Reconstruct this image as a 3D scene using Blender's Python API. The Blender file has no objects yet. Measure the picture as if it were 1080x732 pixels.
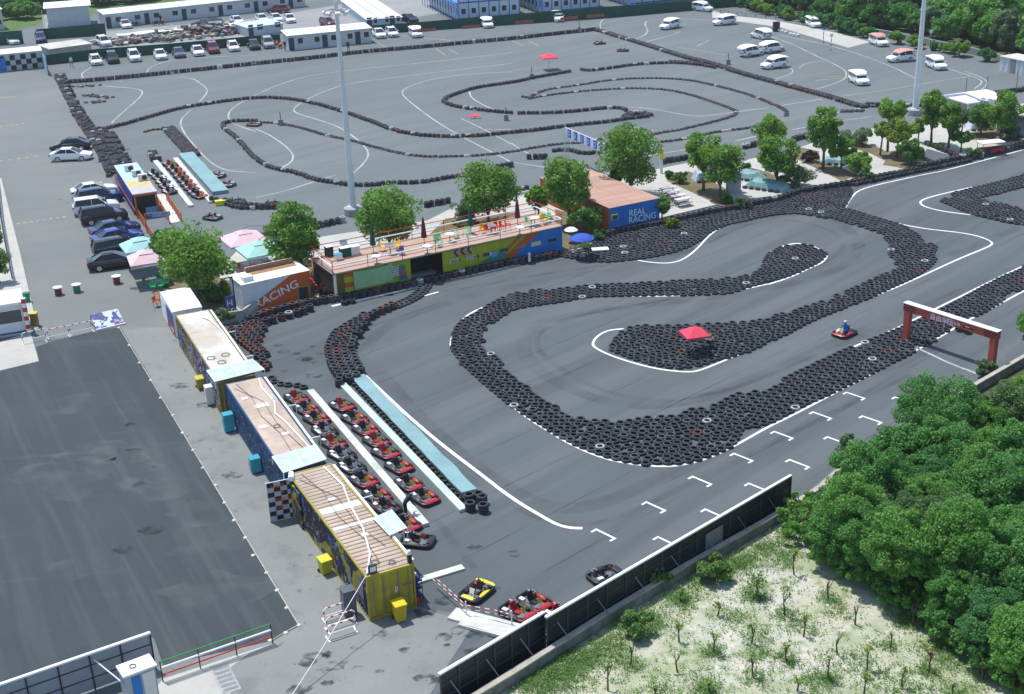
import bpy, math, random
import numpy as np
from mathutils import Vector, Matrix
random.seed(7); rng = np.random.default_rng(7)
R = math.radians
scene = bpy.context.scene
COL = scene.collection

# ------------------------------------------------------------------ camera of the place
FPX, PIT, ROL, CH = 1381.4, R(22.914), R(2.148), 38.268
CF = np.array([0, math.cos(PIT), -math.sin(PIT)])
_r0 = np.array([1., 0, 0]); _u0 = np.array([0, math.sin(PIT), math.cos(PIT)])
CR = math.cos(ROL)*_r0 - math.sin(ROL)*_u0
CU = math.sin(ROL)*_r0 + math.cos(ROL)*_u0
def ray(x, y): return CF + CR*(x-540)/FPX + CU*(366-y)/FPX
def at(x, y, z=0.0):
    d = ray(x, y); t = (z-CH)/d[2]
    return Vector((t*d[0], t*d[1], z))
def proj(q):
    d = np.array([q[0], q[1], q[2]-CH]); k = d@CF
    return 540+FPX*(d@CR)/k, 366-FPX*(d@CU)/k
def pxm(x, y): return FPX/float(np.linalg.norm(np.array(at(x, y))-[0, 0, CH]))
WN = {'A1':(0,0,4),'A2':(270,0,4),'A3':(540,0,4),'A4':(810,0,4),'B1':(0,183,4),'B2':(270,183,4),'B3':(540,183,4),'B4':(810,183,4),
 'C1':(0,366,4),'C2':(270,366,4),'C3':(540,366,4),'C4':(810,366,4),'D1':(0,549,4),'D2':(270,549,4),'D3':(540,549,4),'D4':(810,549,4),
 'K1':(160,290,6.1),'K2':(220,390,6.66),'K3':(260,480,4.575),'K4':(380,480,6.1),'K5':(230,240,6.66),'K6':(335,220,7.32),'K7':(460,200,7.32),
 'K8':(590,160,6.1),'L1':(110,160,7.32),'L2':(690,130,7.32),'L3':(820,90,6.66),'L4':(940,70,6.66),'L5':(0,0,8.133),'L6':(100,0,5.4),
 'L7':(280,0,5.4),'L8':(430,0,4.696),'M1':(740,0,5.4),'M2':(920,0,6.656),'M3':(0,280,6.1),'M4':(0,640,3.375),'M5':(590,130,9.145)}
def Z(w, *pts):
    x0, y0, s = WN[w]
    return [(x0+p[0]/s, y0+p[1]/s) for p in pts]
def Z1(w, x, y): return Z(w, (x, y))[0]

# ------------------------------------------------------------------ materials
MATS = {}
def lin(c): return tuple(((v+0.055)/1.055)**2.4 if v > 0.04045 else v/12.92 for v in c)
def mat(name, col, rough=0.6, var=0.12, scale=1.5, metal=0.0, bump=0.0, spec=0.4, stretch=None, rot=0.0, coat=0.0, dirt=None):
    if name in MATS: return MATS[name]
    m = bpy.data.materials.new(name); m.use_nodes = True; nt = m.node_tree; N = nt.nodes; L = nt.links
    b = N['Principled BSDF']; b.inputs['Roughness'].default_value = rough; b.inputs['Metallic'].default_value = metal
    b.inputs['Specular IOR Level'].default_value = spec
    if coat: b.inputs['Coat Weight'].default_value = coat; b.inputs['Coat Roughness'].default_value = 0.08
    tc = N.new('ShaderNodeTexCoord'); mp = N.new('ShaderNodeMapping'); L.new(tc.outputs['Object'], mp.inputs['Vector'])
    mp.inputs['Rotation'].default_value = (0, 0, rot)
    if stretch: mp.inputs['Scale'].default_value = stretch
    n = N.new('ShaderNodeTexNoise'); n.inputs['Scale'].default_value = scale; n.inputs['Detail'].default_value = 6; n.inputs['Roughness'].default_value = 0.65
    L.new(mp.outputs['Vector'], n.inputs['Vector'])
    r = N.new('ShaderNodeValToRGB'); r.color_ramp.elements[0].position = 0.3; r.color_ramp.elements[1].position = 0.72
    d = dirt or tuple(c*(1-var*1.6) for c in col)
    r.color_ramp.elements[0].color = (*d, 1); r.color_ramp.elements[1].color = (*[min(1, c*(1+var)) for c in col], 1)
    L.new(n.outputs['Fac'], r.inputs['Fac']); L.new(r.outputs['Color'], b.inputs['Base Color'])
    if bump:
        n2 = N.new('ShaderNodeTexNoise'); n2.inputs['Scale'].default_value = scale*12; n2.inputs['Detail'].default_value = 3
        L.new(tc.outputs['Object'], n2.inputs['Vector'])
        bp = N.new('ShaderNodeBump'); bp.inputs['Strength'].default_value = bump; bp.inputs['Distance'].default_value = 0.02
        L.new(n2.outputs['Fac'], bp.inputs['Height']); L.new(bp.outputs['Normal'], b.inputs['Normal'])
    MATS[name] = m; return m
def ground_mat(name, layers, base, rough=0.9, spec=0.25):
    """layers: (scale, stretch, rot, lo, hi, colour, amount) noise masks mixed one over another"""
    if name in MATS: return MATS[name]
    m = bpy.data.materials.new(name); m.use_nodes = True; nt = m.node_tree; N = nt.nodes; L = nt.links
    b = N['Principled BSDF']; b.inputs['Roughness'].default_value = rough; b.inputs['Specular IOR Level'].default_value = spec
    tc = N.new('ShaderNodeTexCoord'); prev = None
    for i, (sc, st, ro, lo, hi, col, amt) in enumerate(layers):
        mp0 = N.new('ShaderNodeMapping'); mp0.inputs['Rotation'].default_value = (0, 0, -ro); mp0.inputs['Location'].default_value = (i*13.7, i*7.1, i*3.3)
        mp = N.new('ShaderNodeMapping'); mp.inputs['Scale'].default_value = st
        L.new(tc.outputs['Object'], mp0.inputs['Vector']); L.new(mp0.outputs['Vector'], mp.inputs['Vector'])
        n = N.new('ShaderNodeTexNoise'); n.inputs['Scale'].default_value = sc; n.inputs['Detail'].default_value = 7; n.inputs['Roughness'].default_value = 0.6
        L.new(mp.outputs['Vector'], n.inputs['Vector'])
        mr = N.new('ShaderNodeMapRange'); mr.inputs['From Min'].default_value = lo; mr.inputs['From Max'].default_value = hi
        mr.inputs['To Max'].default_value = amt; L.new(n.outputs['Fac'], mr.inputs['Value'])
        mx = N.new('ShaderNodeMixRGB'); L.new(mr.outputs['Result'], mx.inputs['Fac'])
        if prev is None: mx.inputs['Color1'].default_value = (*base, 1)
        else: L.new(prev, mx.inputs['Color1'])
        mx.inputs['Color2'].default_value = (*col, 1); prev = mx.outputs['Color']
    L.new(prev, b.inputs['Base Color']); MATS[name] = m; return m
def leaf_mat(name, c0, c1, c2, trans=0.3):
    m = bpy.data.materials.new(name); m.use_nodes = True; nt = m.node_tree; N = nt.nodes; L = nt.links
    b = N['Principled BSDF']; b.inputs['Roughness'].default_value = 0.55; b.inputs['Specular IOR Level'].default_value = 0.3
    g = N.new('ShaderNodeNewGeometry'); o = N.new('ShaderNodeObjectInfo')
    a = N.new('ShaderNodeMath'); a.operation = 'MULTIPLY_ADD'; a.inputs[1].default_value = 0.3; L.new(g.outputs['Random Per Island'], a.inputs[0])
    a2 = N.new('ShaderNodeMath'); a2.operation = 'MULTIPLY'; a2.inputs[1].default_value = 0.25; L.new(o.outputs['Random'], a2.inputs[0])
    at_ = N.new('ShaderNodeAttribute'); at_.attribute_name = 'tint'; a3 = N.new('ShaderNodeMath'); a3.operation = 'MULTIPLY_ADD'; a3.inputs[1].default_value = 0.45; L.new(at_.outputs['Fac'], a3.inputs[0]); L.new(a2.outputs[0], a3.inputs[2]); L.new(a3.outputs[0], a.inputs[2])
    r = N.new('ShaderNodeValToRGB'); r.color_ramp.elements[0].color = (*c0, 1); r.color_ramp.elements[1].color = (*c2, 1)
    e = r.color_ramp.elements.new(0.5); e.color = (*c1, 1)
    L.new(a.outputs[0], r.inputs['Fac']); L.new(r.outputs['Color'], b.inputs['Base Color'])
    t = N.new('ShaderNodeBsdfTranslucent'); L.new(r.outputs['Color'], t.inputs['Color'])
    mx = N.new('ShaderNodeMixShader'); mx.inputs['Fac'].default_value = trans
    L.new(b.outputs[0], mx.inputs[1]); L.new(t.outputs[0], mx.inputs[2]); L.new(mx.outputs[0], N['Material Output'].inputs['Surface'])
    MATS[name] = m; return m
def graffiti_mat(name, base, cols, scale=1.2, lo=0.48):
    """painted wall: voronoi and noise shapes of several colours over a base coat"""
    m = bpy.data.materials.new(name); m.use_nodes = True; nt = m.node_tree; N = nt.nodes; L = nt.links
    b = N['Principled BSDF']; b.inputs['Roughness'].default_value = 0.6
    tc = N.new('ShaderNodeTexCoord'); prev = None
    for i, (col, sc, th, amt) in enumerate(cols):
        mp = N.new('ShaderNodeMapping'); mp.inputs['Location'].default_value = (i*5.3, i*2.9, i*4.1); mp.inputs['Scale'].default_value = (1, 1, 1.3)
        L.new(tc.outputs['Object'], mp.inputs['Vector'])
        n = N.new('ShaderNodeTexNoise'); n.inputs['Scale'].default_value = sc; n.inputs['Detail'].default_value = 2; n.inputs['Distortion'].default_value = 1.5
        L.new(mp.outputs['Vector'], n.inputs['Vector'])
        mr = N.new('ShaderNodeMapRange'); mr.inputs['From Min'].default_value = th; mr.inputs['From Max'].default_value = th+0.02; mr.inputs['To Max'].default_value = amt
        L.new(n.outputs['Fac'], mr.inputs['Value'])
        mx = N.new('ShaderNodeMixRGB'); L.new(mr.outputs['Result'], mx.inputs['Fac'])
        if prev is None: mx.inputs['Color1'].default_value = (*base, 1)
        else: L.new(prev, mx.inputs['Color1'])
        mx.inputs['Color2'].default_value = (*col, 1); prev = mx.outputs['Color']
    L.new(prev, b.inputs['Base Color']); MATS[name] = m; return m

# ------------------------------------------------------------------ mesh building
class MB:
    def __init__(s): s.v = []; s.f = []; s.m = []
    def add(s, vs, fs, m=0):
        o = len(s.v); s.v += [tuple(p) for p in vs]
        for f in fs: s.f.append(tuple(i+o for i in f)); s.m.append(m)
    def box(s, x0, x1, y0, y1, z0, z1, m=0, M=None):
        vs = [(x0,y0,z0),(x1,y0,z0),(x1,y1,z0),(x0,y1,z0),(x0,y0,z1),(x1,y0,z1),(x1,y1,z1),(x0,y1,z1)]
        if M is not None: vs = [M@Vector(p) for p in vs]
        s.add(vs, [(0,3,2,1),(4,5,6,7),(0,1,5,4),(1,2,6,5),(2,3,7,6),(3,0,4,7)], m)
    def cyl(s, p0, p1, r0, r1=None, n=10, m=0, caps=True):
        if r1 is None: r1 = r0
        p0 = Vector(p0); p1 = Vector(p1); d = (p1-p0).normalized()
        u = d.orthogonal().normalized(); w = d.cross(u); vs = []
        for p, r in ((p0, r0), (p1, r1)):
            for k in range(n):
                a = 2*math.pi*k/n; vs.append(p+(u*math.cos(a)+w*math.sin(a))*r)
        fs = [(k, (k+1) % n, n+(k+1) % n, n+k) for k in range(n)]
        if caps: fs += [tuple(range(n-1, -1, -1)), tuple(range(n, 2*n))]
        s.add(vs, fs, m)
    def tube(s, pts, r, n=6, m=0):
        for a, b in zip(pts[:-1], pts[1:]):
            s.cyl(a, b, r, r, n, m)
    def lathe(s, prof, n=14, m=0, c=(0,0,0)):
        vs = []
        for r, z in prof:
            for k in range(n):
                a = 2*math.pi*k/n; vs.append((c[0]+r*math.cos(a), c[1]+r*math.sin(a), c[2]+z))
        fs = []
        for j in range(len(prof)-1):
            for k in range(n): fs.append((j*n+k, j*n+(k+1) % n, (j+1)*n+(k+1) % n, (j+1)*n+k))
        s.add(vs, fs, m)
    def loft(s, rings, m=0, caps=True, closed=True):
        n = len(rings[0]); vs = [p for r in rings for p in r]; fs = []
        for j in range(len(rings)-1):
            for k in range(n if closed else n-1): fs.append((j*n+k, j*n+(k+1) % n, (j+1)*n+(k+1) % n, (j+1)*n+k))
        if caps: fs += [tuple(range(n-1, -1, -1)), tuple(range((len(rings)-1)*n, len(rings)*n))]
        s.add(vs, fs, m)
    def prism(s, poly, z0, z1, m=0):
        n = len(poly); vs = [(p[0], p[1], z0) for p in poly]+[(p[0], p[1], z1) for p in poly]
        s.add(vs, [tuple(range(n-1, -1, -1)), tuple(range(n, 2*n))]+[(k, (k+1) % n, n+(k+1) % n, n+k) for k in range(n)], m)
    def plate(s, pts, y0, y1, m=0):
        """a flat piece standing in the local xz plane, pts = (x, z)"""
        n = len(pts); vs = [(p[0], y0, p[1]) for p in pts]+[(p[0], y1, p[1]) for p in pts]
        s.add(vs, [tuple(range(n)), tuple(range(2*n-1, n-1, -1))]+[(k, n+k, n+(k+1) % n, (k+1) % n) for k in range(n)], m)
    def corr(s, o, U, V, N_, L, H, pitch=0.28, dep=0.036, m=0):
        """corrugated sheet: runs L along U, H along V, ribs out along N_"""
        o = Vector(o); U = Vector(U); V = Vector(V); N_ = Vector(N_); k = max(2, round(L/pitch)); p = L/k; pr = []
        for i in range(k):
            pr += [(i*p, 0), (i*p+.35*p, 0), (i*p+.5*p, dep), (i*p+.85*p, dep)]
        pr.append((L, 0)); vs = []
        for a, d in pr: vs += [o+U*a+N_*d, o+U*a+N_*d+V*H]
        s.add(vs, [(2*i, 2*i+2, 2*i+3, 2*i+1) for i in range(len(pr)-1)], m)
    def build(s, name, mats, parent=None, smooth=False, loc=None, rz=0.0):
        me = bpy.data.meshes.new(name); me.from_pydata(s.v, [], s.f)
        if not isinstance(mats, (list, tuple)): mats = [mats]
        for m in mats: me.materials.append(m)
        me.polygons.foreach_set('material_index', s.m)
        if smooth:
            me.polygons.foreach_set('use_smooth', [True]*len(s.f))
            try: me.set_sharp_from_angle(angle=R(35))
            except Exception: pass
        me.update()
        o = bpy.data.objects.new(name, me); COL.objects.link(o)
        if parent is not None: o.parent = parent
        if loc is not None: o.location = loc
        o.rotation_euler.z = rz
        return o
def tag(o, label, cat, group=None, kind=None):
    if label: o['label'] = label
    if cat: o['category'] = cat
    if group: o['group'] = group
    if kind: o['kind'] = kind
    return o
def thing(name, label, cat, loc=(0,0,0), rz=0.0, group=None):
    o = bpy.data.objects.new(name, None); COL.objects.link(o); o.empty_display_size = 0.2
    o.location = loc; o.rotation_euler.z = rz
    return tag(o, label, cat, group)
KIDS = {}
def copy_tree(o, parent=None):
    c = o.copy(); COL.objects.link(c)
    if parent is not None: c.parent = parent
    for ch in o.children: copy_tree(ch, c)
    return c
def dup(root, loc, rz, label, group=None, scale=None):
    r = copy_tree(root); r.location = loc; r.rotation_euler.z = rz
    r['label'] = label
    if group: r['group'] = group
    if scale is not None: r.scale = scale if hasattr(scale, '__len__') else (scale,)*3
    return r
class Placer:
    """first call places the prototype itself, later calls copies"""
    def __init__(s, proto): s.p = proto; s.used = False
    def __call__(s, loc, rz, label, group=None, scale=None):
        if not s.used:
            s.used = True; r = s.p; r.location = loc; r.rotation_euler.z = rz; r['label'] = label
            if group: r['group'] = group
            if scale is not None: r.scale = scale if hasattr(scale, '__len__') else (scale,)*3
            return r
        r = dup(s.p, loc, rz, label, group)
        r.scale = (1, 1, 1) if scale is None else (scale if hasattr(scale, '__len__') else (scale,)*3)
        return r
class Fr:
    """upright frame: origin at the front-left base corner, X along the front, Y to the back"""
    def __init__(s, o, X):
        s.o = Vector((o[0], o[1], 0)); s.X = Vector((X[0], X[1], 0)).normalized(); s.Y = Vector((-s.X.y, s.X.x, 0)); s.rz = math.atan2(s.X.y, s.X.x)
    def face(s, p, y=0.0):
        """pixel on the upright plane y -> (x, z)"""
        d = Vector(ray(*p)); c = Vector((0, 0, CH)); q = s.o+s.Y*y
        t = (q-c).dot(s.Y)/d.dot(s.Y); h = c+d*t
        return ((h-s.o).dot(s.X), h.z)
    def side(s, p, x=0.0):
        d = Vector(ray(*p)); c = Vector((0, 0, CH)); q = s.o+s.X*x
        t = (q-c).dot(s.X)/d.dot(s.X); h = c+d*t
        return ((h-s.o).dot(s.Y), h.z)
    def top(s, p, z):
        q = at(*p, z)-s.o
        return (q.dot(s.X), q.dot(s.Y))
    def w(s, x, y, z=0.0): return s.o+s.X*x+s.Y*y+Vector((0, 0, z))
def front_frame(fl, fr, z=0.0):
    a = at(*fl, z); b = at(*fr, z); f = Fr(a, b-a); f.W = Vector((b.x-a.x, b.y-a.y)).length; return f
def side_frame(fl, bl, z=0.0):
    a = at(*fl, z); b = at(*bl, z); d = b-a; f = Fr(a, (d.y, -d.x)); f.L = Vector((d.x, d.y)).length; return f
def text_mesh(name, body, size, parent, m, loc, rot=(R(90), 0, 0), ext=0.004, sx=1.0, shear=0.0, cen=False):
    c = bpy.data.curves.new(name, 'FONT'); c.body = body; c.size = size; c.extrude = ext; c.shear = shear; c.space_line = 0.85
    c.offset = size*0.012
    if cen: c.align_x = 'CENTER'; c.align_y = 'CENTER'
    o = bpy.data.objects.new(name, c); COL.objects.link(o); bpy.context.view_layer.update()
    me = bpy.data.meshes.new_from_object(o.evaluated_get(bpy.context.evaluated_depsgraph_get()))
    COL.objects.unlink(o); bpy.data.objects.remove(o)
    me.name = name; me.materials.clear(); me.materials.append(m)
    q = bpy.data.objects.new(name, me); COL.objects.link(q); q.parent = parent; q.location = loc; q.rotation_euler = rot; q.scale = (sx, 1, 1)
    return q
def height_at(base, topy):
    q = at(*base); lo, hi = 0., 60.
    for _ in range(40):
        mi = (lo+hi)/2
        if proj((q.x, q.y, mi))[1] > topy: lo = mi
        else: hi = mi
    return lo
def sheet(name, pts, z, m, kind='structure'):
    b = MB(); b.add([tuple(at(*p)[:2])+(z,) for p in pts], [tuple(range(len(pts)))])
    o = b.build(name, m); o['kind'] = kind
    # make it face upwards
    if o.data.polygons[0].normal.z < 0: o.data.flip_normals()
    return o
def smooth_pts(pts, it=2):
    for _ in range(it):
        q = [pts[0]]
        for a, b in zip(pts[:-1], pts[1:]):
            q += [tuple(.75*u+.25*v for u, v in zip(a, b)), tuple(.25*u+.75*v for u, v in zip(a, b))]
        q.append(pts[-1]); pts = q
    return pts
def resample(P, step, phase=0.0):
    P = np.array(P, float); d = np.r_[0, np.cumsum(np.linalg.norm(np.diff(P, axis=0), axis=1))]
    t = np.arange(phase, d[-1], step)
    return np.c_[np.interp(t, d, P[:, 0]), np.interp(t, d, P[:, 1])]
def inside(P, poly):
    x, y = P[:, 0], P[:, 1]; r = np.zeros(len(P), bool); n = len(poly)
    for i in range(n):
        x1, y1 = poly[i]; x2, y2 = poly[(i+1) % n]
        if y1 == y2: continue
        c = ((y1 > y) != (y2 > y)) & (x < (x2-x1)*(y-y1)/(y2-y1)+x1); r ^= c
    return r
def wpts(pts, z=0.0): return [tuple(at(*p, z)[:2]) for p in pts]
# ------------------------------------------------------------------ world, sun, camera
w = bpy.data.worlds.new("World"); scene.world = w; w.use_nodes = True
SUN_EL = R(68.5); SH = Vector((0.74, -0.67))           # direction in which shadows fall
sky = w.node_tree.nodes.new('ShaderNodeTexSky'); sky.sky_type = 'NISHITA'; sky.sun_disc = False
sky.sun_elevation = SUN_EL; sky.sun_rotation = math.atan2(-SH.x, -SH.y); sky.air_density = 1.0; sky.dust_density = 0.6; sky.ozone_density = 1.5
bg = w.node_tree.nodes['Background']; bg.inputs['Strength'].default_value = 0.15
w.node_tree.links.new(sky.outputs[0], bg.inputs['Color'])
sl = bpy.data.lights.new('sun', 'SUN'); sl.energy = 3.6; sl.angle = R(0.53); sl.color = (1, 0.975, 0.935)
so = bpy.data.objects.new('sun', sl); COL.objects.link(so)
ld = Vector((SH.x*math.cos(SUN_EL), SH.y*math.cos(SUN_EL), -math.sin(SUN_EL)))
so.rotation_euler = ld.to_track_quat('-Z', 'Y').to_euler(); so.location = (0, 120, 60)
cam = bpy.data.cameras.new('camera'); cam.sensor_width = 36; cam.lens = 36*FPX/1080; cam.clip_end = 3000; cam.clip_start = 1
co = bpy.data.objects.new('camera', cam); COL.objects.link(co); scene.camera = co
co.matrix_world = Matrix(((CR[0], CU[0], -CF[0], 0), (CR[1], CU[1], -CF[1], 0), (CR[2], CU[2], -CF[2], CH), (0, 0, 0, 1)))
scene.view_settings.view_transform = 'Standard'; scene.view_settings.look = 'None'; scene.view_settings.exposure = 0.42; scene.view_settings.gamma = 1.0
scene.view_settings.use_curve_mapping = False
scene.cycles.max_bounces = 5; scene.cycles.diffuse_bounces = 3; scene.cycles.transparent_max_bounces = 6

UD = at(446, 549)-at(323.75, 413.5); LANE = math.atan2(UD.y, UD.x)          # run of the container row
TD = at(891, 414)-at(627, 558.5); TRK = math.atan2(TD.y, TD.x)              # run of the start straight
# ------------------------------------------------------------------ ground sheets
one = (1, 1, 1)
M_ground = ground_mat('earth_ground', [(0.05, one, 0, .4, .65, (.10,.11,.055), .8), (.6, one, 0, .45, .6, (.07,.10,.035), .6)], (.15,.13,.09))
M_asph = ground_mat('asphalt_upper', [(.045, (.6,2.5,1), TRK, .38, .62, (.150,.170,.170), .8), (.25, (.12,1.2,1), TRK-.35, .5, .75, (.186,.197,.191), .45),
    (.35, (.1,2,1), TRK, .48, .64, (.105,.117,.119), .35), (6, one, 0, .45, .75, (.175,.186,.181), .25)], (.123,.141,.142))
M_track = ground_mat('asphalt_lower', [(.05, (1,1,1), 0, .35, .65, (.102,.119,.124), .9), (.22, (.05,1.6,1), TRK, .5, .58, (.119,.133,.138), .6),
    (.3, (.06,1.3,1), TRK+.1, .5, .66, (.060,.072,.077), .5), (7, one, 0, .45, .75, (.130,.143,.146), .22)], (.081,.094,.100))
M_lane = ground_mat('asphalt_lane', [(.08, one, 0, .35, .65, (.195,.201,.185), .8), (.5, (1,.25,1), LANE, .5, .7, (.137,.145,.140), .35), (5, one, 0, .5, .75, (.232,.235,.210), .25)], (.158,.169,.165))
M_apron = ground_mat('worn_concrete', [(.1, one, 0, .35, .65, (.242,.247,.223), .8), (.45, one, 0, .55, .7, (.121,.128,.127), .5), (1.6, one, 0, .64, .7, (.065,.071,.073), .6), (7, one, 0, .5, .8, (.298,.294,.264), .3)], (.186,.195,.187))
M_pad = ground_mat('dark_asphalt_pad', [(.09, one, 0, .35, .65, (.052,.064,.069), .9), (.5, (.07,1.1,1), LANE, .5, .72, (.106,.119,.121), .42),
    (.9, (.05,1.6,1), LANE+.04, .54, .68, (.117,.129,.129), .24), (.5, (.06,1.4,1), LANE-.03, .52, .75, (.038,.045,.051), .4), (1.1, (.1,1,1), LANE+1.2, .6, .75, (.110,.121,.124), .25), (8, one, 0, .5, .8, (.097,.106,.109), .25)], (.042,.053,.057))
M_conc = ground_mat('pale_concrete', [(.12, one, 0, .35, .65, (.48,.47,.42), .8), (.7, one, 0, .5, .7, (.3,.3,.27), .4), (6, one, 0, .5, .8, (.5,.48,.44), .3)], (.4,.39,.35))
M_soil = ground_mat('dry_soil', [(.5, one, 0, .4, .65, (.2,.16,.09), .8), (2.0, one, 0, .5, .6, (.08,.11,.035), .6)], (.14,.105,.06))
M_sand = ground_mat('sandy_ground', [(.12, one, 0, .42, .6, (.356,.364,.220), .8), (.35, one, 0, .48, .62, (.173,.235,.083), .55), (1.3, one, 0, .53, .66, (.151,.225,.066), .75),
    (2.2, one, 0, .6, .66, (.670,.621,.528), .6), (9, one, 0, .55, .7, (.324,.310,.242), .5)], (.475,.455,.380))
M_under = ground_mat('forest_floor', [(.3, one, 0, .4, .6, (.06,.09,.03), .8), (2, one, 0, .5, .65, (.12,.1,.05), .5)], (.08,.075,.04))

g = MB(); g.add([(-1500,-300,-.02),(1500,-300,-.02),(1500,2500,-.02),(-1500,2500,-.02)], [(0,1,2,3)]); tag(g.build('ground', M_ground), None, None, kind='structure')
g = MB(); g.add([(-120,30,0),(150,30,0),(150,345,0),(-120,345,0)], [(0,1,2,3)]); tag(g.build('tarmac', M_asph), None, None, kind='structure')
lower = [(235,345)]+[(350,308),(590,268),(640,252),(700,232),(770,215),(880,200),(960,181),(1080,150),(1300,110),(1500,300),(1085,372),(1030,402),(905,472),(862,510),(805,555),(630,655),(540,712),(470,760),(440,760),(470,700),(500,650),(440,640),(390,640),(330,520),(270,430),(225,350)]
sheet('racing_track', lower, .004, M_track)
sheet('parking_lane', [(-80,62),(42,76),(60,85),(110,175),(140,232),(170,250),(232,290),(232,340),(185,345),(195,365),(150,390),(125,345),(95,350),(60,358),(40,345),(2,190),(-80,190)], .004, M_lane)
sheet('concrete_apron', [(122,340),(128,346),(188,345),(196,352),(310,500),(390,648),(440,640),(500,658),(470,705),(425,780),(90,790),(170,700),(315,660)], .008, M_apron)
sheet('asphalt_pad', [(-120,418),(0,390),(41,380),(38,366),(60,359),(100,350),(127,345),(315,660),(287,676),(172,702),(162,672),(0,728),(-130,780)], .012, M_pad)
sheet('gateway_concrete', [(172,716),(287,679),(262,690),(235,710),(262,780),(120,780)], .012, M_conc)
sheet('booth_pad', [(-80,372),(0,361),(32,350),(41,381),(0,391),(-80,410)], .016, M_conc)
p = wpts([(-60,190),(1.5,189),(22,270),(37,335),(41,347),(30,352),(-60,366)]); b = MB(); b.prism(p, .0, .11); tag(b.build('pavement', M_conc), None, None, kind='structure')
island = [(232,322),(232,285),(250,266),(345,250),(450,234),(480,219),(545,209),(620,184),(690,180),(730,172),(762,182),(790,169),(830,161),(862,150),(900,140),(990,126),(1090,108),(1090,149),(960,180),(880,199),(770,213.5),(700,230),(640,250),(600,270),(590,266),(350,307),(330,318),(260,338)]
p = wpts(island); b = MB(); b.prism(p, .0, .12); tag(b.build('island_paving', M_conc), None, None, kind='structure')
SOILZ = [.124]
def soil(name, pts): SOILZ[0] += .003; sheet(name, pts, SOILZ[0], M_soil)
soil('planting_soil', Z('L2',(110,405),(270,380),(420,440),(560,520),(625,650),(540,662),(330,560),(100,455)))
soil('planting_soil', Z('L2',(740,350),(870,385),(1000,440),(1000,500),(900,470),(740,400)))
soil('planting_soil', Z('L3',(100,430),(290,470),(300,540),(480,600),(560,640),(450,680),(250,580),(120,520)))
soil('planting_soil', Z('L3',(400,380),(560,400),(700,440),(928,555),(928,590),(860,590),(640,480),(420,420)))
soil('planting_soil', Z('L4',(0,600),(130,640),(290,690),(100,725),(-60,700)))
soil('planting_soil', Z('L4',(540,480),(700,440),(900,510),(900,530),(760,540),(560,520)))
soil('planting_soil', [(168,300),(200,285),(250,300),(250,322),(232,338),(200,315)])
soil('planting_soil', [(452,250),(470,232),(545,225),(560,240),(470,262)])
soil('planting_soil', [(585,222),(640,238),(640,250),(600,265),(590,262)])
soil('planting_soil', [(300,262),(345,285),(350,305),(330,316),(300,290)])
sheet('waste_ground', [(470,800),(540,714),(632,657),(807,554),(862,512),(905,474),(1030,404),(1085,372),(1500,250),(1700,900),(1300,1000),(600,1000)], .003, M_sand)
sheet('forest_ground', [(838,545),(905,474),(1030,404),(1085,372),(1500,250),(1700,900),(1085,722),(1000,660),(900,600)], .007, M_under)
wallpx = Z('A4',(-160,20),(0,52),(130,86),(300,118),(430,147),(560,168),(700,198),(920,243),(1080,300))
sheet('far_woodland_ground', [(700,-4)]+wallpx+[(1500,130),(1500,-70),(760,-70)], .006, M_under)
sheet('far_meadow', [(-200,45),(-20,42),(40,26),(100,14),(400,-12),(700,-30),(700,-80),(-300,-60)], .005, ground_mat('meadow', [(.05, one, 0, .4, .6, (.13,.2,.06), .9), (.5, one, 0, .5, .6, (.06,.11,.03), .6)], (.09,.15,.045)))
sheet('concrete_lane', Z('M1',(60,60),(150,88),(400,113),(580,148),(800,195),(962,240),(835,273),(640,215),(440,155),(170,118),(60,100)), .02, M_conc)
sheet('yard', [(100,42),(112,33),(265,20),(440,-8),(560,-20),(560,-2),(440,18),(395,28),(300,34),(262,44),(112,58)], .01, ground_mat('yard_concrete', [(.1, one, 0, .35, .65, (.3,.3,.29), .8), (.8, one, 0, .5, .7, (.19,.19,.19), .4)], (.25,.255,.25)))
# ------------------------------------------------------------------ painted lines
M_white = ground_mat('road_paint_white', [(.7, one, 0, .5, .75, (.45,.46,.46), .6), (5, one, 0, .55, .7, (.3,.31,.32), .5)], (.78,.78,.76), rough=.7)
M_faded = ground_mat('road_paint_faded', [(.3, one, 0, .35, .7, (.2,.21,.22), .85), (4, one, 0, .45, .7, (.15,.16,.17), .6)], (.5,.51,.51), rough=.8)
M_yel = ground_mat('road_paint_yellow', [(.4, one, 0, .4, .7, (.2,.2,.17), .8), (4, one, 0, .45, .7, (.17,.17,.16), .5)], (.45,.4,.2), rough=.8)
LN = {0: MB(), 1: MB(), 2: MB()}
def line(pts, wd=.2, k=0, z=.012, sm=2):
    P = wpts(smooth_pts(pts, sm)) if sm else wpts(pts); P = np.array(P); n = len(P)
    T = np.gradient(P, axis=0); T /= np.linalg.norm(T, axis=1)[:, None]+1e-9; Nn = np.c_[-T[:, 1], T[:, 0]]*wd/2
    vs = [(*(P[i]+Nn[i]), z) for i in range(n)]+[(*(P[i]-Nn[i]), z) for i in range(n)]
    LN[k].add(vs, [(i, n+i, n+i+1, i+1) for i in range(n-1)])
line(Z('C3',(-20,240),(0,250),(80,310),(160,358),(220,397),(330,450),(430,482),(540,499),(660,506),(760,491),(840,465),(880,446),(950,412),(1080,337))+Z('C4',(100,290),(290,190)), .19)
line(Z('C2',(455,115),(560,215),(640,290),(780,410),(920,515),(1080,640))+Z('C3',(155,732))+Z('D3',(200,21),(250,32),(297,33)), .25)
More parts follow.
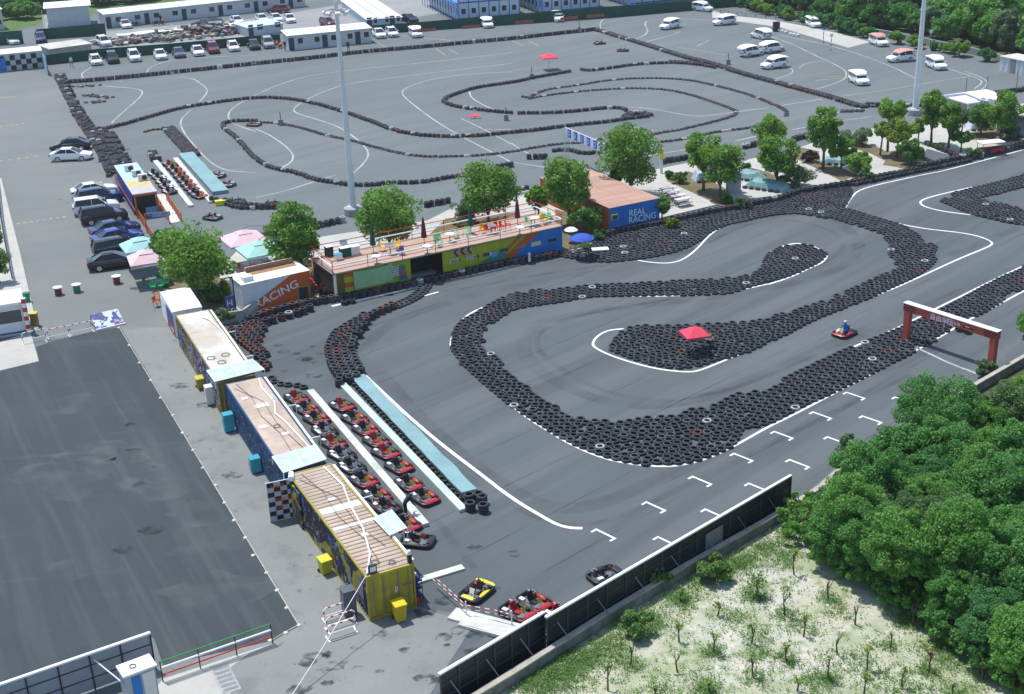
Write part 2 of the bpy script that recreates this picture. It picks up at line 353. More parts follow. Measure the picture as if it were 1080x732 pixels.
line(Z('B3',(470,655),(400,662),(355,690),(340,715),(345,732))+Z('C3',(400,30),(500,65),(620,95),(740,107),(790,101),(900,56),(1030,1))+Z('B4',(0,706),(100,652),(200,607),(340,556),(430,525),(520,490),(640,437),(800,362),(930,310),(950,295),(930,280),(880,262),(800,248),(700,238),(620,226),(550,212),(480,195)), .19)
line(Z('B3',(515,364),(580,375),(660,380),(720,366),(780,320),(830,262),(880,226),(960,200),(1050,182)), .18)
line(Z('B3',(375,515),(560,519),(720,516),(850,509),(950,496),(1080,466)), .2)
line(Z('B4',(-10,345),(50,311),(110,293),(180,301),(240,333),(250,350),(230,376),(180,398),(90,440),(0,468)), .2)
line(Z('B2',(1080,525),(1010,545),(920,580),(870,615),(825,690),(822,732)), .2)
line(Z('B4',(325,147),(350,103),(380,72),(450,50),(560,26),(690,-2))+Z('A4',(720,726),(860,690),(1010,650),(1090,628)), .18)
line(Z('B4',(105,162),(200,172),(290,192)), .18)
line(Z('B4',(860,58),(780,76),(700,95),(650,111),(640,125),(660,141),(740,161),(870,176)), .2)
line(Z('B4',(360,732),(460,690),(560,645),(640,605),(720,565),(830,510),(960,445),(1090,385)), .18)
line(Z('C4',(200,230),(290,188),(400,133),(530,62),(640,8))+Z('B4',(860,610),(950,565),(1090,490)), .18)
line(Z('B2',(320,560),(480,524),(600,498),(740,461),(900,430),(1080,391))+Z('B3',(60,375)), .3)
line(Z('B2',(590,553),(680,525),(770,500)), .19)
line(Z('C4',(625,3),(700,37),(760,67),(880,112)), .2, 1)
for x, y in [(627,558.5),(680,529.75),(728.75,502.75),(772.5,478.5),(815,455.25),(855.75,434.75),(891.25,414),(692,566.5),(742,537.3),(788,510),(831,485),(871,461),(908,439),(942.5,419)]:
    a = at(x, y); u = Vector((TD.x, TD.y)).normalized(); v = Vector((u.y, -u.x)); s_ = 1.55
    def q(i, j): p_ = Vector((a.x, a.y))+u*i+v*j; return (p_.x, p_.y, .013)
    LN[0].add([q(0,0), q(.14,0), q(.14,s_), q(0,s_)], [(0,1,2,3)])
    LN[0].add([q(0,0), q(-.34,0), q(-.34,.14), q(0,.14)], [(0,1,2,3)])
    LN[0].add([q(0,s_-.14), q(0,s_), q(-.34,s_), q(-.34,s_-.14)], [(0,1,2,3)])
FAR = [('A1',[(385,285),(350,305),(342,320),(365,338)]),('A1',[(1080,232),(900,240),(740,250),(680,265),(630,285),(618,305)]),
 ('A1',[(410,360),(500,368),(590,375),(605,395),(570,430),(510,480),(470,520)]),('A1',[(740,325),(810,328),(850,355),(880,380),(860,410),(840,430)]),
 ('A1',[(805,465),(765,500),(760,530),(790,580),(850,650),(900,695),(960,722),(1080,728)]),('A1',[(1080,405),(1020,430),(970,465),(960,495),(980,520),(1030,540),(1080,555)]),
 ('A2',[(-40,415),(0,400),(100,355),(200,325),(300,308),(500,285),(800,255),(1080,222)]),
 ('A2',[(1080,268),(800,300),(600,325),(400,350),(300,380),(220,415),(165,450),(155,470),(200,488),(280,510),(360,540),(430,590),(470,630),(475,660),(450,695),(405,735)]),
 ('A2',[(1080,303),(900,312),(760,330),(660,358),(615,382),(620,405),(680,455),(770,520),(860,572),(960,625),(1080,685)]),
 ('A2',[(0,545),(60,570),(130,620),(160,655),(150,685),(105,710)]),('A2',[(900,385),(905,410),(950,440),(1010,465)]),('A2',[(865,500),(960,545),(1080,610)]),('A2',[(950,545),(1080,547)]),
 ('A3',[(-5,603),(50,640),(100,660)]),('A3',[(0,685),(140,706)]),('A3',[(490,450),(600,460),(700,480),(780,492),(860,485),(960,470),(1080,455)]),('A3',[(430,65),(385,80),(370,100),(375,120)]),
 ('A3',[(840,85),(700,80),(575,85),(560,95),(565,115),(575,130),(560,150),(520,165)]),('A3',[(710,135),(650,155),(570,175)]),('A3',[(830,170),(780,195)]),
 ('A4',[(0,150),(100,185),(200,235),(290,275),(330,300),(330,330),(290,350),(200,378)]),('A4',[(60,265),(110,295),(95,315),(30,333)]),('A4',[(760,290),(840,315),(895,335),(905,350),(870,375)]),
 ('A4',[(830,300),(910,330),(930,355),(900,378)]),('A4',[(60,150),(300,200),(500,270),(620,330)]),('A4',[(60,445),(230,418)]),('A4',[(100,548),(290,512),(440,492)]),('A4',[(290,475),(400,455)]),
 ('B3',[(0,85),(70,72)]),('B2',[(0,102),(120,75),(230,40),(340,5)]),('A3',[(560,660),(740,630)]),('A3',[(940,595),(1030,575)]),('A3',[(480,530),(600,552)]),('A2',[(480,130),(700,160),(820,170)])]
for w_, pts in FAR: line(Z(w_, *pts), .2, 1)
line([(75,84),(130,86)], .15, 1)
YEL = [('A4',[(310,407),(500,380),(700,345),(860,322)]),('A4',[(130,290),(160,265),(240,258)]),('A4',[(220,325),(300,322)]),('A4',[(200,340),(330,328)]),('A3',[(700,200),(800,215),(900,232)]),('A4',[(570,425),(680,405)]),
 ('A2',[(760,205),(800,235)]),('A2',[(810,205),(850,228)]),('A3',[(0,172),(50,195)]),('A3',[(70,172),(115,195)]),('A2',[(480,165),(550,200)])]
for w_, pts in YEL: line(Z(w_, *pts), .16, 2, sm=1)
for (a, b_) in [((70,213),(290,180)),]:
    for k in range(8):
        t = k/8; x = a[0]+(b_[0]-a[0])*t; y = a[1]+(b_[1]-a[1])*t; line(Z('B1',(x,y),(x+14,y-2)), .3, 2, sm=0)
for (a, b_) in [((0,412),(70,408)),((0,535),(110,520)),((0,680),(180,655))]:
    for k in range(5):
        t = k/5; x = a[0]+(b_[0]-a[0])*t; y = a[1]+(b_[1]-a[1])*t; line(Z('A1',(x,y),(x+12,y-1)), .3, 2, sm=0)
tag(LN[0].build('track_marking', M_white), None, None, kind='structure')
tag(LN[1].build('faded_road_marking', M_faded), None, None, kind='structure')
tag(LN[2].build('yellow_road_marking', M_yel), None, None, kind='structure')

# ------------------------------------------------------------------ seams, rubbered-in lines and stains
def clear_mat(name, col, amt, scale, lo=.4, hi=.7):
    m = bpy.data.materials.new(name); m.use_nodes = True; nt = m.node_tree; N = nt.nodes; L = nt.links; b = N['Principled BSDF']; b.inputs['Base Color'].default_value = (*col, 1); b.inputs['Roughness'].default_value = .8; b.inputs['Specular IOR Level'].default_value = .25
    tc = N.new('ShaderNodeTexCoord'); n = N.new('ShaderNodeTexNoise'); n.inputs['Scale'].default_value = scale; n.inputs['Detail'].default_value = 5; L.new(tc.outputs['Object'], n.inputs['Vector'])
    mr = N.new('ShaderNodeMapRange'); mr.inputs['From Min'].default_value = lo; mr.inputs['From Max'].default_value = hi; mr.inputs['To Max'].default_value = amt; L.new(n.outputs['Fac'], mr.inputs['Value']); L.new(mr.outputs['Result'], b.inputs['Alpha']); return m
M_seam = clear_mat('seam_tar', (.04,.043,.046), .32, .25, .38, .62); M_rubm = clear_mat('rubbered_line', (.04,.045,.05), .2, .35, .35, .7); M_stain = clear_mat('oil_stain', (.035,.037,.04), .6, 1.6, .42, .62); M_dust = clear_mat('pale_dust', (.26,.27,.26), .16, .5, .42, .7)
SEAM = MB()
def ribbon(name, pts, wd, m, z, world=False):
    P = np.array(pts if world else wpts(smooth_pts(pts, 3))); n = len(P); T = np.gradient(P, axis=0); T /= np.linalg.norm(T, axis=1)[:, None]+1e-9; Nn = np.c_[-T[:, 1], T[:, 0]]*wd/2; b = SEAM if world else MB()
    b.add([(*(P[i]+Nn[i]), z) for i in range(n)]+[(*(P[i]-Nn[i]), z) for i in range(n)], [(i, n+i, n+i+1, i+1) for i in range(n-1)])
    if not world: o = b.build(name, m); o['kind'] = 'structure'
lowpoly = np.array(wpts(lower)); uT = np.array([math.cos(TRK), math.sin(TRK)]); nT = np.array([-uT[1], uT[0]]); cT = lowpoly.mean(0)
for k in range(-12, 13):
    tt_ = np.linspace(-75, 75, 300); P = cT+nT*(k*4.3+rng.uniform(-.7,.7))+uT*tt_[:, None]; m_ = inside(P, lowpoly); i0 = None
    for i in range(301):
        on = i < 300 and m_[i]
        if on and i0 is None: i0 = i
        if not on and i0 is not None:
            if i-i0 > 8: ribbon('paving_seam', P[i0:i], .09, M_seam, .0075, True)
            i0 = None
o = SEAM.build('paving_seam', M_seam); o['kind'] = 'structure'
for i, (pts, wd) in enumerate([([(1075,282),(980,322),(890,356),(800,398),(720,428),(650,428),(585,405),(548,372),(560,342),(620,328),(720,318),(820,303),(880,288),(912,262),(890,236),(840,222),(770,240),(700,278),(600,290),(480,315),(400,345),(380,380)],1.1),([(1075,290),(980,330),(890,362),(800,402),(720,424),(655,420),(600,396),(560,365),(580,338),(700,316),(830,296),(900,262),(872,238),(800,228),(720,272),(600,284),(470,308)],.5),
   ([(400,392),(440,440),(520,510),(600,545),(700,505),(800,455),(900,405),(960,376),(1040,340)],1.2),([(380,390),(430,450),(520,525),(610,565),(720,515),(860,445),(960,395)],.5),([(500,600),(470,560),(440,530)],.5),([(930,200),(990,180),(1070,165)],1.0),([(1000,270),(1075,240)],1.0)]): ribbon('rubber_mark', pts, wd, M_rubm, .0085+.0012*i)
BL = {}
def blot(name, c, r, m, z, seed):
    rr = random.Random(seed); q = at(*c); b = BL.setdefault(name, (MB(), m))[0]; k = 14; b.add([(q.x+r*(1+rr.uniform(-.3,.3))*math.cos(2*math.pi*j/k)*1.4, q.y+r*(1+rr.uniform(-.3,.3))*math.sin(2*math.pi*j/k), z) for j in range(k)], [tuple(range(k))])
for i in range(70):
    x, y = [(rng.uniform(440,600), rng.uniform(560,690)), (rng.uniform(290,345), rng.uniform(365,410)), (rng.uniform(300,470), rng.uniform(665,728)), (rng.uniform(130,330), rng.uniform(360,640)), (rng.uniform(60,150), rng.uniform(90,330))][i % 5]
    blot('oil_stain', (x, y), rng.uniform(.12,.5), M_stain, .0165+.0004*i, i)
for i in range(16): blot('dust_patch', (rng.uniform(30,280), rng.uniform(400,650)), rng.uniform(.6,2.0), M_dust, .046+.0004*i, 100+i)
for nm, (b, m) in BL.items(): o = b.build(nm, m); o['kind'] = 'structure'
# ------------------------------------------------------------------ tyre barriers
M_rub = mat('black_rubber', (.04,.044,.05), rough=.75, var=.35, scale=3, dirt=(.025,.027,.032))
M_rubg = mat('dusty_grey_rubber', (.085,.09,.097), rough=.85, var=.3, scale=3)
M_rubw = mat('white_painted_rubber', (.5,.51,.5), rough=.7, var=.2, scale=4, dirt=(.2,.2,.2))
M_rubr = mat('red_painted_rubber', (.16,.045,.035), rough=.75, var=.3, scale=4, dirt=(.06,.03,.03))
TM = [M_rub, M_rubg, M_rubw, M_rubr]
TYR = []          # x, y, z, colour, where
PROF = [(.2,.15),(.21,.185),(.255,.2),(.295,.18),(.318,.14),(.318,.06),(.3,.02),(.25,.0)]
PROF_LOW = [(.18,.17),(.24,.2),(.3,.15),(.3,.03)]
def pick(pw): return int(rng.choice(4, p=pw))
FLAT = (.85,.13,.012,.008); STACK = (.58,.3,.05,.07); NEARSTACK = (.68,.2,.02,.1)
def band(edge, other, where, z=.1, pw=FLAT, D=.64, ncap=60):
    E = np.array(wpts(smooth_pts(edge, 1), z)); O = np.array(wpts(smooth_pts(other, 1), z)); poly = np.vstack([E, O[::-1]])
    acc = []; cell = {}
    def ok(p, d):
        i, j = int(p[0]//.6), int(p[1]//.6)
        for a in (-1, 0, 1):
            for b_ in (-1, 0, 1):
                for q_ in cell.get((i+a, j+b_), ()):
                    if (q_[0]-p[0])**2+(q_[1]-p[1])**2 < d*d: return False
        return True
    def put(p): acc.append(p); cell.setdefault((int(p[0]//.6), int(p[1]//.6)), []).append(p)
    base = resample(E, .1); T = np.gradient(base, axis=0); T /= np.linalg.norm(T, axis=1)[:, None]+1e-9; Nn = np.c_[-T[:, 1], T[:, 0]]
    if inside(base+Nn*.4, poly).mean() < inside(base-Nn*.4, poly).mean(): Nn = -Nn
    for k in range(ncap):
        off = base+Nn*(.26+k*D*.875)
        cand = resample(off, D, (k % 2)*D/2); m = inside(cand, poly)
        if k > 2 and not m.any(): break
        for p in cand[m]:
            p = p+rng.normal(0, .022, 2)
            if ok(p, D*.9): put(p)
    lo, hi = poly.min(0), poly.max(0); nx = int((hi-lo).prod()*26)
    C = rng.uniform(lo, hi, (nx, 2)); C = C[inside(C, poly)]
    for p in C:
        if ok(p, D*.885): put(p)
    for p in C[::-1]:
        if ok(p, D*.72): put(p)
    A = np.array(acc)
    for it in range(60):
        dl = A[:, None]-A[None]; ds = np.sqrt((dl**2).sum(-1))+1e-6; np.fill_diagonal(ds, 9)
        pu = np.clip(D*1.0-ds, 0, None)*.32; B = A+(dl/ds[..., None]*pu[..., None]).sum(1); okm = inside(B, poly); A[okm] = B[okm]
    ds = np.sqrt(((A[:, None]-A[None])**2).sum(-1)); np.fill_diagonal(ds, 9); keep = np.ones(len(A), bool)
    for i in np.argsort(ds.min(1)):
        if keep[i] and (ds[i][keep] < D*.83).sum() > 0: keep[i] = False
    acc = list(A[keep]+rng.normal(0, .01, (keep.sum(), 2)))
    for p in acc: TYR.append((p[0], p[1], rng.uniform(0, .012), pick(pw), where))
def stacks(pts, where, n=3, rows=1, pw=STACK, z=0.0, sp=.64, jit=.03, side=1, sm=1, skip=0.0, hv=0):
    P = np.array(wpts(smooth_pts(pts, sm) if sm else pts)); Q = resample(P, sp)
    if len(Q) < 2: return
    T = np.gradient(Q, axis=0); T /= np.linalg.norm(T, axis=1)[:, None]+1e-9; Nn = np.c_[-T[:, 1], T[:, 0]]*side
    for r in range(rows):
        for i, p in enumerate(Q):
            if rng.random() < skip: continue
            p = p+Nn[i]*r*.58+(T[i]*sp/2 if r % 2 else 0)+rng.normal(0, jit, 2); c = pick(pw)
            for k in range(n-(1 if hv and rng.random() < hv else 0)):
                TYR.append((p[0]+rng.normal(0, .012), p[1]+rng.normal(0, .012), z+k*.2, c if rng.random() < .75 else pick(pw), where))
# the U-shaped bank round the hairpin
o1 = Z('C4',(640,10),(520,70),(400,130),(300,180),(200,225),(100,275),(0,325))+Z('C3',(1000,337),(958,352),(962,380),(940,408),(880,443),(800,470),(720,487),(640,494),(540,490),(440,478),(330,438),(220,392),(160,350),(80,305),(0,248))+Z('C2',(1050,228),(960,150),(870,70),(820,0))+Z('B2',(820,732),(832,660),(862,620),(930,590),(1000,540),(1080,508))
i1 = Z('C4',(380,-4),(290,28),(180,70),(100,120),(0,182))+Z('C3',(1010,196),(960,196),(920,210),(870,237),(830,262),(770,262),(710,286),(640,296),(560,303),(500,302),(460,325),(400,315),(310,312),(230,282),(170,247),(110,212),(60,172),(0,127))+Z('C2',(1060,100),(1000,40),(960,0))+Z('B2',(955,732),(950,690),(960,650),(1010,612),(1080,578))
band(o1, i1, 'hairpin')
o2 = Z('B3',(-5,505),(100,492),(200,490),(360,470),(480,467),(600,461),(720,454),(850,450),(1000,432),(1058,405),(1078,350))+Z('B4',(20,328),(60,312),(130,299),(195,309),(240,334))
i2 = Z('B3',(-5,575),(60,560),(120,551),(200,541),(330,517),(440,516),(600,512),(740,511),(880,506),(950,496),(1000,477),(1080,455))+Z('B4',(30,448),(100,428),(180,390),(236,356))
band(i2, o2, 'hairpin')
# bank from the container wall down and back to the parasol island
o3 = Z('B4',(325,146),(400,166),(480,192),(560,216),(640,262),(655,300),(690,296),(712,320),(690,338),(712,368),(660,410),(600,441),(500,491),(380,541),(200,611),(50,690),(0,702))+Z('C3',(1030,6),(900,42),(830,62),(750,82),(670,86),(600,71),(520,51),(450,26),(405,2))
i3 = Z('B4',(110,166),(200,176),(280,191),(400,221),(480,251),(520,290),(518,345),(552,362),(545,385),(562,402),(470,436),(380,481),(280,521),(200,556),(100,581),(0,612))+Z('B3',(1040,622),(1000,627),(820,637),(760,642),(660,646),(560,642),(490,652),(420,688),(405,732))
band(o3, i3, 'island')
# bank under the blue container and along the planted strip
o4 = Z('B3',(200,348),(280,361),(400,371),(520,362),(600,350),(700,326),(780,292),(830,247),(900,216),(950,206),(1080,176))+Z('B4',(110,164),(180,172),(322,147),(355,80))
i4 = Z('B3',(200,332),(330,290),(420,262),(520,240),(620,222),(720,199),(820,176),(900,162),(1080,128))+Z('B4',(60,115),(140,90),(220,75),(300,60),(340,60))
band(o4, i4, 'strip')
stacks(Z('B3',(330,290),(420,262),(520,240),(620,222),(720,199),(820,176),(900,162),(1080,128))+Z('B4',(60,112),(130,88),(200,75),(330,55),(450,28),(560,8),(640,-8)), 'strip', 3, 1, NEARSTACK)
stacks(Z('A4',(640,722),(760,695),(880,668),(1000,640),(1090,618)), 'strip', 4, 1, STACK)
stacks(Z('B4',(365,52),(480,28),(600,2))+Z('A4',(700,715),(860,680)), 'strip', 2, 1, NEARSTACK)
stacks(Z('L4',(200,650),(290,690)), 'strip', 2, 1, NEARSTACK)
stacks(Z('L4',(250,560),(330,590),(400,620),(470,655)), 'strip', 3, 1, STACK)
stacks(Z('L4',(580,650),(700,620),(800,600),(930,575)), 'strip', 3, 1, STACK)
# bank in the far corner
o5 = Z('B4',(730,118),(790,140),(850,170),(920,185),(1000,205),(1090,216)); i5 = Z('B4',(732,110),(780,100),(830,102),(900,112),(1000,132),(1090,157))
band(o5, i5, 'corner')
band(Z('B4',(775,84),(830,68),(900,52),(1090,4)), Z('B4',(830,106),(910,100),(1000,73),(1090,48)), 'corner')
# strip beside the start straight
o6 = Z('B4',(395,725),(470,735),(560,735),(700,712),(720,682),(775,655),(740,630)); i6 = Z('B4',(400,710),(480,680),(560,648),(640,615),(700,602),(730,610))
band(i6, o6, 'straight')
band(Z('B4',(728,572),(840,512),(960,450),(1090,388)), Z('B4',(745,592),(800,606),(862,606),(950,560),(1000,515),(1090,472)), 'straight')
stacks(Z('B4',(810,665),(860,680)), 'straight', 1, 1, FLAT)
# the stacks by the pit entry
band(Z('C2',(350,150),(340,130),(300,70),(290,0))+Z('B2',(297,728),(312,690),(360,650),(400,628),(455,600)), Z('C2',(445,128),(450,100),(412,50),(405,0))+Z('B2',(410,728),(430,680),(472,632)), 'pit entry', z=.3, pw=NEARSTACK)
PIT = [t for t in TYR if t[4] == 'pit entry']
for t in PIT:
    for k in (1, 2): TYR.append((t[0], t[1], k*.2, t[3] if rng.random() < .7 else pick(NEARSTACK), 'pit entry'))
stacks(Z('B2',(462,628),(500,605),(545,585),(585,568)), 'pit entry', 3, 1, (.45,.1,0,.45), sp=.68)
stacks(Z('B2',(600,566),(660,541),(700,515),(722,490),(735,465)), 'pit entry', 1, 2, FLAT, sp=.5, jit=.01)
# low wall of stacks in front of the club buildings
stacks(Z('B2',(-20,628),(60,598),(130,580),(230,556),(320,542),(400,531),(460,520),(580,494),(730,464),(820,443),(1080,385))+Z('B3',(80,375),(190,350)), 'clubhouse', 3, 1, (.6,.2,.04,.16), sp=.66)
stacks(Z('B2',(40,640),(130,615),(230,582)), 'clubhouse', 3, 1, (.7,.2,.05,.05), sp=.7)
stacks(Z('B2',(375,552),(430,541)), 'clubhouse', 1, 1, FLAT)
band(Z('C2',(40,85),(10,50),(-20,12))+Z('B1',(1000,700),(960,655)), Z('C2',(62,62),(40,20))+Z('B2',(0,715),(40,655),(20,620),(-20,610)), 'clubhouse', z=.3, pw=(.6,.1,.02,.28))
for t in [t for t in TYR if t[4] == 'clubhouse' and t[2] < .015]:
    TYR.append((t[0], t[1], .2, t[3], 'clubhouse'))
stacks(Z('C2',(65,138),(95,160),(130,166),(165,166),(200,172),(222,182)), 'pit entry', 1, 1, FLAT)
for x, y in Z('C2',(905,690),(960,698),(940,650),(900,655),(955,662)):
    q_ = at(x, y)
    for k in range(3): TYR.append((q_.x, q_.y, k*.2, int(k == 0 and 0), 'pit exit'))
# far barriers on the upper track
F = [(Z('A1',(285,352),(400,344),(600,325),(840,300),(1080,274))+Z('A2',(240,250),(450,224),(700,204),(900,184),(1080,169))+Z('A3',(180,148),(340,132),(350,124)),4,1),
 (Z('A3',(345,128),(480,170),(600,206),(720,246),(850,276),(950,312),(1080,346))+Z('A4',(130,382),(260,416),(380,456),(420,454)),3,2),
 (Z('A4',(420,450),(570,456),(660,456),(760,440),(800,428),(920,406),(1090,384)),4,1),
 (Z('A3',(295,298),(330,302),(400,293),(520,275),(600,271),(700,268),(800,278),(860,290)),3,1),(Z('A3',(670,264),(740,268),(800,272)),3,1),
 (Z('A3',(242,305),(160,320),(90,332),(0,352))+Z('A2',(930,372),(850,397),(800,417),(788,438),(860,457),(960,470),(1080,481)),3,1),
 (Z('A3',(30,482),(150,481),(280,473),(370,461),(460,458),(485,472)),4,1),(Z('A3',(570,496),(500,503),(400,519),(240,534),(100,554),(0,562))+Z('A2',(960,576),(800,582),(680,574),(580,554),(480,514),(380,479),(300,454),(200,429),(100,416),(0,416))+Z('A1',(980,426),(860,444),(760,460),(640,494),(540,524),(430,550)),3,1),
 (Z('A3',(485,500),(520,480),(570,492)),2,2),
 (Z('A3',(45,410),(75,415),(95,398),(150,378),(300,358),(400,341),(500,333),(620,331),(740,338),(840,358),(940,383),(1020,408),(1080,433))+Z('A4',(50,453),(80,473),(78,492)),2,1),
 (Z('A3',(75,418),(140,405),(250,391),(400,378),(540,373),(660,381),(760,403),(850,433),(920,458),(950,472),(940,488),(880,508),(780,533),(700,551),(620,563),(580,573)),2,1),
 (Z('A3',(610,603),(700,593),(760,581),(880,555),(960,548),(1040,533)),2,1),
 (Z('A1',(1080,515),(1020,513),(960,518),(935,530),(955,555),(1000,585),(1040,635),(1080,675))+Z('A2',(60,714),(180,734))+Z('B2',(240,28),(300,40),(400,53),(480,55),(560,45),(680,45),(780,27),(860,15),(940,3)),3,1),
 (Z('A2',(0,517),(100,522),(200,543),(300,575),(400,593),(500,623),(600,648),(700,663),(820,663),(950,658),(1080,643))+Z('A3',(100,623),(210,608),(300,603),(380,588)),2,1),
 (Z('A3',(75,672),(160,670)),4,1),(Z('A3',(175,640),(240,636),(300,655),(385,645)),3,1),(Z('A2',(1020,716),(1090,702)),3,1),
 (Z('A3',(635,690),(745,672)),4,1),(Z('A3',(980,628),(1035,615))+Z('A4',(0,604)),4,1),(Z('A4',(105,596),(185,576)),4,1),(Z('A4',(310,474),(395,472)),1,2),
 (Z('B2',(-75,138),(0,150),(90,150)),3,1),(Z('B2',(-10,272),(60,262),(110,250)),3,1),(Z('B2',(250,232),(300,222),(385,202)),4,1),(Z('B2',(720,142),(830,122)),4,1),(Z('B3',(0,80),(75,62)),3,1),
 (Z('B1',(945,130),(1000,150),(1080,152)),3,1),(Z('B1',(955,280),(1020,272),(1080,262)),3,1),(Z('A4',(1080,384),(1200,360)),3,1)]
NF = [3,2,3,2,2,2,2,2,2,1,1,1,2,1,3,2,3,3,3,3,1,3,2,3,3,2,2,2,3]
for (pts, _, rows), n in zip(F, NF):
    stacks(pts, 'far', n, rows, STACK, sp=.605, jit=.04)
# broad bank on the west edge
band(Z('A1',(228,315),(280,420),(330,520),(400,620),(455,738)), Z('A1',(268,315),(320,420),(390,540),(470,548),(500,600),(552,690)), 'west', z=.3, pw=STACK)
for t in [t for t in TYR if t[4] == 'west']:
    for k in range(1, int(rng.integers(2, 4))): TYR.append((t[0], t[1], k*.2, pick(STACK), 'west'))
stacks(Z('A1',(690,548),(740,600),(800,668)), 'far', 2, 3, STACK); stacks(Z('A1',(612,558),(650,548),(690,548)), 'far', 1, 1, STACK); stacks(Z('A1',(632,655),(650,685)), 'far', 3, 2, STACK)
for pts in (Z('A1',(310,368),(410,364)), Z('A1',(345,405),(470,415)), Z('A1',(370,432),(430,436))): stacks(pts, 'far', 1, 2, STACK, sp=.7, jit=.25)
stacks(Z('L1',(835,388),(880,398)), 'far', 3, 1, (1,0,0,0)); stacks(Z('L1',(935,400),(1000,420),(1025,430)), 'far', 3, 1, (1,0,0,0))
for x, y in Z('A4',(395,500),(425,500),(390,515)): stacks([(x,y),(x+2,y)], 'far', 4, 1, STACK)

TYR.sort(key=lambda t: (t[0]**2+t[1]**2+(CH-t[2])**2))
def vis(t):
    x, y = proj(t[:3]); return -6 < x < 1086 and -6 < y < 738
near = [i for i, t in enumerate(TYR) if vis(t)][:300]; near_set = set(near)
def tyre_mesh(mi, n=16):
    b = MB(); b.lathe(PROF, n); me = bpy.data.meshes.new('tyre'); me.from_pydata(b.v, [], b.f); me.materials.append(TM[mi])
    me.polygons.foreach_set('use_smooth', [True]*len(b.f)); me.update(); return me
TME = [tyre_mesh(i) for i in range(4)]
WHERE = {'hairpin': 'the broad tyre bank curving round the hairpin', 'straight': 'the tyre strip between hairpin and red gantry', 'pit entry': 'the stacked barrier at the pit entry', 'pit exit': 'the small stack at the end of the turquoise mat', 'island': 'the tyre bank beneath the red parasol', 'clubhouse': 'the stacked barrier in front of the clubhouse'}
CN = ['black', 'dusty grey', 'white-painted', 'red-painted']
for i in near:
    x, y, z, c, wh = TYR[i]; o = bpy.data.objects.new('tyre', TME[c]); COL.objects.link(o); o.location = (x, y, z); o.rotation_euler.z = rng.uniform(0, 6)
    how = 'stacked' if wh in ('pit entry', 'pit exit', 'clubhouse') else 'lying flat'
    tag(o, f"{CN[c]} rubber tyre {how} in {WHERE.get(wh, 'a tyre bank')}", 'tyre', f"{CN[c]} tyres in {WHERE.get(wh, 'a tyre bank')}")
def merged(name, items, mats):
    V = []; Fc = []; MI = []; base = 0
    for prof, n, sel in items:
        b = MB(); b.lathe(prof, n); tv = np.array(b.v); tf = np.array(b.f)
        P = np.array([[t[0], t[1], t[2]] for t in sel]); A = rng.uniform(0, 6.28, len(sel)); c, s = np.cos(A), np.sin(A)
        vx = tv[None, :, 0]*c[:, None]-tv[None, :, 1]*s[:, None]+P[:, 0:1]; vy = tv[None, :, 0]*s[:, None]+tv[None, :, 1]*c[:, None]+P[:, 1:2]; vz = tv[None, :, 2]+P[:, 2:3]
        V.append(np.stack([vx, vy, vz], -1).reshape(-1, 3)); Fc.append((tf[None]+np.arange(len(sel))[:, None, None]*len(tv)+base).reshape(-1, 4)); base += len(sel)*len(tv)
        MI.append(np.repeat([t[3] for t in sel], len(tf)))
    V = np.vstack(V); Fc = np.vstack(Fc); MI = np.concatenate(MI)
    me = bpy.data.meshes.new(name); me.vertices.add(len(V)); me.vertices.foreach_set('co', V.ravel()); me.loops.add(Fc.size); me.loops.foreach_set('vertex_index', Fc.ravel().astype(np.int32))
    me.polygons.add(len(Fc)); me.polygons.foreach_set('loop_start', np.arange(len(Fc), dtype=np.int32)*4); me.polygons.foreach_set('loop_total', np.full(len(Fc), 4, np.int32))
    me.polygons.foreach_set('use_smooth', np.ones(len(Fc), bool))
    for m in mats: me.materials.append(m)
    me.polygons.foreach_set('material_index', MI.astype(np.int32)); me.update(calc_edges=True); me.validate()
    o = bpy.data.objects.new(name, me); COL.objects.link(o); return o
rest = [t for i, t in enumerate(TYR) if i not in near_set]
rn = [t for t in rest if t[4] not in ('far', 'west')]; rf = [t for t in rest if t[4] in ('far', 'west')]
tag(merged('tyre_barrier', [(PROF, 14, rn), (PROF_LOW, 10, rf)], TM), 'mass of old tyres lining the track edges beyond the hairpin', 'tyre barrier', kind='stuff')
print('TYRES', len(TYR), len(rn), len(rf))
# ------------------------------------------------------------------ trees
M_bark = mat('bark', (.12,.095,.07), rough=.9, var=.3, scale=4)
L_camphor = leaf_mat('camphor_leaves', (.089,.200,.033), (.158,.320,.044), (.266,.440,.066), .42)
L_dark = leaf_mat('dark_leaves', (.057,.157,.033), (.095,.229,.045), (.145,.308,.060), .4)
L_wood = leaf_mat('woodland_leaves', (.065,.206,.049), (.112,.294,.067), (.176,.398,.087), .42)
L_pale = leaf_mat('pale_leaves', (.099,.172,.078), (.143,.230,.102), (.198,.287,.132), .4)
L_olive = leaf_mat('olive_leaves', (.144,.239,.034), (.216,.314,.046), (.287,.374,.069), .4)
L_maroon = leaf_mat('maroon_leaves', (.05,.02,.018), (.075,.03,.025), (.1,.045,.035), .15)
L_brown = leaf_mat('withered_leaves', (.12,.06,.03), (.17,.09,.045), (.2,.12,.06), .15)
L_weed = leaf_mat('weed_leaves', (.083,.196,.035), (.143,.276,.060), (.242,.368,.110), .4)
def quads(C, Nrm, S, asp=.62, r=rng):
    """leaf clumps: one bent quad per centre"""
    n = len(C); A = r.normal(size=(n, 3)); U = np.cross(Nrm, A); U /= np.linalg.norm(U, axis=1)[:, None]+1e-9; V = np.cross(Nrm, U)
    S = S[:, None]; d = Nrm*S*.18
    P = np.stack([C-U*S, C-V*S*asp+d, C+U*S, C+V*S*asp-d*.4], 1)
    return P.reshape(-1, 3)
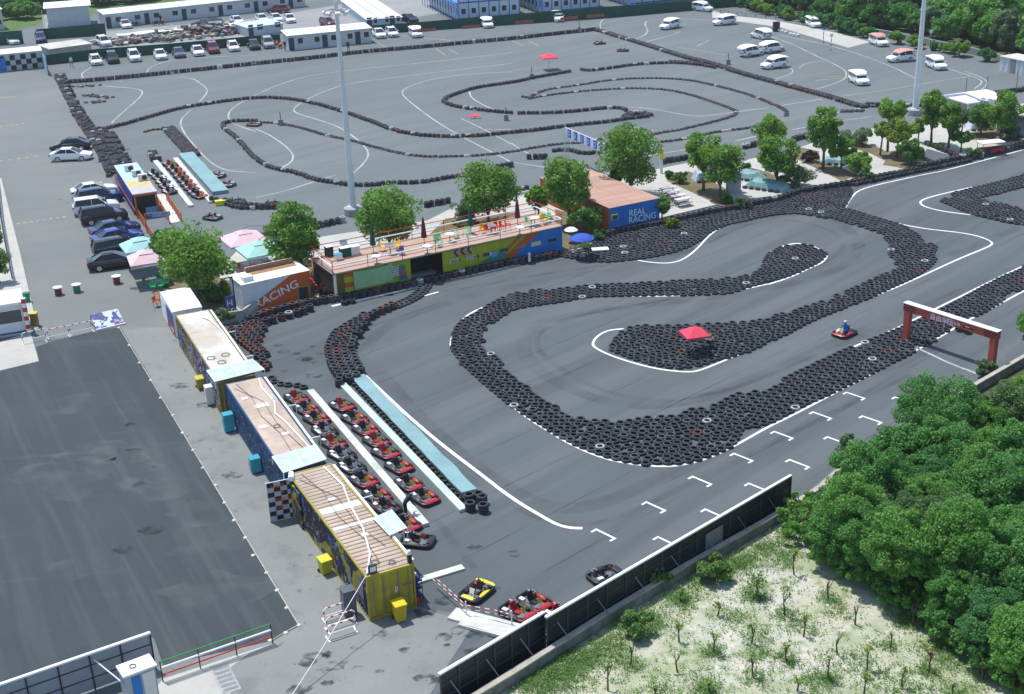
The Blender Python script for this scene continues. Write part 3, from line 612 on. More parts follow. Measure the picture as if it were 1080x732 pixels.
def leaf_object_mesh(name, P, m, tint=None):
    n = len(P)//4; me = bpy.data.meshes.new(name); me.vertices.add(n*4); me.vertices.foreach_set('co', P.ravel()); me.loops.add(n*4)
    me.loops.foreach_set('vertex_index', np.arange(n*4, dtype=np.int32)); me.polygons.add(n); me.polygons.foreach_set('loop_start', np.arange(n, dtype=np.int32)*4)
    me.polygons.foreach_set('loop_total', np.full(n, 4, np.int32)); me.materials.append(m); a = me.attributes.new('tint', 'FLOAT', 'FACE'); a.data.foreach_set('value', (rng.random(n) if tint is None else tint).astype(np.float32)); me.update(calc_edges=True); return me
def crown_points(seed, rx, rz, zc, nclump, nleaf, size, lump=.42, ground=False):
    r = np.random.default_rng(seed); cs = []
    for k in range(nclump):
        d = r.normal(size=3); d /= np.linalg.norm(d); d[2] = d[2]*.9+.12
        rad = r.uniform(.45, .8); cs.append((d*rad*np.array([rx, rx, rz]), r.uniform(.75, 1.25)*lump*min(rx, rz)))
    cs.append((np.array([0, 0, 0.]), .55*min(rx, rz)))
    per = nleaf//len(cs); out = []; tints = []
    for c, cr in cs:
        d = r.normal(size=(per, 3)); d /= np.linalg.norm(d, axis=1)[:, None]; rr = cr*(1-np.abs(r.normal(0, .22, per)))[:, None]
        C = c+d*rr*np.array([1, 1, .8]); N_ = d*.6+r.normal(0, .62, (per, 3))+np.array([0, 0, .3]); N_ /= np.linalg.norm(N_, axis=1)[:, None]
        C[:, 2] += zc*(.8 if ground else 1)
        if ground: C[:, 2] = np.abs(C[:, 2])+.02
        out.append(quads(C, N_, r.uniform(.45, 1.6, per)*size, r=r)); tints.append(np.clip(r.random()*.7+r.normal(0, .25, per)+.15, 0, 1))
    return np.vstack(out), [c for c, _ in cs], np.concatenate(tints)
def trunk_mb(cs, zc, r0, zfork, seed=0):
    b = MB(); rr = random.Random(seed); p = Vector((0, 0, -.05)); top = Vector((rr.uniform(-.1, .1), rr.uniform(-.1, .1), zfork))
    b.cyl(p, top, r0, r0*.72, 8); 
    for c in cs[:7]:
        e = Vector((c[0]*.8, c[1]*.8, c[2]*.7+zc)); mid = top.lerp(e, .5)+Vector((rr.uniform(-.15, .15), rr.uniform(-.15, .15), .1))
        b.cyl(top, mid, r0*.5, r0*.33, 6); b.cyl(mid, e, r0*.33, r0*.12, 5)
    return b
def make_tree(name, label, cat, seed, H, rx, crown_h, lm, nclump=16, nleaf=2600, size=.17, group=None, lump=.42, tr=.14, ground=False):
    t = thing(name, label, cat, group=group); rz = crown_h/2; zc = H-rz
    P, cs, tint = crown_points(seed, rx, rz, zc, int(nclump*2.0), int(nleaf*2.3), size*.86, lump*.8, ground=ground)
    me = leaf_object_mesh('crown', P, lm, tint); o = bpy.data.objects.new('crown', me); COL.objects.link(o); o.parent = t
    trunk_mb(cs, zc, tr, max(.4, H-crown_h*.9), seed).build('trunk', M_bark, t, smooth=True)
    return t
def plant_tree(box, basepx, label, seed, lm, name='camphor_tree', cat='tree', nleaf=2600, nclump=16, size=.15, group=None, lump=.42, z0=.12, ground=False):
    """box = x0, x1, ytop, ybot of the crown in the picture; basepx = foot of the trunk"""
    q = at(*basepx, z0); s = pxm(*basepx); x0, x1, yt, yb = box
    H = height_at(basepx, yt)-z0; ch = H-max(.1, height_at(basepx, yb))+z0
    t = make_tree(name, label, cat, seed, max(H, .5), (x1-x0)/2/s*1.1, max(ch, .5)*1.06, lm, nclump, nleaf, size, group, lump, tr=.05+.018*H, ground=ground)
    t.location = q; return t
GI = 'trees of the planted strip'
TR = [((167,250,232,306),(210,311),'large bright green camphor tree beside the pink parasol and white kiosk',1,L_camphor,5200,30),
 ((286,338,207,288),(314,293),'tall camphor tree behind the orange container with the window',2,L_camphor,4000,24),
 ((380,449,192,258),(412,263),'broad bushy tree behind the terrace, right of the tall lamp mast',3,L_camphor,4200,22),
 ((482,546,168,228),(516,237),'wide tree shading the terrace middle, beside a pale shrub',4,L_camphor,3600,22),
 ((574,623,155,226),(600,238),'dense dark crowned tree between terrace end and blue container',5,L_camphor,3800,22),
 ((637,699,126,200),(664,207),'largest tree behind the blue container, with a split two-lobed crown',6,L_camphor,4400,26),
 ((724,761,132,184),(742,201),'slim tree standing over the scrap awning with bare soil round it',7,L_camphor,2400,16),
 ((744,787,147,198),(760,208),'round-headed tree leaning over the covered kart heap',8,L_camphor,2800,16),
 ((796,831,118,156),(812,176),'small-crowned tree behind the twin-stem tree on the paved strip',9,L_camphor,2000,12),
 ((800,839,133,191),(819,196),'full-leafed tree beside the flowering bush and turquoise tarpaulin',10,L_camphor,2800,18),
 ((850,885,108,162),(868,178),'tall narrow tree with a clear trunk next to the maroon bush',11,L_camphor,2800,18),
 ((873,907,144,166),(887,178),'low spreading tree over parked go-karts near the narrow tree',12,L_camphor,1800,12),
 ((888,920,158,183),(903,186),'low bright tree in front, at the edge of the stacked tyre wall',13,L_camphor,1800,12),
 ((921,952,102,131),(936,160),'yellow-green tree crown rising above the two olive trees',14,L_camphor,1800,12),
 ((919,937,126,146),(928,164),'small olive tree with a crooked fork in its trunk',15,L_olive,1200,10),
 ((934,966,121,152),(946,166),'wide olive-toned tree beside the clipped round tree',16,L_olive,2200,14),
 ((946,977,145,168),(961,174),'clipped round low tree near the small asphalt bay',17,L_dark,2200,14),
 ((970,996,88,140),(982,152),'tall slender tree just beside the lamp mast base',18,L_camphor,2600,18),
 ((992,1014,98,145),(1000,157),'slender tree in front of the white tent, second tall one from the mast',19,L_camphor,2200,16),
 ((1017,1048,107,136),(1034,142),'dark rounded tree in front of the white tent canopy',20,L_dark,1900,13),
 ((1040,1073,90,141),(1055,148),'big airy tree with visible trunk near the grey shed wall',21,L_camphor,2800,18),
 ((1073,1095,98,135),(1086,146),'tree cut off by the picture edge above the white canopy',22,L_camphor,1600,12),
 ((1002,1025,133,151),(1013,160),'small tree in front of the glass-roofed karts by the tyre stacks',23,L_dark,1400,10),
 ((963,975,120,142),(968,150),'thin yellowish tree at the foot of the lamp mast',24,L_olive,900,8),
 ((163,192,238,276),(178,290),'dark small tree behind the big camphor tree by the parasols',25,L_dark,1700,12),
 ((1010,1022,113,131),(1014,140),'greyish little tree between slender tree and white tent',26,L_pale,800,8),
 ((556,580,190,222),(568,232),'short leafy tree on the soil bed behind the terrace end',27,L_camphor,1600,12),
 ((600,633,212,242),(617,246),'low bush-like tree between blue parasol and blue container',28,L_dark,1700,12),
 ((640,660,170,195),(650,204),'bluish bushy tree at the far corner of the orange roof',29,L_pale,1100,9),
 ((690,709,203,226),(698,232),'light green young tree beside the blue container wall',30,L_camphor,1200,9)]
for box, bp_, lab, sd, lm, nl, nc in TR: plant_tree(box, bp_, lab, sd, lm, nleaf=nl, nclump=nc, group=GI)
SHR = [((214,245,293,318),(229,321),'dark green shrub under the big camphor tree',41,L_dark,1500,11),
 ((226,252,320,338),(239,340),'pale clipped round hedge bush beside grey planter wall',42,L_pale,1500,12),
 ((477,504,204,236),(490,242),'pale grey-green feathery shrub behind the terrace railing',43,L_pale,1100,10),
 ((474,506,228,243),(490,246),'dark bluish hedge clump behind the terrace railing',44,L_dark,1200,10),
 ((624,641,239,252),(633,255),'round clipped bush in front of the orange container end',45,L_dark,800,8),
 ((707,726,178,193),(717,195),'round clipped bush, larger of two by the yellow sign',46,L_dark,800,8),
 ((701,713,177,188),(706,190),'round clipped bush, smaller of two by the yellow sign',47,L_dark,500,7),
 ((781,793,168,181),(786,183),'round bush behind the round-headed tree',48,L_dark,500,7),
 ((759,774,202,215),(766,217),'dark green round bush at the trunk of the round-headed tree',49,L_dark,600,8),
 ((773,793,206,220),(783,223),'silvery shrub beside the tyre wall and the upright slab',50,L_pale,800,8),
 ((701,717,226,240),(709,243),'yellowish clipped bush at the tyre wall corner',51,L_olive,600,8),
 ((845,864,155,171),(854,173),'maroon leafed round bush beside the narrow tree',52,L_maroon,800,9),
 ((905,923,178,190),(914,192),'dark clipped dome bush behind the stacked tyre wall',53,L_dark,700,8),
 ((826,859,168,196),(842,203),'light flowering bush with pale orange spots',54,L_pale,1400,10),
 ((885,921,129,152),(903,158),'silvery spreading shrub near the loose tyre stacks',55,L_pale,1500,11),
 ((882,900,140,152),(890,158),'dull green shrub beside the silvery spreading shrub',56,L_dark,700,7),
 ((985,998,148,157),(991,159),'dark dome bush at the kart tent edge',57,L_dark,500,7),
 ((1015,1032,151,166),(1024,168),'dark loose shrub between tyre stacks and white kart cover',58,L_dark,800,8),
 ((1058,1080,130,148),(1068,152),'grey-green shrub beside the white canopy',59,L_pale,900,9),
 ((818,834,182,196),(826,199),'small dark shrub under the flowering bush tree',60,L_dark,500,7),
 ((334,352,297,313),(341,316),'purple-brown leafy shrub at the terrace corner',61,L_maroon,900,9),
 ((1030,1052,378,396),(1038,398),'dusty green shrub at the gantry post beside the wall',62,L_pale,1200,9),
 ((882,906,450,492),(894,490),'grey-green shrub against the boundary wall near the grid marks',63,L_pale,700,12),
 ((679,711,592,619),(694,622),'broad-leafed climbing bush over the boundary wall by the black hoarding',65,L_weed,700,9),
 ((735,773,582,612),(754,620),'dark rounded bush on waste ground below the boundary wall',66,L_weed,1200,11),
 ((655,688,640,670),(671,676),'leafy bush on the waste ground near pale rubble',67,L_weed,1200,10)]
for box, bp_, lab, sd, lm, nl, nc in SHR: plant_tree((box[0], box[1], box[2], box[3]-1), (bp_[0], box[3]), lab, sd, lm, name='shrub', cat='shrub', nleaf=int(nl*1.2), nclump=nc, size=.095, lump=.4, z0=0 if bp_[1] > 350 else .12, ground=True)
for i, (x0, x1, yt, yb) in enumerate([(1046,1074,402,432),(1020,1050,414,446),(1066,1098,392,424),(990,1022,428,462),(962,990,442,474),(1056,1090,424,456)]):
    plant_tree((x0,x1,yt,yb), ((x0+x1)/2,yb), ['yellow-green bush','dark bush','bright bush','low bush','small bush','broad bush'][i]+' between the boundary wall and the thick wood', 120+i, [L_camphor,L_dark,L_camphor,L_weed,L_dark,L_weed][i], name='shrub', cat='shrub', nleaf=1500, nclump=12, size=.09, lump=.4, z0=0, ground=True)
# wood at the east edge
def forest(protos, pts, group, labels, smin=.85, smax=1.2):
    pl = [Placer(p) for p in protos]
    for i, (x, y) in enumerate(pts):
        k = int(rng.integers(len(pl))); s = rng.uniform(smin, smax)
        pl[k]((x, y, 0), rng.uniform(0, 6.28), labels[k], group, (s, s, s*rng.uniform(.9, 1.12)))
def poisson(poly, dist, n=6000):
    lo, hi = np.min(poly, 0), np.max(poly, 0); C = rng.uniform(lo, hi, (n, 2)); C = C[inside(C, np.array(poly))]; acc = []
    for p in C:
        if all((p[0]-q[0])**2+(p[1]-q[1])**2 > dist*dist for q in acc): acc.append(p)
    return acc
GW = 'trees of the dense wood beside the waste ground'
WL = ['dense mid green tree in the thick wood beside the waste ground', 'loose lighter green tree in the thick wood beside the waste ground', 'dark green bushy tree in the thick wood beside the waste ground', 'greyish green feathery tree in the thick wood beside the waste ground']
L_w2 = leaf_mat('woodland_leaves_light', (.090,.242,.049), (.153,.347,.066), (.226,.430,.091), .42); L_w3 = leaf_mat('woodland_leaves_deep', (.049,.172,.053), (.083,.247,.071), (.130,.328,.096), .42)
WP = [make_tree('woodland_tree', WL[0], 'tree', 71, 5.2, 2.5, 4.7, L_wood, 80, 17000, .066, GW, .22), make_tree('woodland_tree', WL[1], 'tree', 72, 5.6, 2.3, 4.9, L_w2, 76, 16500, .066, GW, .22),
      make_tree('woodland_tree', WL[2], 'tree', 73, 4.6, 2.6, 4.3, L_w3, 80, 17000, .064, GW, .22), make_tree('woodland_tree', WL[3], 'tree', 74, 5.0, 2.1, 4.6, leaf_mat('woodland_leaves_grey', (.072,.149,.046), (.118,.213,.072), (.174,.288,.097), .42), 74, 14000, .066, GW, .22)]
wood = wpts([(874,588),(886,570),(902,552),(915,520),(958,508),(1000,498),(1048,486),(1090,470),(1250,400),(1500,700),(1230,830),(1078,738),(1040,690),(985,655),(930,628),(885,606)])
WPT = sorted(poisson(wood, 1.75, 12000), key=lambda p: p[1]); forest(WP, WPT, GW, WL, .62, 1.08)
for box, bp_, lab, sd, lm, nl in [((940,1030,392,470),(985,484),'tall loose tree overhanging the grid marks at the wood edge',80,L_wood,8000),((1062,1108,308,372),(1092,392),'tree reaching up at the picture edge beside the gantry post',81,L_w2,5000),
   ((852,914,528,592),(880,596),'low dense tree at the wood tip beside the boundary wall end',82,L_wood,6500),((915,975,445,500),(945,520),'rounded tree at the wood edge just below the wall shrub',83,L_wood,6000)]:
    plant_tree(box, bp_, lab, sd, lm, name='woodland_tree', nleaf=int(nl*1.8), nclump=70, size=.068, group=GW, lump=.23, z0=0)
GE = 'bushes along the edge of the dense wood'; EL = ['mid green bush at the foot of the dense wood beside the sand', 'bright bush at the foot of the dense wood beside the sand']
EP = [make_tree('wood_bush', EL[0], 'bush', 75, 2.0, 1.5, 2.0, L_wood, 30, 3600, .07, GE, .26, ground=True), make_tree('wood_bush', EL[1], 'bush', 76, 1.7, 1.7, 1.7, L_w2, 30, 3600, .07, GE, .26, ground=True)]
forest(EP, [tuple(at(x+rng.uniform(-6,6), y+rng.uniform(-4,4))[:2]) for x, y in [(846,566),(862,584),(880,594),(900,604),(920,616),(940,626),(958,636),(976,648),(994,660),(1012,672),(1030,686),(1046,700),(1062,716),(1076,728),(870,560),(905,590),(935,612),(968,640),(1005,668),(1040,692),(1070,708),(890,584),(950,618),(985,644),(1024,668),(1056,690),(1078,700),(852,550)]], GE, EL, .7, 1.35)
# far woodland behind the wall at the north-east
GF = 'trees of the far wood behind the grey wall'
FL = ['dense green tree in the far wood behind the grey wall', 'pale willowy tree in the far wood behind the grey wall', 'dark tree in the far wood behind the grey wall']
FP = [make_tree('far_tree', FL[0], 'tree', 91, 7.0, 3.8, 7.0, L_w2, 28, 3600, .34, GF, .34), make_tree('far_tree', FL[1], 'tree', 92, 6.6, 3.0, 6.6, L_pale, 24, 3000, .32, GF, .34), make_tree('far_tree', FL[2], 'tree', 93, 6.0, 3.4, 6.0, L_wood, 26, 3200, .34, GF, .34)]
fw = wpts(Z('A4',(-260,-16),(0,34),(130,66),(300,98),(430,124),(560,146),(700,174),(920,216),(1100,262),(1600,330))+[(1250,20),(960,16),(900,-30),(740,-40)])
forest(FP, poisson(fw, 3.5, 9000), GF, FL, .65, 1.1)
GH = 'bushes along the foot of the grey wall'
HL = ['leafy bush at the foot of the grey wall by the far lot', 'pale bush at the foot of the grey wall by the far lot']
HP = [make_tree('wall_bush', HL[0], 'bush', 95, 2.0, 1.6, 2.0, L_w3, 12, 900, .2, GH), make_tree('wall_bush', HL[1], 'bush', 96, 2.2, 1.4, 2.2, L_camphor, 10, 800, .2, GH)]
hb = np.array(wpts(Z('A4',(-100,30),(20,66),(140,98),(250,118),(470,168),(560,184),(700,212),(800,232),(930,262)))); hq = resample(hb, 2.2)+rng.normal(0, .5, (len(resample(hb, 2.2)), 2))
forest(HP, [p for p in hq if rng.random() < .9], GH, HL, .6, 1.35)
# green belt behind the white cabins at the north-west
GN = 'trees behind the white cabins'
NL = ['dark green tree behind the white cabins', 'bright green bushy tree behind the white cabins']
NP = [make_tree('belt_tree', NL[0], 'tree', 97, 6, 3.6, 5.4, L_w3, 20, 2600, .36, GN), make_tree('belt_tree', NL[1], 'tree', 98, 4.2, 3.2, 3.9, L_w2, 18, 2200, .34, GN)]
nb = [at(x, y) for x, y in [(2,14),(14,10),(26,8),(36,11),(12,20),(30,20),(-8,16),(44,4),(108,6),(120,2),(134,4),(150,1),(165,-1),(182,-2),(200,-4),(222,-5),(245,-7),(268,-9),(300,-10),(100,-6),(128,-8),(160,-9),(200,-12),(20,-4),(40,-8),(0,0)]]
forest(NP, [(q.x, q.y) for q in nb]+[tuple(p) for p in poisson(wpts([(-30,26),(40,18),(46,4),(100,6),(330,-14),(330,-34),(-40,-12)]), 4.2)], GN, NL, .6, 1.1)
# roadside green at the west edge
for box, bp_, lab, sd, lm in [((-14,12,262,292),(0,300),'leafy shrub behind the west pavement next to the booth',101,L_weed),((-16,8,232,262),(-4,270),'dark shrub behind the west pavement, upper of two',102,L_dark)]:
    plant_tree(box, bp_, lab, sd, lm, name='shrub', cat='shrub', nleaf=1300, nclump=12, size=.12, z0=0)
# saplings and weeds of the waste ground
SAP = [('D4',110,228,112,'y'),('D4',70,400,265,'y'),('D4',150,490,395,'y'),('D4',255,335,240,'b'),('D4',367,438,345,'b'),('D4',612,440,338,'b'),('D4',293,565,465,'b'),('D4',252,672,555,'y'),('D4',420,630,528,'y'),('D4',515,540,440,'b'),
 ('D4',565,705,615,'y'),('D4',678,645,552,'w'),('D4',905,672,570,'y'),('D4',78,595,520,'y'),('D4',405,730,650,'y'),('D4',785,740,680,'b'),('D4',122,720,660,'y'),('D4',772,540,470,'b'),('D3',705,512,425,'y'),('D3',848,560,460,'y'),('D3',868,402,335,'y'),('D3',712,345,292,'y'),('D3',1010,518,430,'y'),
 ('D3',1015,660,560,'y'),('D3',698,640,535,'b'),('D3',500,615,505,'b'),('D3',405,720,590,'y'),('D3',530,475,390,'g'),('D3',1027,330,250,'g'),('D3',830,725,670,'y'),('D3',600,740,700,'y'),('D4',880,60,0,'g')]
KND = {'y': 'young sapling with sparse yellow-green leaves', 'b': 'bare branching sapling', 'w': 'withered brown-leaved sapling', 'g': 'leafy green sapling'}
for i, (wn, x, yb, yt, k) in enumerate(SAP):
    bp_ = Z1(wn, x, yb); H = height_at(bp_, Z1(wn, x, yt)[1]); q = at(*bp_); rr = random.Random(200+i); r = np.random.default_rng(300+i)
    t = thing('sapling', KND[k]+' on the sandy waste ground', 'sapling', q, 0, KND[k]+'s on the waste ground'); b = MB(); tips = []
    f = Vector((rr.uniform(-.1, .1), rr.uniform(-.1, .1), H*.42)); b.cyl((0,0,-.03), f, .05, .035, 6)
    for j in range(rr.randint(3, 5)):
        e = Vector((rr.uniform(-.2, .2)*H*.6, rr.uniform(-.2, .2)*H*.6, H*rr.uniform(.68, 1.0))); mid = f.lerp(e, .5)+Vector((rr.uniform(-.06, .06), rr.uniform(-.06, .06), .05))
        b.cyl(f, mid, .03, .022, 5); b.cyl(mid, e, .022, .01, 5); tips += [e, mid.lerp(e, .5)]
    b.build('trunk', M_bark, t)
    if k != 'b':
        T = np.array([list(v) for v in tips]); n = 60 if k != 'g' else 320; C = T[r.integers(len(T), size=n)]+r.normal(0, .085 if k != 'g' else .2, (n, 3)); N_ = r.normal(0, 1, (n, 3))+[0, 0, .6]; N_ /= np.linalg.norm(N_, axis=1)[:, None]
        o = bpy.data.objects.new('crown', leaf_object_mesh('crown', quads(C, N_, r.uniform(.04, .085, n), r=r), {'y': L_olive, 'w': L_brown, 'g': L_weed}[k])); COL.objects.link(o); o.parent = t
def scatter(poly, n, spread, per, size, clusters):
    lo, hi = np.min(poly, 0), np.max(poly, 0); C = rng.uniform(lo, hi, (n*4, 2)); C = C[inside(C, np.array(poly))][:n]; out = []
    C = np.vstack([C]+[np.array([c[:2]])+rng.normal(0, c[2], (c[3], 2)) for c in clusters])
    for c in C:
        m = int(per*rng.uniform(.5, 1.6)); s = spread*rng.uniform(.4, 1.5); P = np.c_[c+rng.normal(0, s, (m, 2)), np.abs(rng.normal(0, .08, m))+.02]; N_ = np.c_[rng.normal(0, .6, (m, 2)), np.ones(m)]
        N_ /= np.linalg.norm(N_, axis=1)[:, None]; out.append(quads(P, N_, rng.uniform(.5, 1.4, m)*size))
    return np.vstack(out)
wg = wpts([(540,728),(640,662),(815,562),(870,600),(930,630),(1000,662),(1090,722),(1100,760),(500,760)])
cl = []
for x, y, s, n in [(605,700,.9,90),(585,722,.8,80),(640,690,.6,40),(690,660,.6,30),(830,565,.7,50),(820,590,.6,40),(775,650,.5,20),(795,625,.5,25),(800,672,.5,22),(845,662,.5,22),(960,655,.5,40),(990,690,.7,60),(900,700,.6,35),(950,725,.8,60),(860,720,.6,30),(800,690,.4,15),(700,728,.5,25),(745,725,.5,25),(1030,712,.6,30),(720,600,.5,25),(885,645,.5,20),(655,650,.5,25),(780,592,.5,30),(1000,615,.8,40)]:
    q = at(x, y); cl.append((q.x, q.y, s, n))
for k_ in range(26):
    u = k_/25; q = at(552+u*262, 722-u*156+rng.uniform(2, 12)); cl.append((q.x, q.y, rng.uniform(.35, .6), int(rng.uniform(6, 26))))
for i, (wn, x, yb, yt, k) in enumerate(SAP):
    if i % 2 or k == 'g': q = at(*Z1(wn, x, yb)); cl.append((q.x, q.y+.1, rng.uniform(.22, .42), int(rng.uniform(14, 34))))
me = leaf_object_mesh('weeds', scatter(wg, 700, .16, 12, .04, [(c[0], c[1], c[2], int(c[3]*2.6)) for c in cl]), L_weed); o = bpy.data.objects.new('weeds', me); COL.objects.link(o); tag(o, 'low green weeds scattered over the sandy waste ground', 'weeds', kind='stuff')
b = MB()
for c in poisson(wg, .45, 1800)[:330]:
    s_ = abs(rng.normal(0, .03))+.018; v = rng.normal(0, 1, (6, 3)); v = np.array([[1,0,0],[-1,0,0],[0,1,0],[0,-1,0],[0,0,.8],[0,0,-.6]])*s_*rng.uniform(.6, 1.5, (6, 1))+rng.normal(0, s_*.25, (6, 3)); v += [c[0], c[1], s_*.3]
    b.add(v.tolist(), [(0,2,4),(2,1,4),(1,3,4),(3,0,4),(2,0,5),(1,2,5),(3,1,5),(0,3,5)])
tag(b.build('rubble', mat('pale_stone', (.5,.47,.4), rough=.9, var=.25)), 'pale stones and rubble strewn over the waste ground', 'rubble', kind='stuff')
# ------------------------------------------------------------------ vehicles
def paint(name, c, rough=.28, coat=.6): return mat('car_paint_'+name, c, rough=rough, var=.03, scale=.5, spec=.5, coat=coat)
P_white = paint('white', (.78,.79,.8)); P_black = paint('black', (.006,.0065,.008), .22, .3); P_navy = paint('navy', (.012,.03,.11)); P_blue = paint('blue', (.02,.05,.26)); P_grey = paint('grey', (.32,.34,.36)); P_dark = paint('charcoal', (.012,.013,.016), .25, .35); P_red = paint('red', (.16,.015,.02)); P_slate = paint('slate_blue', (.05,.08,.15))
M_glass = mat('car_glass', (.018,.022,.027), rough=.06, var=.02, spec=.6); M_tyre = mat('tyre_rubber', (.02,.02,.022), rough=.8, var=.1); M_rim = mat('alloy', (.5,.51,.52), rough=.3, metal=.8, var=.05)
M_lamp = mat('clear_lamp', (.75,.77,.78), rough=.1, var=.02); M_tail = mat('tail_lamp', (.3,.012,.012), rough=.2, var=.02); M_plastic = mat('black_plastic', (.02,.021,.023), rough=.5, var=.15); M_chrome = mat('chrome', (.7,.7,.7), rough=.12, metal=1, var=.02)
def ring(x, hw, zb, zt, tuck=.06):
    h = zt-zb
    return [(x,-hw*.82,zb),(x,-hw*.97,zb+h*.15),(x,-hw,zb+h*.45),(x,-hw*.985,zb+h*.75),(x,-hw*.9,zt-tuck*.35),(x,-hw*.5,zt),(x,hw*.5,zt),(x,hw*.9,zt-tuck*.35),(x,hw*.985,zb+h*.75),(x,hw,zb+h*.45),(x,hw*.97,zb+h*.15),(x,hw*.82,zb)]
SHAPE = {  # body sections (x, half width, bottom, top); greenhouse base x0, x1, roof x0, x1, roof height
 'sedan': ([(-2.42,.62,.42,.78),(-2.36,.8,.3,.93),(-2.1,.88,.22,.99),(-1.4,.92,.19,.99),(0,.92,.18,.96),(.9,.92,.19,.96),(1.6,.9,.2,.86),(2.15,.84,.22,.76),(2.38,.68,.26,.66),(2.43,.5,.34,.56)], -1.98, 1.2, -1.05, .12, 1.45, 4.86),
 'suv': ([(-2.3,.7,.45,.9),(-2.25,.84,.34,1.02),(-2.0,.91,.26,1.06),(-1.2,.94,.24,1.06),(0,.94,.24,1.04),(.9,.94,.24,1.04),(1.6,.92,.25,.98),(2.1,.86,.27,.88),(2.3,.74,.32,.76),(2.35,.55,.4,.66)], -2.2, 1.2, -1.95, .3, 1.68, 4.68),
 'mpv': ([(-2.35,.72,.42,.9),(-2.3,.86,.3,1.0),(-2.0,.91,.22,1.04),(-1.2,.93,.2,1.04),(0,.93,.2,1.02),(1.1,.93,.2,1.0),(1.7,.9,.22,.9),(2.15,.83,.24,.78),(2.34,.7,.28,.68),(2.38,.5,.34,.6)], -2.28, 1.5, -2.05, .35, 1.62, 4.74),
 'hatch': ([(-2.0,.68,.42,.85),(-1.95,.8,.3,.95),(-1.7,.85,.22,.99),(-1,.87,.2,.99),(0,.87,.2,.97),(.8,.87,.2,.96),(1.4,.85,.22,.86),(1.85,.78,.24,.74),(2.0,.64,.28,.64),(2.04,.48,.34,.56)], -1.92, 1.05, -1.6, .2, 1.5, 4.0)}
def make_car(kind, pm, label, cat='car', group=None, cover=None, name='parked_car'):
    S, gb0, gb1, gr0, gr1, gh, Ln = SHAPE[kind]; t = thing(name, label, cat, group=group); b = MB()
    b.loft([ring(*s) for s in S]); hb = .79 if kind != 'hatch' else .74; hr = hb*.76; zb = .93 if kind in ('sedan', 'hatch') else 1.0; zr = gh-.045
    # roof slab and pillars in body colour
    b.loft([[(gr0-.02,-hr,zr-.01),(gr0-.02,hr,zr-.01),(gr0+.1,hr*.86,gh),(gr0+.1,-hr*.86,gh)],[(gr1+.02,-hr,zr-.01),(gr1+.02,hr,zr-.01),(gr1-.14,hr*.86,gh),(gr1-.14,-hr*.86,gh)]])
    for s in (-1, 1):
        for (xa, xb_, wd) in ((gb1, gr1, .07), (gb0, gr0, .2 if kind != 'sedan' else .16)):
            b.cyl((xa-.02*(1 if xa > 0 else -1), s*(hb+.005), zb-.03), (xb_, s*(hr+.005), zr), wd*.62, wd*.5, 5)
        xm = -.35; b.cyl((xm, s*(hb+.004), zb-.03), (xm-.04, s*(hr+.004), zr), .045, .04, 5)
        b.cyl((gr0, s*(hr+.002), zr), (gr1, s*(hr+.002), zr), .04, .04, 5)
        b.box(gb1-.32, gb1-.14, s*.95-.09, s*.95+.09, zb+.02, zb+.16)                 # mirrors
        for xw in (1.42*Ln/4.86, -1.42*Ln/4.86):                                         # arches
            b.cyl((xw, s*.78, .33), (xw, s*.935, .33), .4, .39, 14)
    b.box(-Ln*.44, Ln*.44, -.7, .7, .16, .3); body = b.build('body', pm, t, smooth=True)
    ox = [(gb1,-hb,zb),(gb1,hb,zb),(gr1,hr,zr),(gr1,-hr,zr)]; rx_ = [(gb0,-hb,zb),(gb0,hb,zb),(gr0,hr,zr),(gr0,-hr,zr)]
    b = MB(); b.add(ox+[(p[0]-.1,p[1],p[2]-.02) for p in ox], [(0,1,2,3),(7,6,5,4),(0,4,5,1),(2,6,7,3)]); b.build('windscreen', M_glass, t)
    b = MB(); b.add(rx_+[(p[0]+.1,p[1],p[2]-.02) for p in rx_], [(3,2,1,0),(4,5,6,7),(1,5,4,0),(3,7,6,2)]); b.build('rear_window', M_glass, t)
    for s in (-1, 1):
        q = [(gb0,s*hb,zb),(gb1,s*hb,zb),(gr1,s*hr,zr),(gr0,s*hr,zr)]; b = MB(); b.add(q+[(p[0],p[1]-s*.1,p[2]) for p in q], [(0,1,2,3),(7,6,5,4)]); b.build('side_window', M_glass, t)
    b = MB()
    for s in (-1, 1): b.cyl((gb0+.1,s*(hb+.05),zb-.01),(gb1-.1,s*(hb+.05),zb-.01),.016,None,5)
    b.build('window_trim', M_chrome, t); fx, rx = S[-3][0], S[1][0]
    for s in (-1, 1):
        b = MB(); b.loft([[(fx-.18,s*.72,.62),(fx-.18,s*.84,.62),(fx-.18,s*.82,.78),(fx-.18,s*.66,.79)],[(fx+.16,s*.46,.56),(fx+.12,s*.72,.56),(fx+.1,s*.7,.68),(fx+.13,s*.44,.69)]]); b.build('headlight', M_lamp, t)
        b = MB(); b.box(rx-.06, rx+.12, min(s*.5,s*.83), max(s*.5,s*.83), S[1][3]-.24, S[1][3]-.06); b.build('tail_light', M_tail, t)
        for xw in (1.42*Ln/4.86, -1.42*Ln/4.86):
            b = MB(); y0, y1 = s*.76, s*.955; b.cyl((xw,y0,.32), (xw,y1,.32), .325, .32, 16); wl = b.build('wheel', M_tyre, t)
            b = MB(); b.cyl((xw,y1-s*.05,.32), (xw,y1+s*.008,.32), .225, .22, 12)
            b.build('rim', M_rim, wl)
    b = MB(); b.box(fx+.02, S[-1][0]+.01, -.4, .4, .36, .5); b.box(S[0][0]-.012, S[0][0]+.06, -.5, .5, .5, .62); b.build('grille', M_plastic, t)
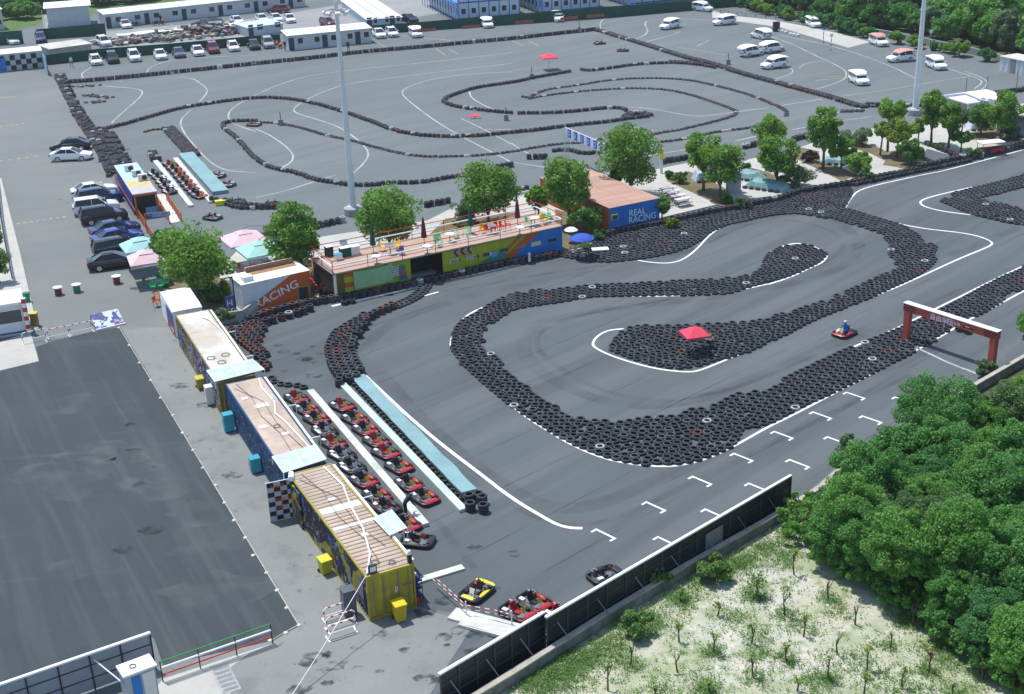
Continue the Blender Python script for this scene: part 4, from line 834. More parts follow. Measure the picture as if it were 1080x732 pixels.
    if cover:
        b = MB(); zc = gh-.05; rg = []
        for x, hw, z in ((gr0-.75,.5,zc-.2),(gr0-.55,.8,zc-.06),(gr0+.1,1.0,zc+.12),((gr0+gr1)/2,1.06,zc+.2),(gr1,.98,zc+.12),(gr1+.45,.78,zc-.04),(gr1+.62,.5,zc-.16)):
            rg.append([(x,-hw,z-.1),(x,-hw*1.03,z-.02),(x,-hw*.8,z+.07),(x,0,z+.12),(x,hw*.8,z+.07),(x,hw*1.03,z-.02),(x,hw,z-.1)])
        b.loft(rg); b.build('roof_cover', cover, t, smooth=True)
    return t
def aim(px, d):   # heading of a picture direction at px
    a = at(*px); b = at(px[0]+d[0], px[1]+d[1]); return math.atan2(b.y-a.y, b.x-a.x)
def place(pl, px, d, label, group, s=None): q = at(*px); return pl((q.x, q.y, .004), aim(px, d), label, group, s)
GL = 'cars parked beside the blue kiosk'
CARS = [('sedan',P_black,(75,158),(-45,3),'black sedan parked beyond the white saloon beside the tyre bank'),('sedan',P_white,(76,168.5),(45,-2),'white saloon side-on beside the black sedan near the tyre bank'),
 ('sedan',P_white,(100,206),(45,-7),'white coupe at the far end of the row of parked cars'),('suv',P_navy,(106,214),(45,-7),'dark navy hatchback between white coupe and white SUV'),('suv',P_white,(102,224),(45,-6),'white SUV with dark sunroof in the parked row'),
 ('suv',P_dark,(110,233.5),(45,-7),'black SUV next to the white SUV, its bonnet toward the orange railing'),('sedan',P_navy,(122,247),(45,-9),'dark blue sedan, farther of the two blue cars'),('sedan',P_blue,(125,256),(45,-9),'bright blue sedan, nearer of the two blue cars'),
 ('mpv',P_dark,(126,267.5),(45,-8),'dark estate car with red tail lamp between blue sedan and black limousine'),('sedan',P_black,(122,281.5),(45,-6),'long black sedan nearest the turquoise parasol')]
for k, pm, px, d, lab in CARS:
    c = make_car(k, pm, lab, 'car', GL); q = at(*px); c.location = (q.x, q.y, .008); c.rotation_euler.z = aim(px, d)
GT = 'cars parked along the green screen fence'
def quick(cars, group):
    pr = {}
    for k, pm, px, d, lab, cov in cars:
        key = (k, pm.name, cov.name if cov else '')
        if key not in pr: pr[key] = Placer(make_car(k, pm, lab, 'car', group, cov))
        place(pr[key], px, d, lab, group)
dn = (3, 4)
quick([('hatch',P_white,(101.5,67.5),dn,'small white hatchback first in the row by the green fence',None),('suv',P_dark,(119,65.5),dn,'dark grey car second in the row by the green fence',None),('suv',P_white,(142,63.5),dn,'white SUV third in the row by the green fence',None),
 ('sedan',P_white,(169.5,61.5),dn,'white sedan in the row by the green fence, next to the slate car',None),('sedan',P_slate,(189,59.5),dn,'slate blue sedan between two white cars by the green fence',None),('sedan',P_white,(209,57.5),dn,'white sedan between the slate and dark red cars',None),
 ('suv',P_red,(225,55),dn,'dark red car in the row by the green fence',None),('hatch',P_white,(246.5,53),dn,'white hatchback between red and black cars by the green fence',None),('sedan',P_black,(268,51),dn,'black sedan near the end of the row by the green fence',None),('suv',P_grey,(283,49.5),dn,'silver grey car last in the row, by the gate cabins',None),
 ('sedan',P_white,(400,39),(4,3),'white sedan just beyond the gate cabins',None),('hatch',P_white,(413.5,38),(4,3),'white hatchback second beyond the gate cabins',None)], GT)
M_wcov = mat('white_sunshade', (.8,.8,.79), rough=.7, var=.05); M_rcov = mat('salmon_sunshade', (.56,.3,.25), rough=.7, var=.1)
GM = 'white training cars with roof sunshades'
quick([('hatch',P_white,(438.5,38.5),(4,3),'white car with roof sunshade next to the two plain white cars',M_wcov),('hatch',P_white,(513.5,28.5),(4,3),'white car with roof sunshade below the blue dormitory',M_wcov),('hatch',P_white,(588.5,22),(4,3),'white car with roof sunshade below the red banner fence',M_wcov),
 ('hatch',P_white,(706,30),(-5,1.2),'white shaded car alone by the curved lines of the far lot',M_wcov),('hatch',P_white,(741,11.5),(5,.6),'white shaded car farthest away, at the top of the lot',M_wcov),('hatch',P_white,(763.5,26),(-5,.6),'white shaded car at the start of the concrete lane',M_wcov),
 ('hatch',P_white,(802,40.5),(-5,-1.2),'white shaded car above the pair of white cars',M_wcov),('hatch',P_white,(815,54.5),(5,-.8),'white shaded car of a pair, its windows dark',M_wcov),('hatch',P_white,(792.5,58.5),(5,-.8),'white shaded car of a pair, the one nearer the tyre wall',M_wcov),
 ('hatch',P_white,(816,71.5),(-5,.8),'white shaded car by the small yellow curve',M_wcov),('hatch',P_white,(857.5,28),(4.5,2.2),'white shaded car driving on the concrete lane',M_wcov),('hatch',P_white,(905.5,88),(4.5,2.2),'white shaded car nearest the tall tree row',M_wcov),('hatch',P_white,(987,72),(4.5,1.8),'white shaded car to the east of the lamp mast',M_wcov),
 ('hatch',P_white,(926.5,47.5),(4.5,1.6),'white car with salmon roof shade at the lane end',M_rcov),('hatch',P_white,(949,64.5),(-5,.6),'white car with salmon roof shade beside the lamp mast',M_rcov)], GM)
GY = 'cars in the yard behind the green fence'
quick([('sedan',P_white,(132.5,29),(4,3),'white sedan in front of the long cabin row',None),('suv',P_white,(110,48),(4,2),'white car behind the green fence beside the flat shed',None),('suv',P_navy,(43.5,44),(1,4),'dark car tucked between chequered cabin and flat shed',None),('sedan',P_black,(216,28.5),(-4,2),'black car behind the scrap heap',None),
 ('sedan',P_dark,(231,28),(4,2.5),'dark sedan beside the scrap heap tarpaulin',None),('sedan',P_white,(250,25),(4,2),'white sedan behind the scrap heap end',None),('suv',P_red,(294,13.5),(-5,0),'maroon car before the long cabin row end',None),('sedan',P_white,(276.5,23),(4,2.5),'white sedan first of three in the yard',None),('sedan',P_white,(291.5,22.5),(4,2.5),'white sedan second of three in the yard',None),('sedan',P_white,(306,23),(3,3.5),'white sedan third of three in the yard',None),
 ('hatch',P_red,(346,27),(4,1),'bright red car behind the gate cabins',None),('sedan',P_black,(432,23),(4,1),'dark car behind the fence below the blue dormitory',None),('sedan',P_white,(11.5,46),(4,1),'white car roof showing behind the chequered cabin',None)], GY)

# ------------------------------------------------------------------ go-karts
M_kred = mat('kart_red', (.42,.02,.03), rough=.35, var=.1, scale=3); M_kwhite = mat('kart_white', (.72,.72,.7), rough=.4, var=.08, scale=3); M_kyel = mat('kart_yellow', (.75,.5,.02), rough=.35, var=.08); M_kblk = mat('kart_black', (.022,.022,.026), rough=.5, var=.2, scale=3); M_steel = mat('steel_tube', (.28,.28,.29), rough=.4, metal=.7, var=.1); M_ky2 = mat('kart_lemon', (.72,.66,.03), rough=.3, var=.05)
def rrect(x0, x1, y0, y1, r, n=4):
    o = []
    for cx, cy, a in ((x1-r, y1-r, 0), (x0+r, y1-r, 90), (x0+r, y0+r, 180), (x1-r, y0+r, 270)):
        for k in range(n+1): t = R(a+90*k/n); o.append((cx+r*math.cos(t), cy+r*math.sin(t)))
    return o
def make_kart(label, nose=None, pods=None, seat=None, plate=None, name='go_kart', driver=False):
    nose = nose or M_kred; pods = pods or M_kwhite; seat = seat or M_kblk; plate = plate or M_kyel
    t = thing(name, label, 'go-kart'); b = MB(); o = rrect(-.95, .98, -.68, .68, .38); i_ = rrect(-.83, .86, -.56, .56, .28); n = len(o)
    prof = [(o, .06), (o, .24), ([((p[0]+q[0])/2, (p[1]+q[1])/2) for p, q in zip(o, i_)], .28), (i_, .24), (i_, .06)]
    b.loft([[(p[0], p[1], z) for p in pl] for pl, z in prof]+[], caps=False)
    for i, f in enumerate(b.f):
        if i//n in (1, 2) and sum(b.v[k][0] for k in f)/len(f) > .5 and i//n == 1: b.m[i] = 1
    b.build('bumper', [M_kblk, nose if nose is not M_ky2 else M_kblk], t, smooth=True)
    b = MB(); b.box(-.75, .8, -.3, .3, .05, .075)
    for s in (-1, 1): b.tube([(-.8,s*.28,.1),(.1,s*.34,.1),(.78,s*.26,.1)], .018); b.tube([(.1,s*.34,.1),(.1,s*.56,.12),(-.5,s*.56,.12)], .015)
    b.cyl((-.62,-.6,.14), (-.62,.6,.14), .02); b.cyl((.55,-.5,.13), (.55,.5,.13), .02); b.build('chassis', M_steel, t)
    b = MB(); rg = []
    for x, w_, z0, z1 in ((.6,.24,.2,.25),(.7,.36,.16,.29),(.84,.42,.14,.28),(.93,.36,.14,.24)): rg.append([(x,-w_,z0),(x,-w_*.9,z1),(x,w_*.9,z1),(x,w_,z0)])
    b.loft(rg); b.build('nose_fairing', nose, t, smooth=True)
    for s in (-1, 1):
        b = MB(); b.loft([[(x,s*y0,.12),(x,s*y0,z1*.8),(x,s*(y0+y1)/2,z1),(x,s*y1,z1*.85),(x,s*y1,.12)] for x, y0, y1, z1 in ((-.42,.42,.58,.26),(-.1,.38,.6,.33),(.22,.38,.6,.3),(.36,.42,.57,.22))]); b.build('side_pod', pods if s < 0 or seat is M_kred else nose, t, smooth=True)
    b = MB(); rg = []
    for x, z, w_ in ((.12,.13,.17),(-.1,.12,.19),(-.22,.18,.2),(-.3,.42,.2),(-.36,.62,.16)): rg.append([(x,-w_,z+.1),(x+.03,-w_*.8,z),(x+.03,w_*.8,z),(x,w_,z+.1),(x-.05,w_,z+.1),(x-.02,w_*.8,z-.04),(x-.02,-w_*.8,z-.04),(x-.05,-w_,z+.1)])
    b.loft(rg); b.build('seat', seat, t, smooth=True)
    b = MB(); b.loft([[(.44,-.13,.3),(.44,.13,.3),(.46,.13,.3),(.46,-.13,.3)],[(.34,-.16,.56),(.34,.16,.56),(.365,.16,.56),(.365,-.16,.56)]]); b.build('number_panel', plate, t)
    b = MB(); c = Vector((.27,0,.52)); pts = [c+Vector((.05*math.sin(a),.15*math.cos(a),.13*math.sin(a))) for a in [2*math.pi*k/12 for k in range(13)]]; b.tube(pts, .018, 6); b.cyl(c, (.5,0,.18), .015); b.build('steering_wheel', M_kblk, t)
    b = MB(); b.box(-.62,-.28,.24,.46,.12,.42); b.cyl((-.45,.35,.42),(-.45,.35,.5),.09,.09,8); b.cyl((-.5,.46,.3),(-.86,.44,.28),.05,.04,8); b.build('engine', M_steel, t)
    b = MB(); b.box(-.66,-.34,-.48,-.26,.14,.34); b.cyl((-.5,-.37,.34),(-.5,-.37,.37),.04,.04,8); b.build('fuel_tank', M_kwhite if nose is not M_ky2 else M_kred, t)
    if nose is M_ky2:
        b = MB(); b.loft([[(x,-w_,.26),(x,-w_,.33),(x,w_,.33),(x,w_,.26)] for x, w_ in ((-.93,.35),(-.84,.58),(-.7,.62))]); b.build('rear_fairing', nose, t, smooth=True)
    for x, y, w_, r in ((.55,.44,.06,.12),(.55,-.44,.06,.12),(-.62,.5,.1,.135),(-.62,-.5,.1,.135)):
        b = MB(); b.cyl((x,y-w_,r),(x,y+w_,r),r,r,12); wl = b.build('wheel', M_tyre, t); b = MB(); s = 1 if y > 0 else -1; b.cyl((x,y+s*(w_-.01),r),(x,y+s*(w_+.005),r),r*.55,r*.55,8); b.build('rim', M_rim, wl)
    return t
K_red = Placer(make_kart('k', M_kred, M_kblk, M_kred)); K_blk = Placer(make_kart('k', M_kred, M_kblk, M_kblk, M_kyel)); K_wht = Placer(make_kart('k', M_kwhite, M_kred, M_kblk, M_kwhite)); K_dark = Placer(make_kart('k', M_kblk, M_kblk, M_kblk, M_kred)); K_drk2 = Placer(make_kart('k', M_kblk, M_kwhite, M_kblk, M_kwhite))
def kart(pl, px, hd, lab, grp, s=None, z=.01): q = at(*px); r = pl((q.x, q.y, q.z+z), hd, lab, grp, s); return r
ORD = ['first', 'second', 'third', 'fourth', 'fifth', 'sixth', 'seventh', 'eighth', 'ninth', 'tenth', 'eleventh', 'twelfth']
G1 = 'go-karts parked in the lane beside the containers'; G2 = 'go-karts parked in the lane beside the turquoise mat'
seq1 = [K_red, K_blk, K_blk, K_drk2, K_red, K_drk2, K_drk2, K_blk, K_blk, K_dark, K_blk]
for i, (x, y) in enumerate(Z('C2',(172,212),(214,258),(256,300),(290,348),(326,400),(362,450),(404,502),(455,560),(510,622),(548,672))+[(427.5,552.5)]):
    kart(seq1[i], (x, y+3), LANE+R(12+rng.uniform(-4, 4)), f'{ORD[i]} go-kart in the lane beside the containers, counted from the far end', G1)
kart(K_dark, (440.5,572.5), LANE+R(48), 'black go-kart with red tank last in the container lane', G1)
seq2 = [K_red, K_blk, K_blk, K_red, K_red, K_blk, K_blk, K_blk]
for i, (x, y) in enumerate(Z('C2',(364,248),(416,302),(462,348),(508,396),(548,446),(604,505),(646,578),(710,636))):
    kart(seq2[i], (x, y+2), LANE+R(14+rng.uniform(-4, 4)), f'{ORD[i]} go-kart in the lane beside the turquoise mat, counted from the far end', G2)
G3 = 'go-karts in the far pit lanes'
for i, (x, y) in enumerate(Z('L1',(390,180),(425,210),(455,245),(480,278),(505,318))): kart([K_drk2, K_wht][i % 2], (x, y), LANE+R(14), f'{ORD[i]} white and black go-kart of the short far row beside the kiosk', G3)
for i, (x, y) in enumerate(Z('L1',(510,110),(540,142),(570,172),(595,205),(622,235),(650,268),(675,298),(705,330),(735,352))): kart([K_red, K_blk, K_blk][i % 3], (x, y), LANE+R(14), f'{ORD[i]} red and black go-kart of the long far row between white kerbs', G3)
for x, y, pl, h, lab in [(873,196,K_blk,2.9,'dark go-kart with red driver seat beside the far turquoise mat, upper of two'),(950,265,K_blk,2.8,'dark go-kart with red seat beside the far turquoise mat, lower of two'),(1020,395,K_drk2,.4,'go-kart with white fittings at the tyre stacks in front of the far mat'),(838,520,K_dark,2.7,'small black go-kart alone above the big camphor tree')]:
    kart(pl, Z1('L1', x, y), h, lab, 'go-karts standing loose by the far pit lanes')
for x, y, pl, h, lab in [(632.5,46.5,K_red,.2,'red go-kart stopped in the far corner of the upper track'),(657,54,K_dark,3.0,'black go-kart stopped in the upper track near the pink gazebo')]: kart(pl, (x, y), h, lab, 'go-karts stopped on the upper track')
kart(K_red, (268,132.5), 2.8, 'red go-kart on the west loop of the upper track', 'go-karts stopped on the upper track'); kart(K_dark, (287,217), .4, 'go-kart with red trim beside the tyre wall near the tall lamp mast', 'go-karts standing loose by the far pit lanes')
kt = make_kart('yellow go-kart standing alone on the apron', M_ky2, M_kblk, M_kblk, M_kwhite); q = at(503,627); kt.location = (q.x, q.y, .012); kt.rotation_euler.z = aim((503,627), (-8,6.5)); kt['group'] = 'go-karts on the apron by the hoarding'
GP = 'go-karts on the apron by the hoarding'
for x, y, pl, h, lab in [(546,648,K_red,5.6,'red and black go-kart of the huddle, nearest the white slabs'),(563.5,637.5,K_blk,5.5,'go-kart at the far tip of the huddle by the hoarding'),(575,662.5,K_wht,5.55,'white-fronted go-kart in the middle of the huddle by the hoarding'),(591,651.5,K_red,5.5,'red-bonneted go-kart of the huddle, half behind the hoarding'),(638,609,K_dark,.5,'black go-kart standing alone behind the hoarding')]: kart(pl, (x, y), h, lab, GP)

# ------------------------------------------------------------------ people
M_skin = mat('skin', (.5,.3,.2), rough=.6, var=.05); M_hair = mat('dark_hair', (.015,.012,.01), rough=.6, var=.1)
def person(label, pose, top, legs, loc, rz, s=1.0, helmet=None, hat=None, group=None):
    """one continuous figure grown over a jointed skeleton; pose: stand, sit or bend"""
    J = {'pel': (0,0,.95), 'wst': (0,0,1.1), 'chs': (0.01,0,1.35), 'nck': (0.02,0,1.49), 'hd0': (.03,0,1.58), 'hd1': (.04,0,1.7)}
    for sd, y in (('l', 1), ('r', -1)):
        J.update({'sh'+sd: (0,y*.19,1.42), 'el'+sd: (-.02,y*.26,1.14), 'wr'+sd: (.06,y*.27,.9), 'hn'+sd: (.09,y*.27,.83), 'hp'+sd: (0,y*.1,.9), 'kn'+sd: (.03,y*.11,.5), 'an'+sd: (0,y*.12,.08), 'to'+sd: (.2,y*.13,.04)})
    if pose == 'walk':
        J.update({'knl': (.18,.11,.52), 'anl': (.22,.12,.1), 'tol': (.42,.12,.05), 'knr': (-.02,-.11,.5), 'anr': (-.25,-.12,.12), 'tor': (-.08,-.12,.04), 'wrl': (-.12,.28,.93), 'hnl': (-.13,.28,.86), 'wrr': (.2,-.28,.95), 'hnr': (.26,-.28,.9)})
    if pose == 'bend':
        for k in ('wst','chs','nck','hd0','hd1','shl','shr'):
            x, y, z = J[k]; a = R(42); J[k] = (x*math.cos(a)+(z-.95)*math.sin(a), y, .95+(z-.95)*math.cos(a)-x*math.sin(a))
        for sd, y in (('l', 1), ('r', -1)): J.update({'el'+sd: (.38,y*.24,.95), 'wr'+sd: (.55,y*.2,.75), 'hn'+sd: (.6,y*.18,.69)})
    if pose == 'sit':
        dz = -.5 if helmet is None else -.68
        for k in list(J): J[k] = (J[k][0], J[k][1], J[k][2]+dz)
        zs = .45 if helmet is None else .2
        for sd, y in (('l', 1), ('r', -1)):
            if helmet is None: J.update({'kn'+sd: (.42,y*.13,.5), 'an'+sd: (.42,y*.13,.08), 'to'+sd: (.62,y*.14,.04)})
            else: J.update({'kn'+sd: (.36,y*.16,.42), 'an'+sd: (.62,y*.15,.2), 'to'+sd: (.72,y*.16,.3)})
            J.update({'el'+sd: (.1,y*.27,J['sh'+sd][2]-.27), 'wr'+sd: (.36,y*.17,J['sh'+sd][2]-.27), 'hn'+sd: (.43,y*.13,J['sh'+sd][2]-.25)})
    E = [('pel','wst'),('wst','chs'),('chs','nck'),('nck','hd0'),('hd0','hd1')]
    for sd in 'lr': E += [('chs','sh'+sd),('sh'+sd,'el'+sd),('el'+sd,'wr'+sd),('wr'+sd,'hn'+sd),('pel','hp'+sd),('hp'+sd,'kn'+sd),('kn'+sd,'an'+sd),('an'+sd,'to'+sd)]
    RAD = {'pel': .15, 'wst': .135, 'chs': .155, 'nck': .058, 'hd0': .1, 'hd1': .09, 'sh': .07, 'el': .048, 'wr': .034, 'hn': .036, 'hp': .1, 'kn': .062, 'an': .045, 'to': .04}
    for sd, y in (('l', 1), ('r', -1)):       # five fingers from each palm
        h = Vector(J['hn'+sd]); f = (h-Vector(J['wr'+sd])).normalized(); c = f.cross(Vector((0, 1, 0))).normalized()
        for k, (o, ln) in enumerate(((-.024,.062),(-.008,.075),(.008,.07),(.024,.055))): J[f'fg{sd}{k}'] = tuple(h+f*ln+c*o+Vector((0, -y*.015, 0))); E.append(('hn'+sd, f'fg{sd}{k}'))
        J[f'fg{sd}t'] = tuple(h+f*.02+c*(-.05)); E.append(('hn'+sd, f'fg{sd}t'))
    keys = list(J); me = bpy.data.meshes.new('skeleton'); me.from_pydata([J[k] for k in keys], [(keys.index(a), keys.index(b_)) for a, b_ in E], [])
    o = bpy.data.objects.new('person', me); COL.objects.link(o); m = o.modifiers.new('skin', 'SKIN'); sv = me.skin_vertices[0].data
    for i, k in enumerate(keys): r = RAD.get(k, RAD.get(k[:2], .009)) if not k.startswith('fg') else .009; sv[i].radius = (r, r); sv[i].use_root = (k == 'pel')
    o.modifiers.new('sub', 'SUBSURF').levels = 1; bpy.context.view_layer.update(); dg = bpy.context.evaluated_depsgraph_get()
    bm_ = bpy.data.meshes.new_from_object(o.evaluated_get(dg)); COL.objects.unlink(o); bpy.data.objects.remove(o)
    bm_.materials.clear()
    for mm in (M_skin, top, legs, M_hair, M_plastic): bm_.materials.append(mm)
    JV = {k: Vector(v) for k, v in J.items()}
    def seg(p, a, b_): a, b_ = JV[a], JV[b_]; u = (p-a).dot(b_-a)/max((b_-a).length_squared, 1e-9); return (p-(a+(b_-a)*min(1, max(0, u)))).length
    zone = [(e, 0 if e[0] in ('nck', 'hd0') or e[0].startswith(('wr', 'hn')) else 2 if e[0].startswith(('hp', 'kn')) or e[1].startswith('hp') else 4 if e[0].startswith('an') else 1) for e in E]
    up = (JV['hd1']-JV['hd0']).normalized()
    for f in bm_.polygons:
        c = Vector(f.center); e, zn = min(((seg(c, *e)/max(RAD.get(e[0], RAD.get(e[0][:2], .03)), .03), z_) for e, z_ in zone), key=lambda t: t[0])
        if zn == 0 and (c-JV['hd0']).length < .3 and ((c-JV['hd0']).dot(up) > .06 or (c-JV['hd0']).x < -.05 and (c-JV['hd0']).dot(up) > -.02): zn = 3
        f.material_index = zn; f.use_smooth = True
    bm_.name = 'person'; t = bpy.data.objects.new('person', bm_); COL.objects.link(t); t.location = loc; t.rotation_euler.z = rz; t.scale = (s,)*3; tag(t, label, 'person', group)
    hc = JV['hd0'].lerp(JV['hd1'], .5)
    if helmet:
        b = MB(); b.lathe([(.0,-.13),(.1,-.13),(.14,-.06),(.15,.02),(.13,.1),(.08,.15),(0,.165)], 14, 0, hc); b.build('helmet', helmet, t, smooth=True); b = MB(); b.lathe([(.152,-.03),(.156,.05)], 14, 0, hc); vs = [v for v in b.v]
        b2 = MB(); b2.loft([[(hc.x+.156*math.cos(a), hc.y+.156*math.sin(a), hc.z+z) for z in (-.04,.05)] for a in [R(k) for k in range(-60, 61, 20)]], caps=False, closed=False); b2.build('visor', M_glass, t)
    else:   # face: eyes, nose, mouth and ears
        b = MB()
        for y in (-.035, .035): b.box(hc.x+.085, hc.x+.1, hc.y+y-.012, hc.y+y+.012, hc.z-.004, hc.z+.008)
        b.build('eyes', M_hair, t); b = MB(); b.box(hc.x+.09, hc.x+.118, hc.y-.012, hc.y+.012, hc.z-.045, hc.z-.015)
        for y in (-.098, .098): b.box(hc.x-.02, hc.x+.02, hc.y+y-.01, hc.y+y+.01, hc.z-.04, hc.z+.02)
        b.build('nose_and_ears', M_skin, t)
    if hat:
        b = MB(); b.lathe([(.2,.06),(.19,.075),(.11,.08),(.1,.15),(.05,.19),(0,.195)], 14, 0, hc); b.build('hat', hat, t, smooth=True)
    return t
M_cnavy = mat('navy_cloth', (.015,.022,.06), rough=.85, var=.15, scale=8); M_cblue = mat('racing_suit_blue', (.02,.13,.5), rough=.7, var=.12, scale=8); M_cblk = mat('dark_cloth', (.02,.02,.024), rough=.85, var=.15, scale=8); M_cwht = mat('white_cloth', (.65,.65,.63), rough=.85, var=.08, scale=8); M_chi = mat('hi_vis_lime', (.3,.55,.03), rough=.7, var=.08, scale=8); M_cgry = mat('grey_cloth', (.12,.13,.15), rough=.85, var=.1, scale=8)
dk = make_kart('racing go-kart with red nose driven along the start straight', M_kred, M_kwhite, M_kblk, M_kyel); q = at(890.5,353); hd = aim((890,353), (-9,4.2)); dk.location = (q.x, q.y, .012); dk.rotation_euler.z = hd
person('seated driver in blue suit and silver helmet steering the racing go-kart', 'sit', M_cblue, M_cblue, (q.x-.06*math.cos(hd), q.y-.06*math.sin(hd), .02), hd, 1.0, helmet=mat('silver_helmet', (.5,.52,.55), rough=.25, var=.05))
q = at(428,546); person('person in navy jacket bending over the parked go-karts', 'bend', M_cnavy, M_cnavy, (q.x, q.y, .01), LANE+R(90), 1.0)
q = at(747,368); person('marshal in dark clothes and lime vest sitting under the red parasol', 'sit', M_chi, M_cnavy, (q.x, q.y, .2), R(-60), 1.0)
q = at(617.5,269); person('marshal in lime vest and blue hat sitting under the blue parasol', 'sit', M_chi, M_cblk, (q.x, q.y, .2), R(-70), 1.0, hat=mat('blue_hat', (.03,.2,.6), rough=.8, var=.05))
for x, y, tp, lg, rz, lab in [(367.5,54.5,M_cblk,M_cblk,-1.2,'person in dark clothes walking in front of the gate cabins'),(301,54,M_cblk,M_cgry,-1.6,'person in dark clothes standing by the parked motorbikes'),(76,71,M_cwht,M_cgry,-.8,'person in white shirt walking by the green fence corner'),(170,25,M_cblk,M_cblk,-1.5,'person by the motorbikes in front of the long cabin row')]:
    q = at(x, y); person(lab, 'walk', tp, lg, (q.x, q.y, .02), rz)
# ------------------------------------------------------------------ masts
M_mast = mat('galvanised_mast', (.62,.66,.68), rough=.45, var=.06, metal=.1); M_conc2 = mat('cast_concrete', (.36,.36,.34), rough=.9, var=.2, scale=2, bump=.2); M_wht = mat('white_metal', (.74,.75,.74), rough=.5, var=.08); M_blk = mat('black_metal', (.02,.02,.022), rough=.5, var=.15); M_dkgl = mat('dark_window_glass', (.03,.04,.05), rough=.08, var=.1, spec=.6)
M_gry = mat('grey_metal', (.2,.21,.22), rough=.5, var=.12)
def mast(base, label, H):
    q = at(*base); t = thing('lamp_mast', label, 'lamp mast', q, 0, 'lamp masts')
    b = MB(); b.lathe([(.95,0),(.95,.7),(.8,.8),(0,.8)], 20); b.build('plinth', M_conc2, t)
    b = MB(); b.cyl((0,0,.8), (0,0,H), .36, .17, 14); b.lathe([(.5,.8),(.5,.86),(.37,.9)], 14); b.build('pole', M_mast, t, smooth=True)
    b = MB(); b.lathe([(.9,H-.9),(1.0,H-.85),(.9,H-.8),(.8,H-.85),(.9,H-.9)], 20)
    for k in range(6): a = k*math.pi/3; b.cyl((0,0,H-.9), (.95*math.cos(a),.95*math.sin(a),H-.95), .04)
    b.cyl((0,0,H),(0,0,H+1.6),.03,.02,6); b.build('lamp_ring', M_gry, t)
    for k in range(8):
        a = k*math.pi/4+.2; M = Matrix.Translation((1.12*math.cos(a),1.12*math.sin(a),H-1.05))@Matrix.Rotation(a,4,'Z')@Matrix.Rotation(R(35),4,'Y'); b = MB(); b.box(-.1,.12,-.24,.24,-.2,.2,0,M); f = b.build('floodlight', M_wht, t)
        b = MB(); b.box(.121,.13,-.2,.2,-.16,.16,0,M); b.build('lens', M_lamp, f)
HM = height_at((373,226), 1)
mast((373,226), 'tall white lamp mast behind the clubhouse terrace', HM); mast((964.5,121), 'tall white lamp mast among the trees by the far lot', HM+6)

# ------------------------------------------------------------------ container row
M_peach = mat('peach_roof_paint', (.5,.4,.32), rough=.8, var=.1, scale=.6, dirt=(.34,.26,.2)); M_rust = ground_mat('rusty_white_roof', [(.3, (1,.5,1), 0, .48, .6, (.4,.33,.23), .7), (1.2, (.4,1.6,1), 0, .56, .68, (.3,.22,.14), .5), (5, one, 0, .5, .75, (.5,.48,.42), .5)], (.6,.59,.55), rough=.75); M_ochre = mat('ochre_paint', (.3,.21,.03), rough=.6, var=.2, scale=1.2, dirt=(.17,.12,.03)); M_oyel = mat('container_yellow', (.4,.33,.02), rough=.55, var=.2, scale=1.0, dirt=(.24,.2,.03))
M_brownl = mat('brown_groove', (.3,.22,.155), rough=.9, var=.3, scale=2); M_canopy = mat('milky_canopy_sheet', (.5,.56,.6), rough=.25, var=.12, scale=1.2); M_pipe = mat('white_pipe', (.8,.8,.78), rough=.5, var=.05); M_cable = mat('dark_cable', (.06,.06,.06), rough=.7)
G_och = graffiti_mat('graffiti_ochre', (.26,.18,.03), [((.05,.04,.1),.35,.5,1),((.26,.23,.42),.8,.55,1),((.5,.52,.6),1.7,.6,.9),((.03,.17,.19),.6,.62,.9),((.02,.02,.02),2.2,.63,.8)])
G_blu = graffiti_mat('graffiti_blue', (.012,.06,.16), [((.008,.03,.08),.5,.5,.9),((.07,.2,.34),2.2,.6,.8),((.4,.46,.5),3.2,.66,.7),((.28,.28,.04),.9,.66,.8)])
G_yel = graffiti_mat('graffiti_yellow', (.34,.28,.02), [((.012,.014,.024),.22,.47,1),((.02,.05,.2),.6,.58,1),((.28,.31,.38),1.8,.62,.8),((.3,.06,.06),1.2,.68,.8)])
G_dk = graffiti_mat('graffiti_dark', (.012,.016,.022), [((.02,.06,.16),1.4,.55,1),((.2,.24,.28),3.0,.62,.8),((.32,.27,.02),.7,.58,1)])
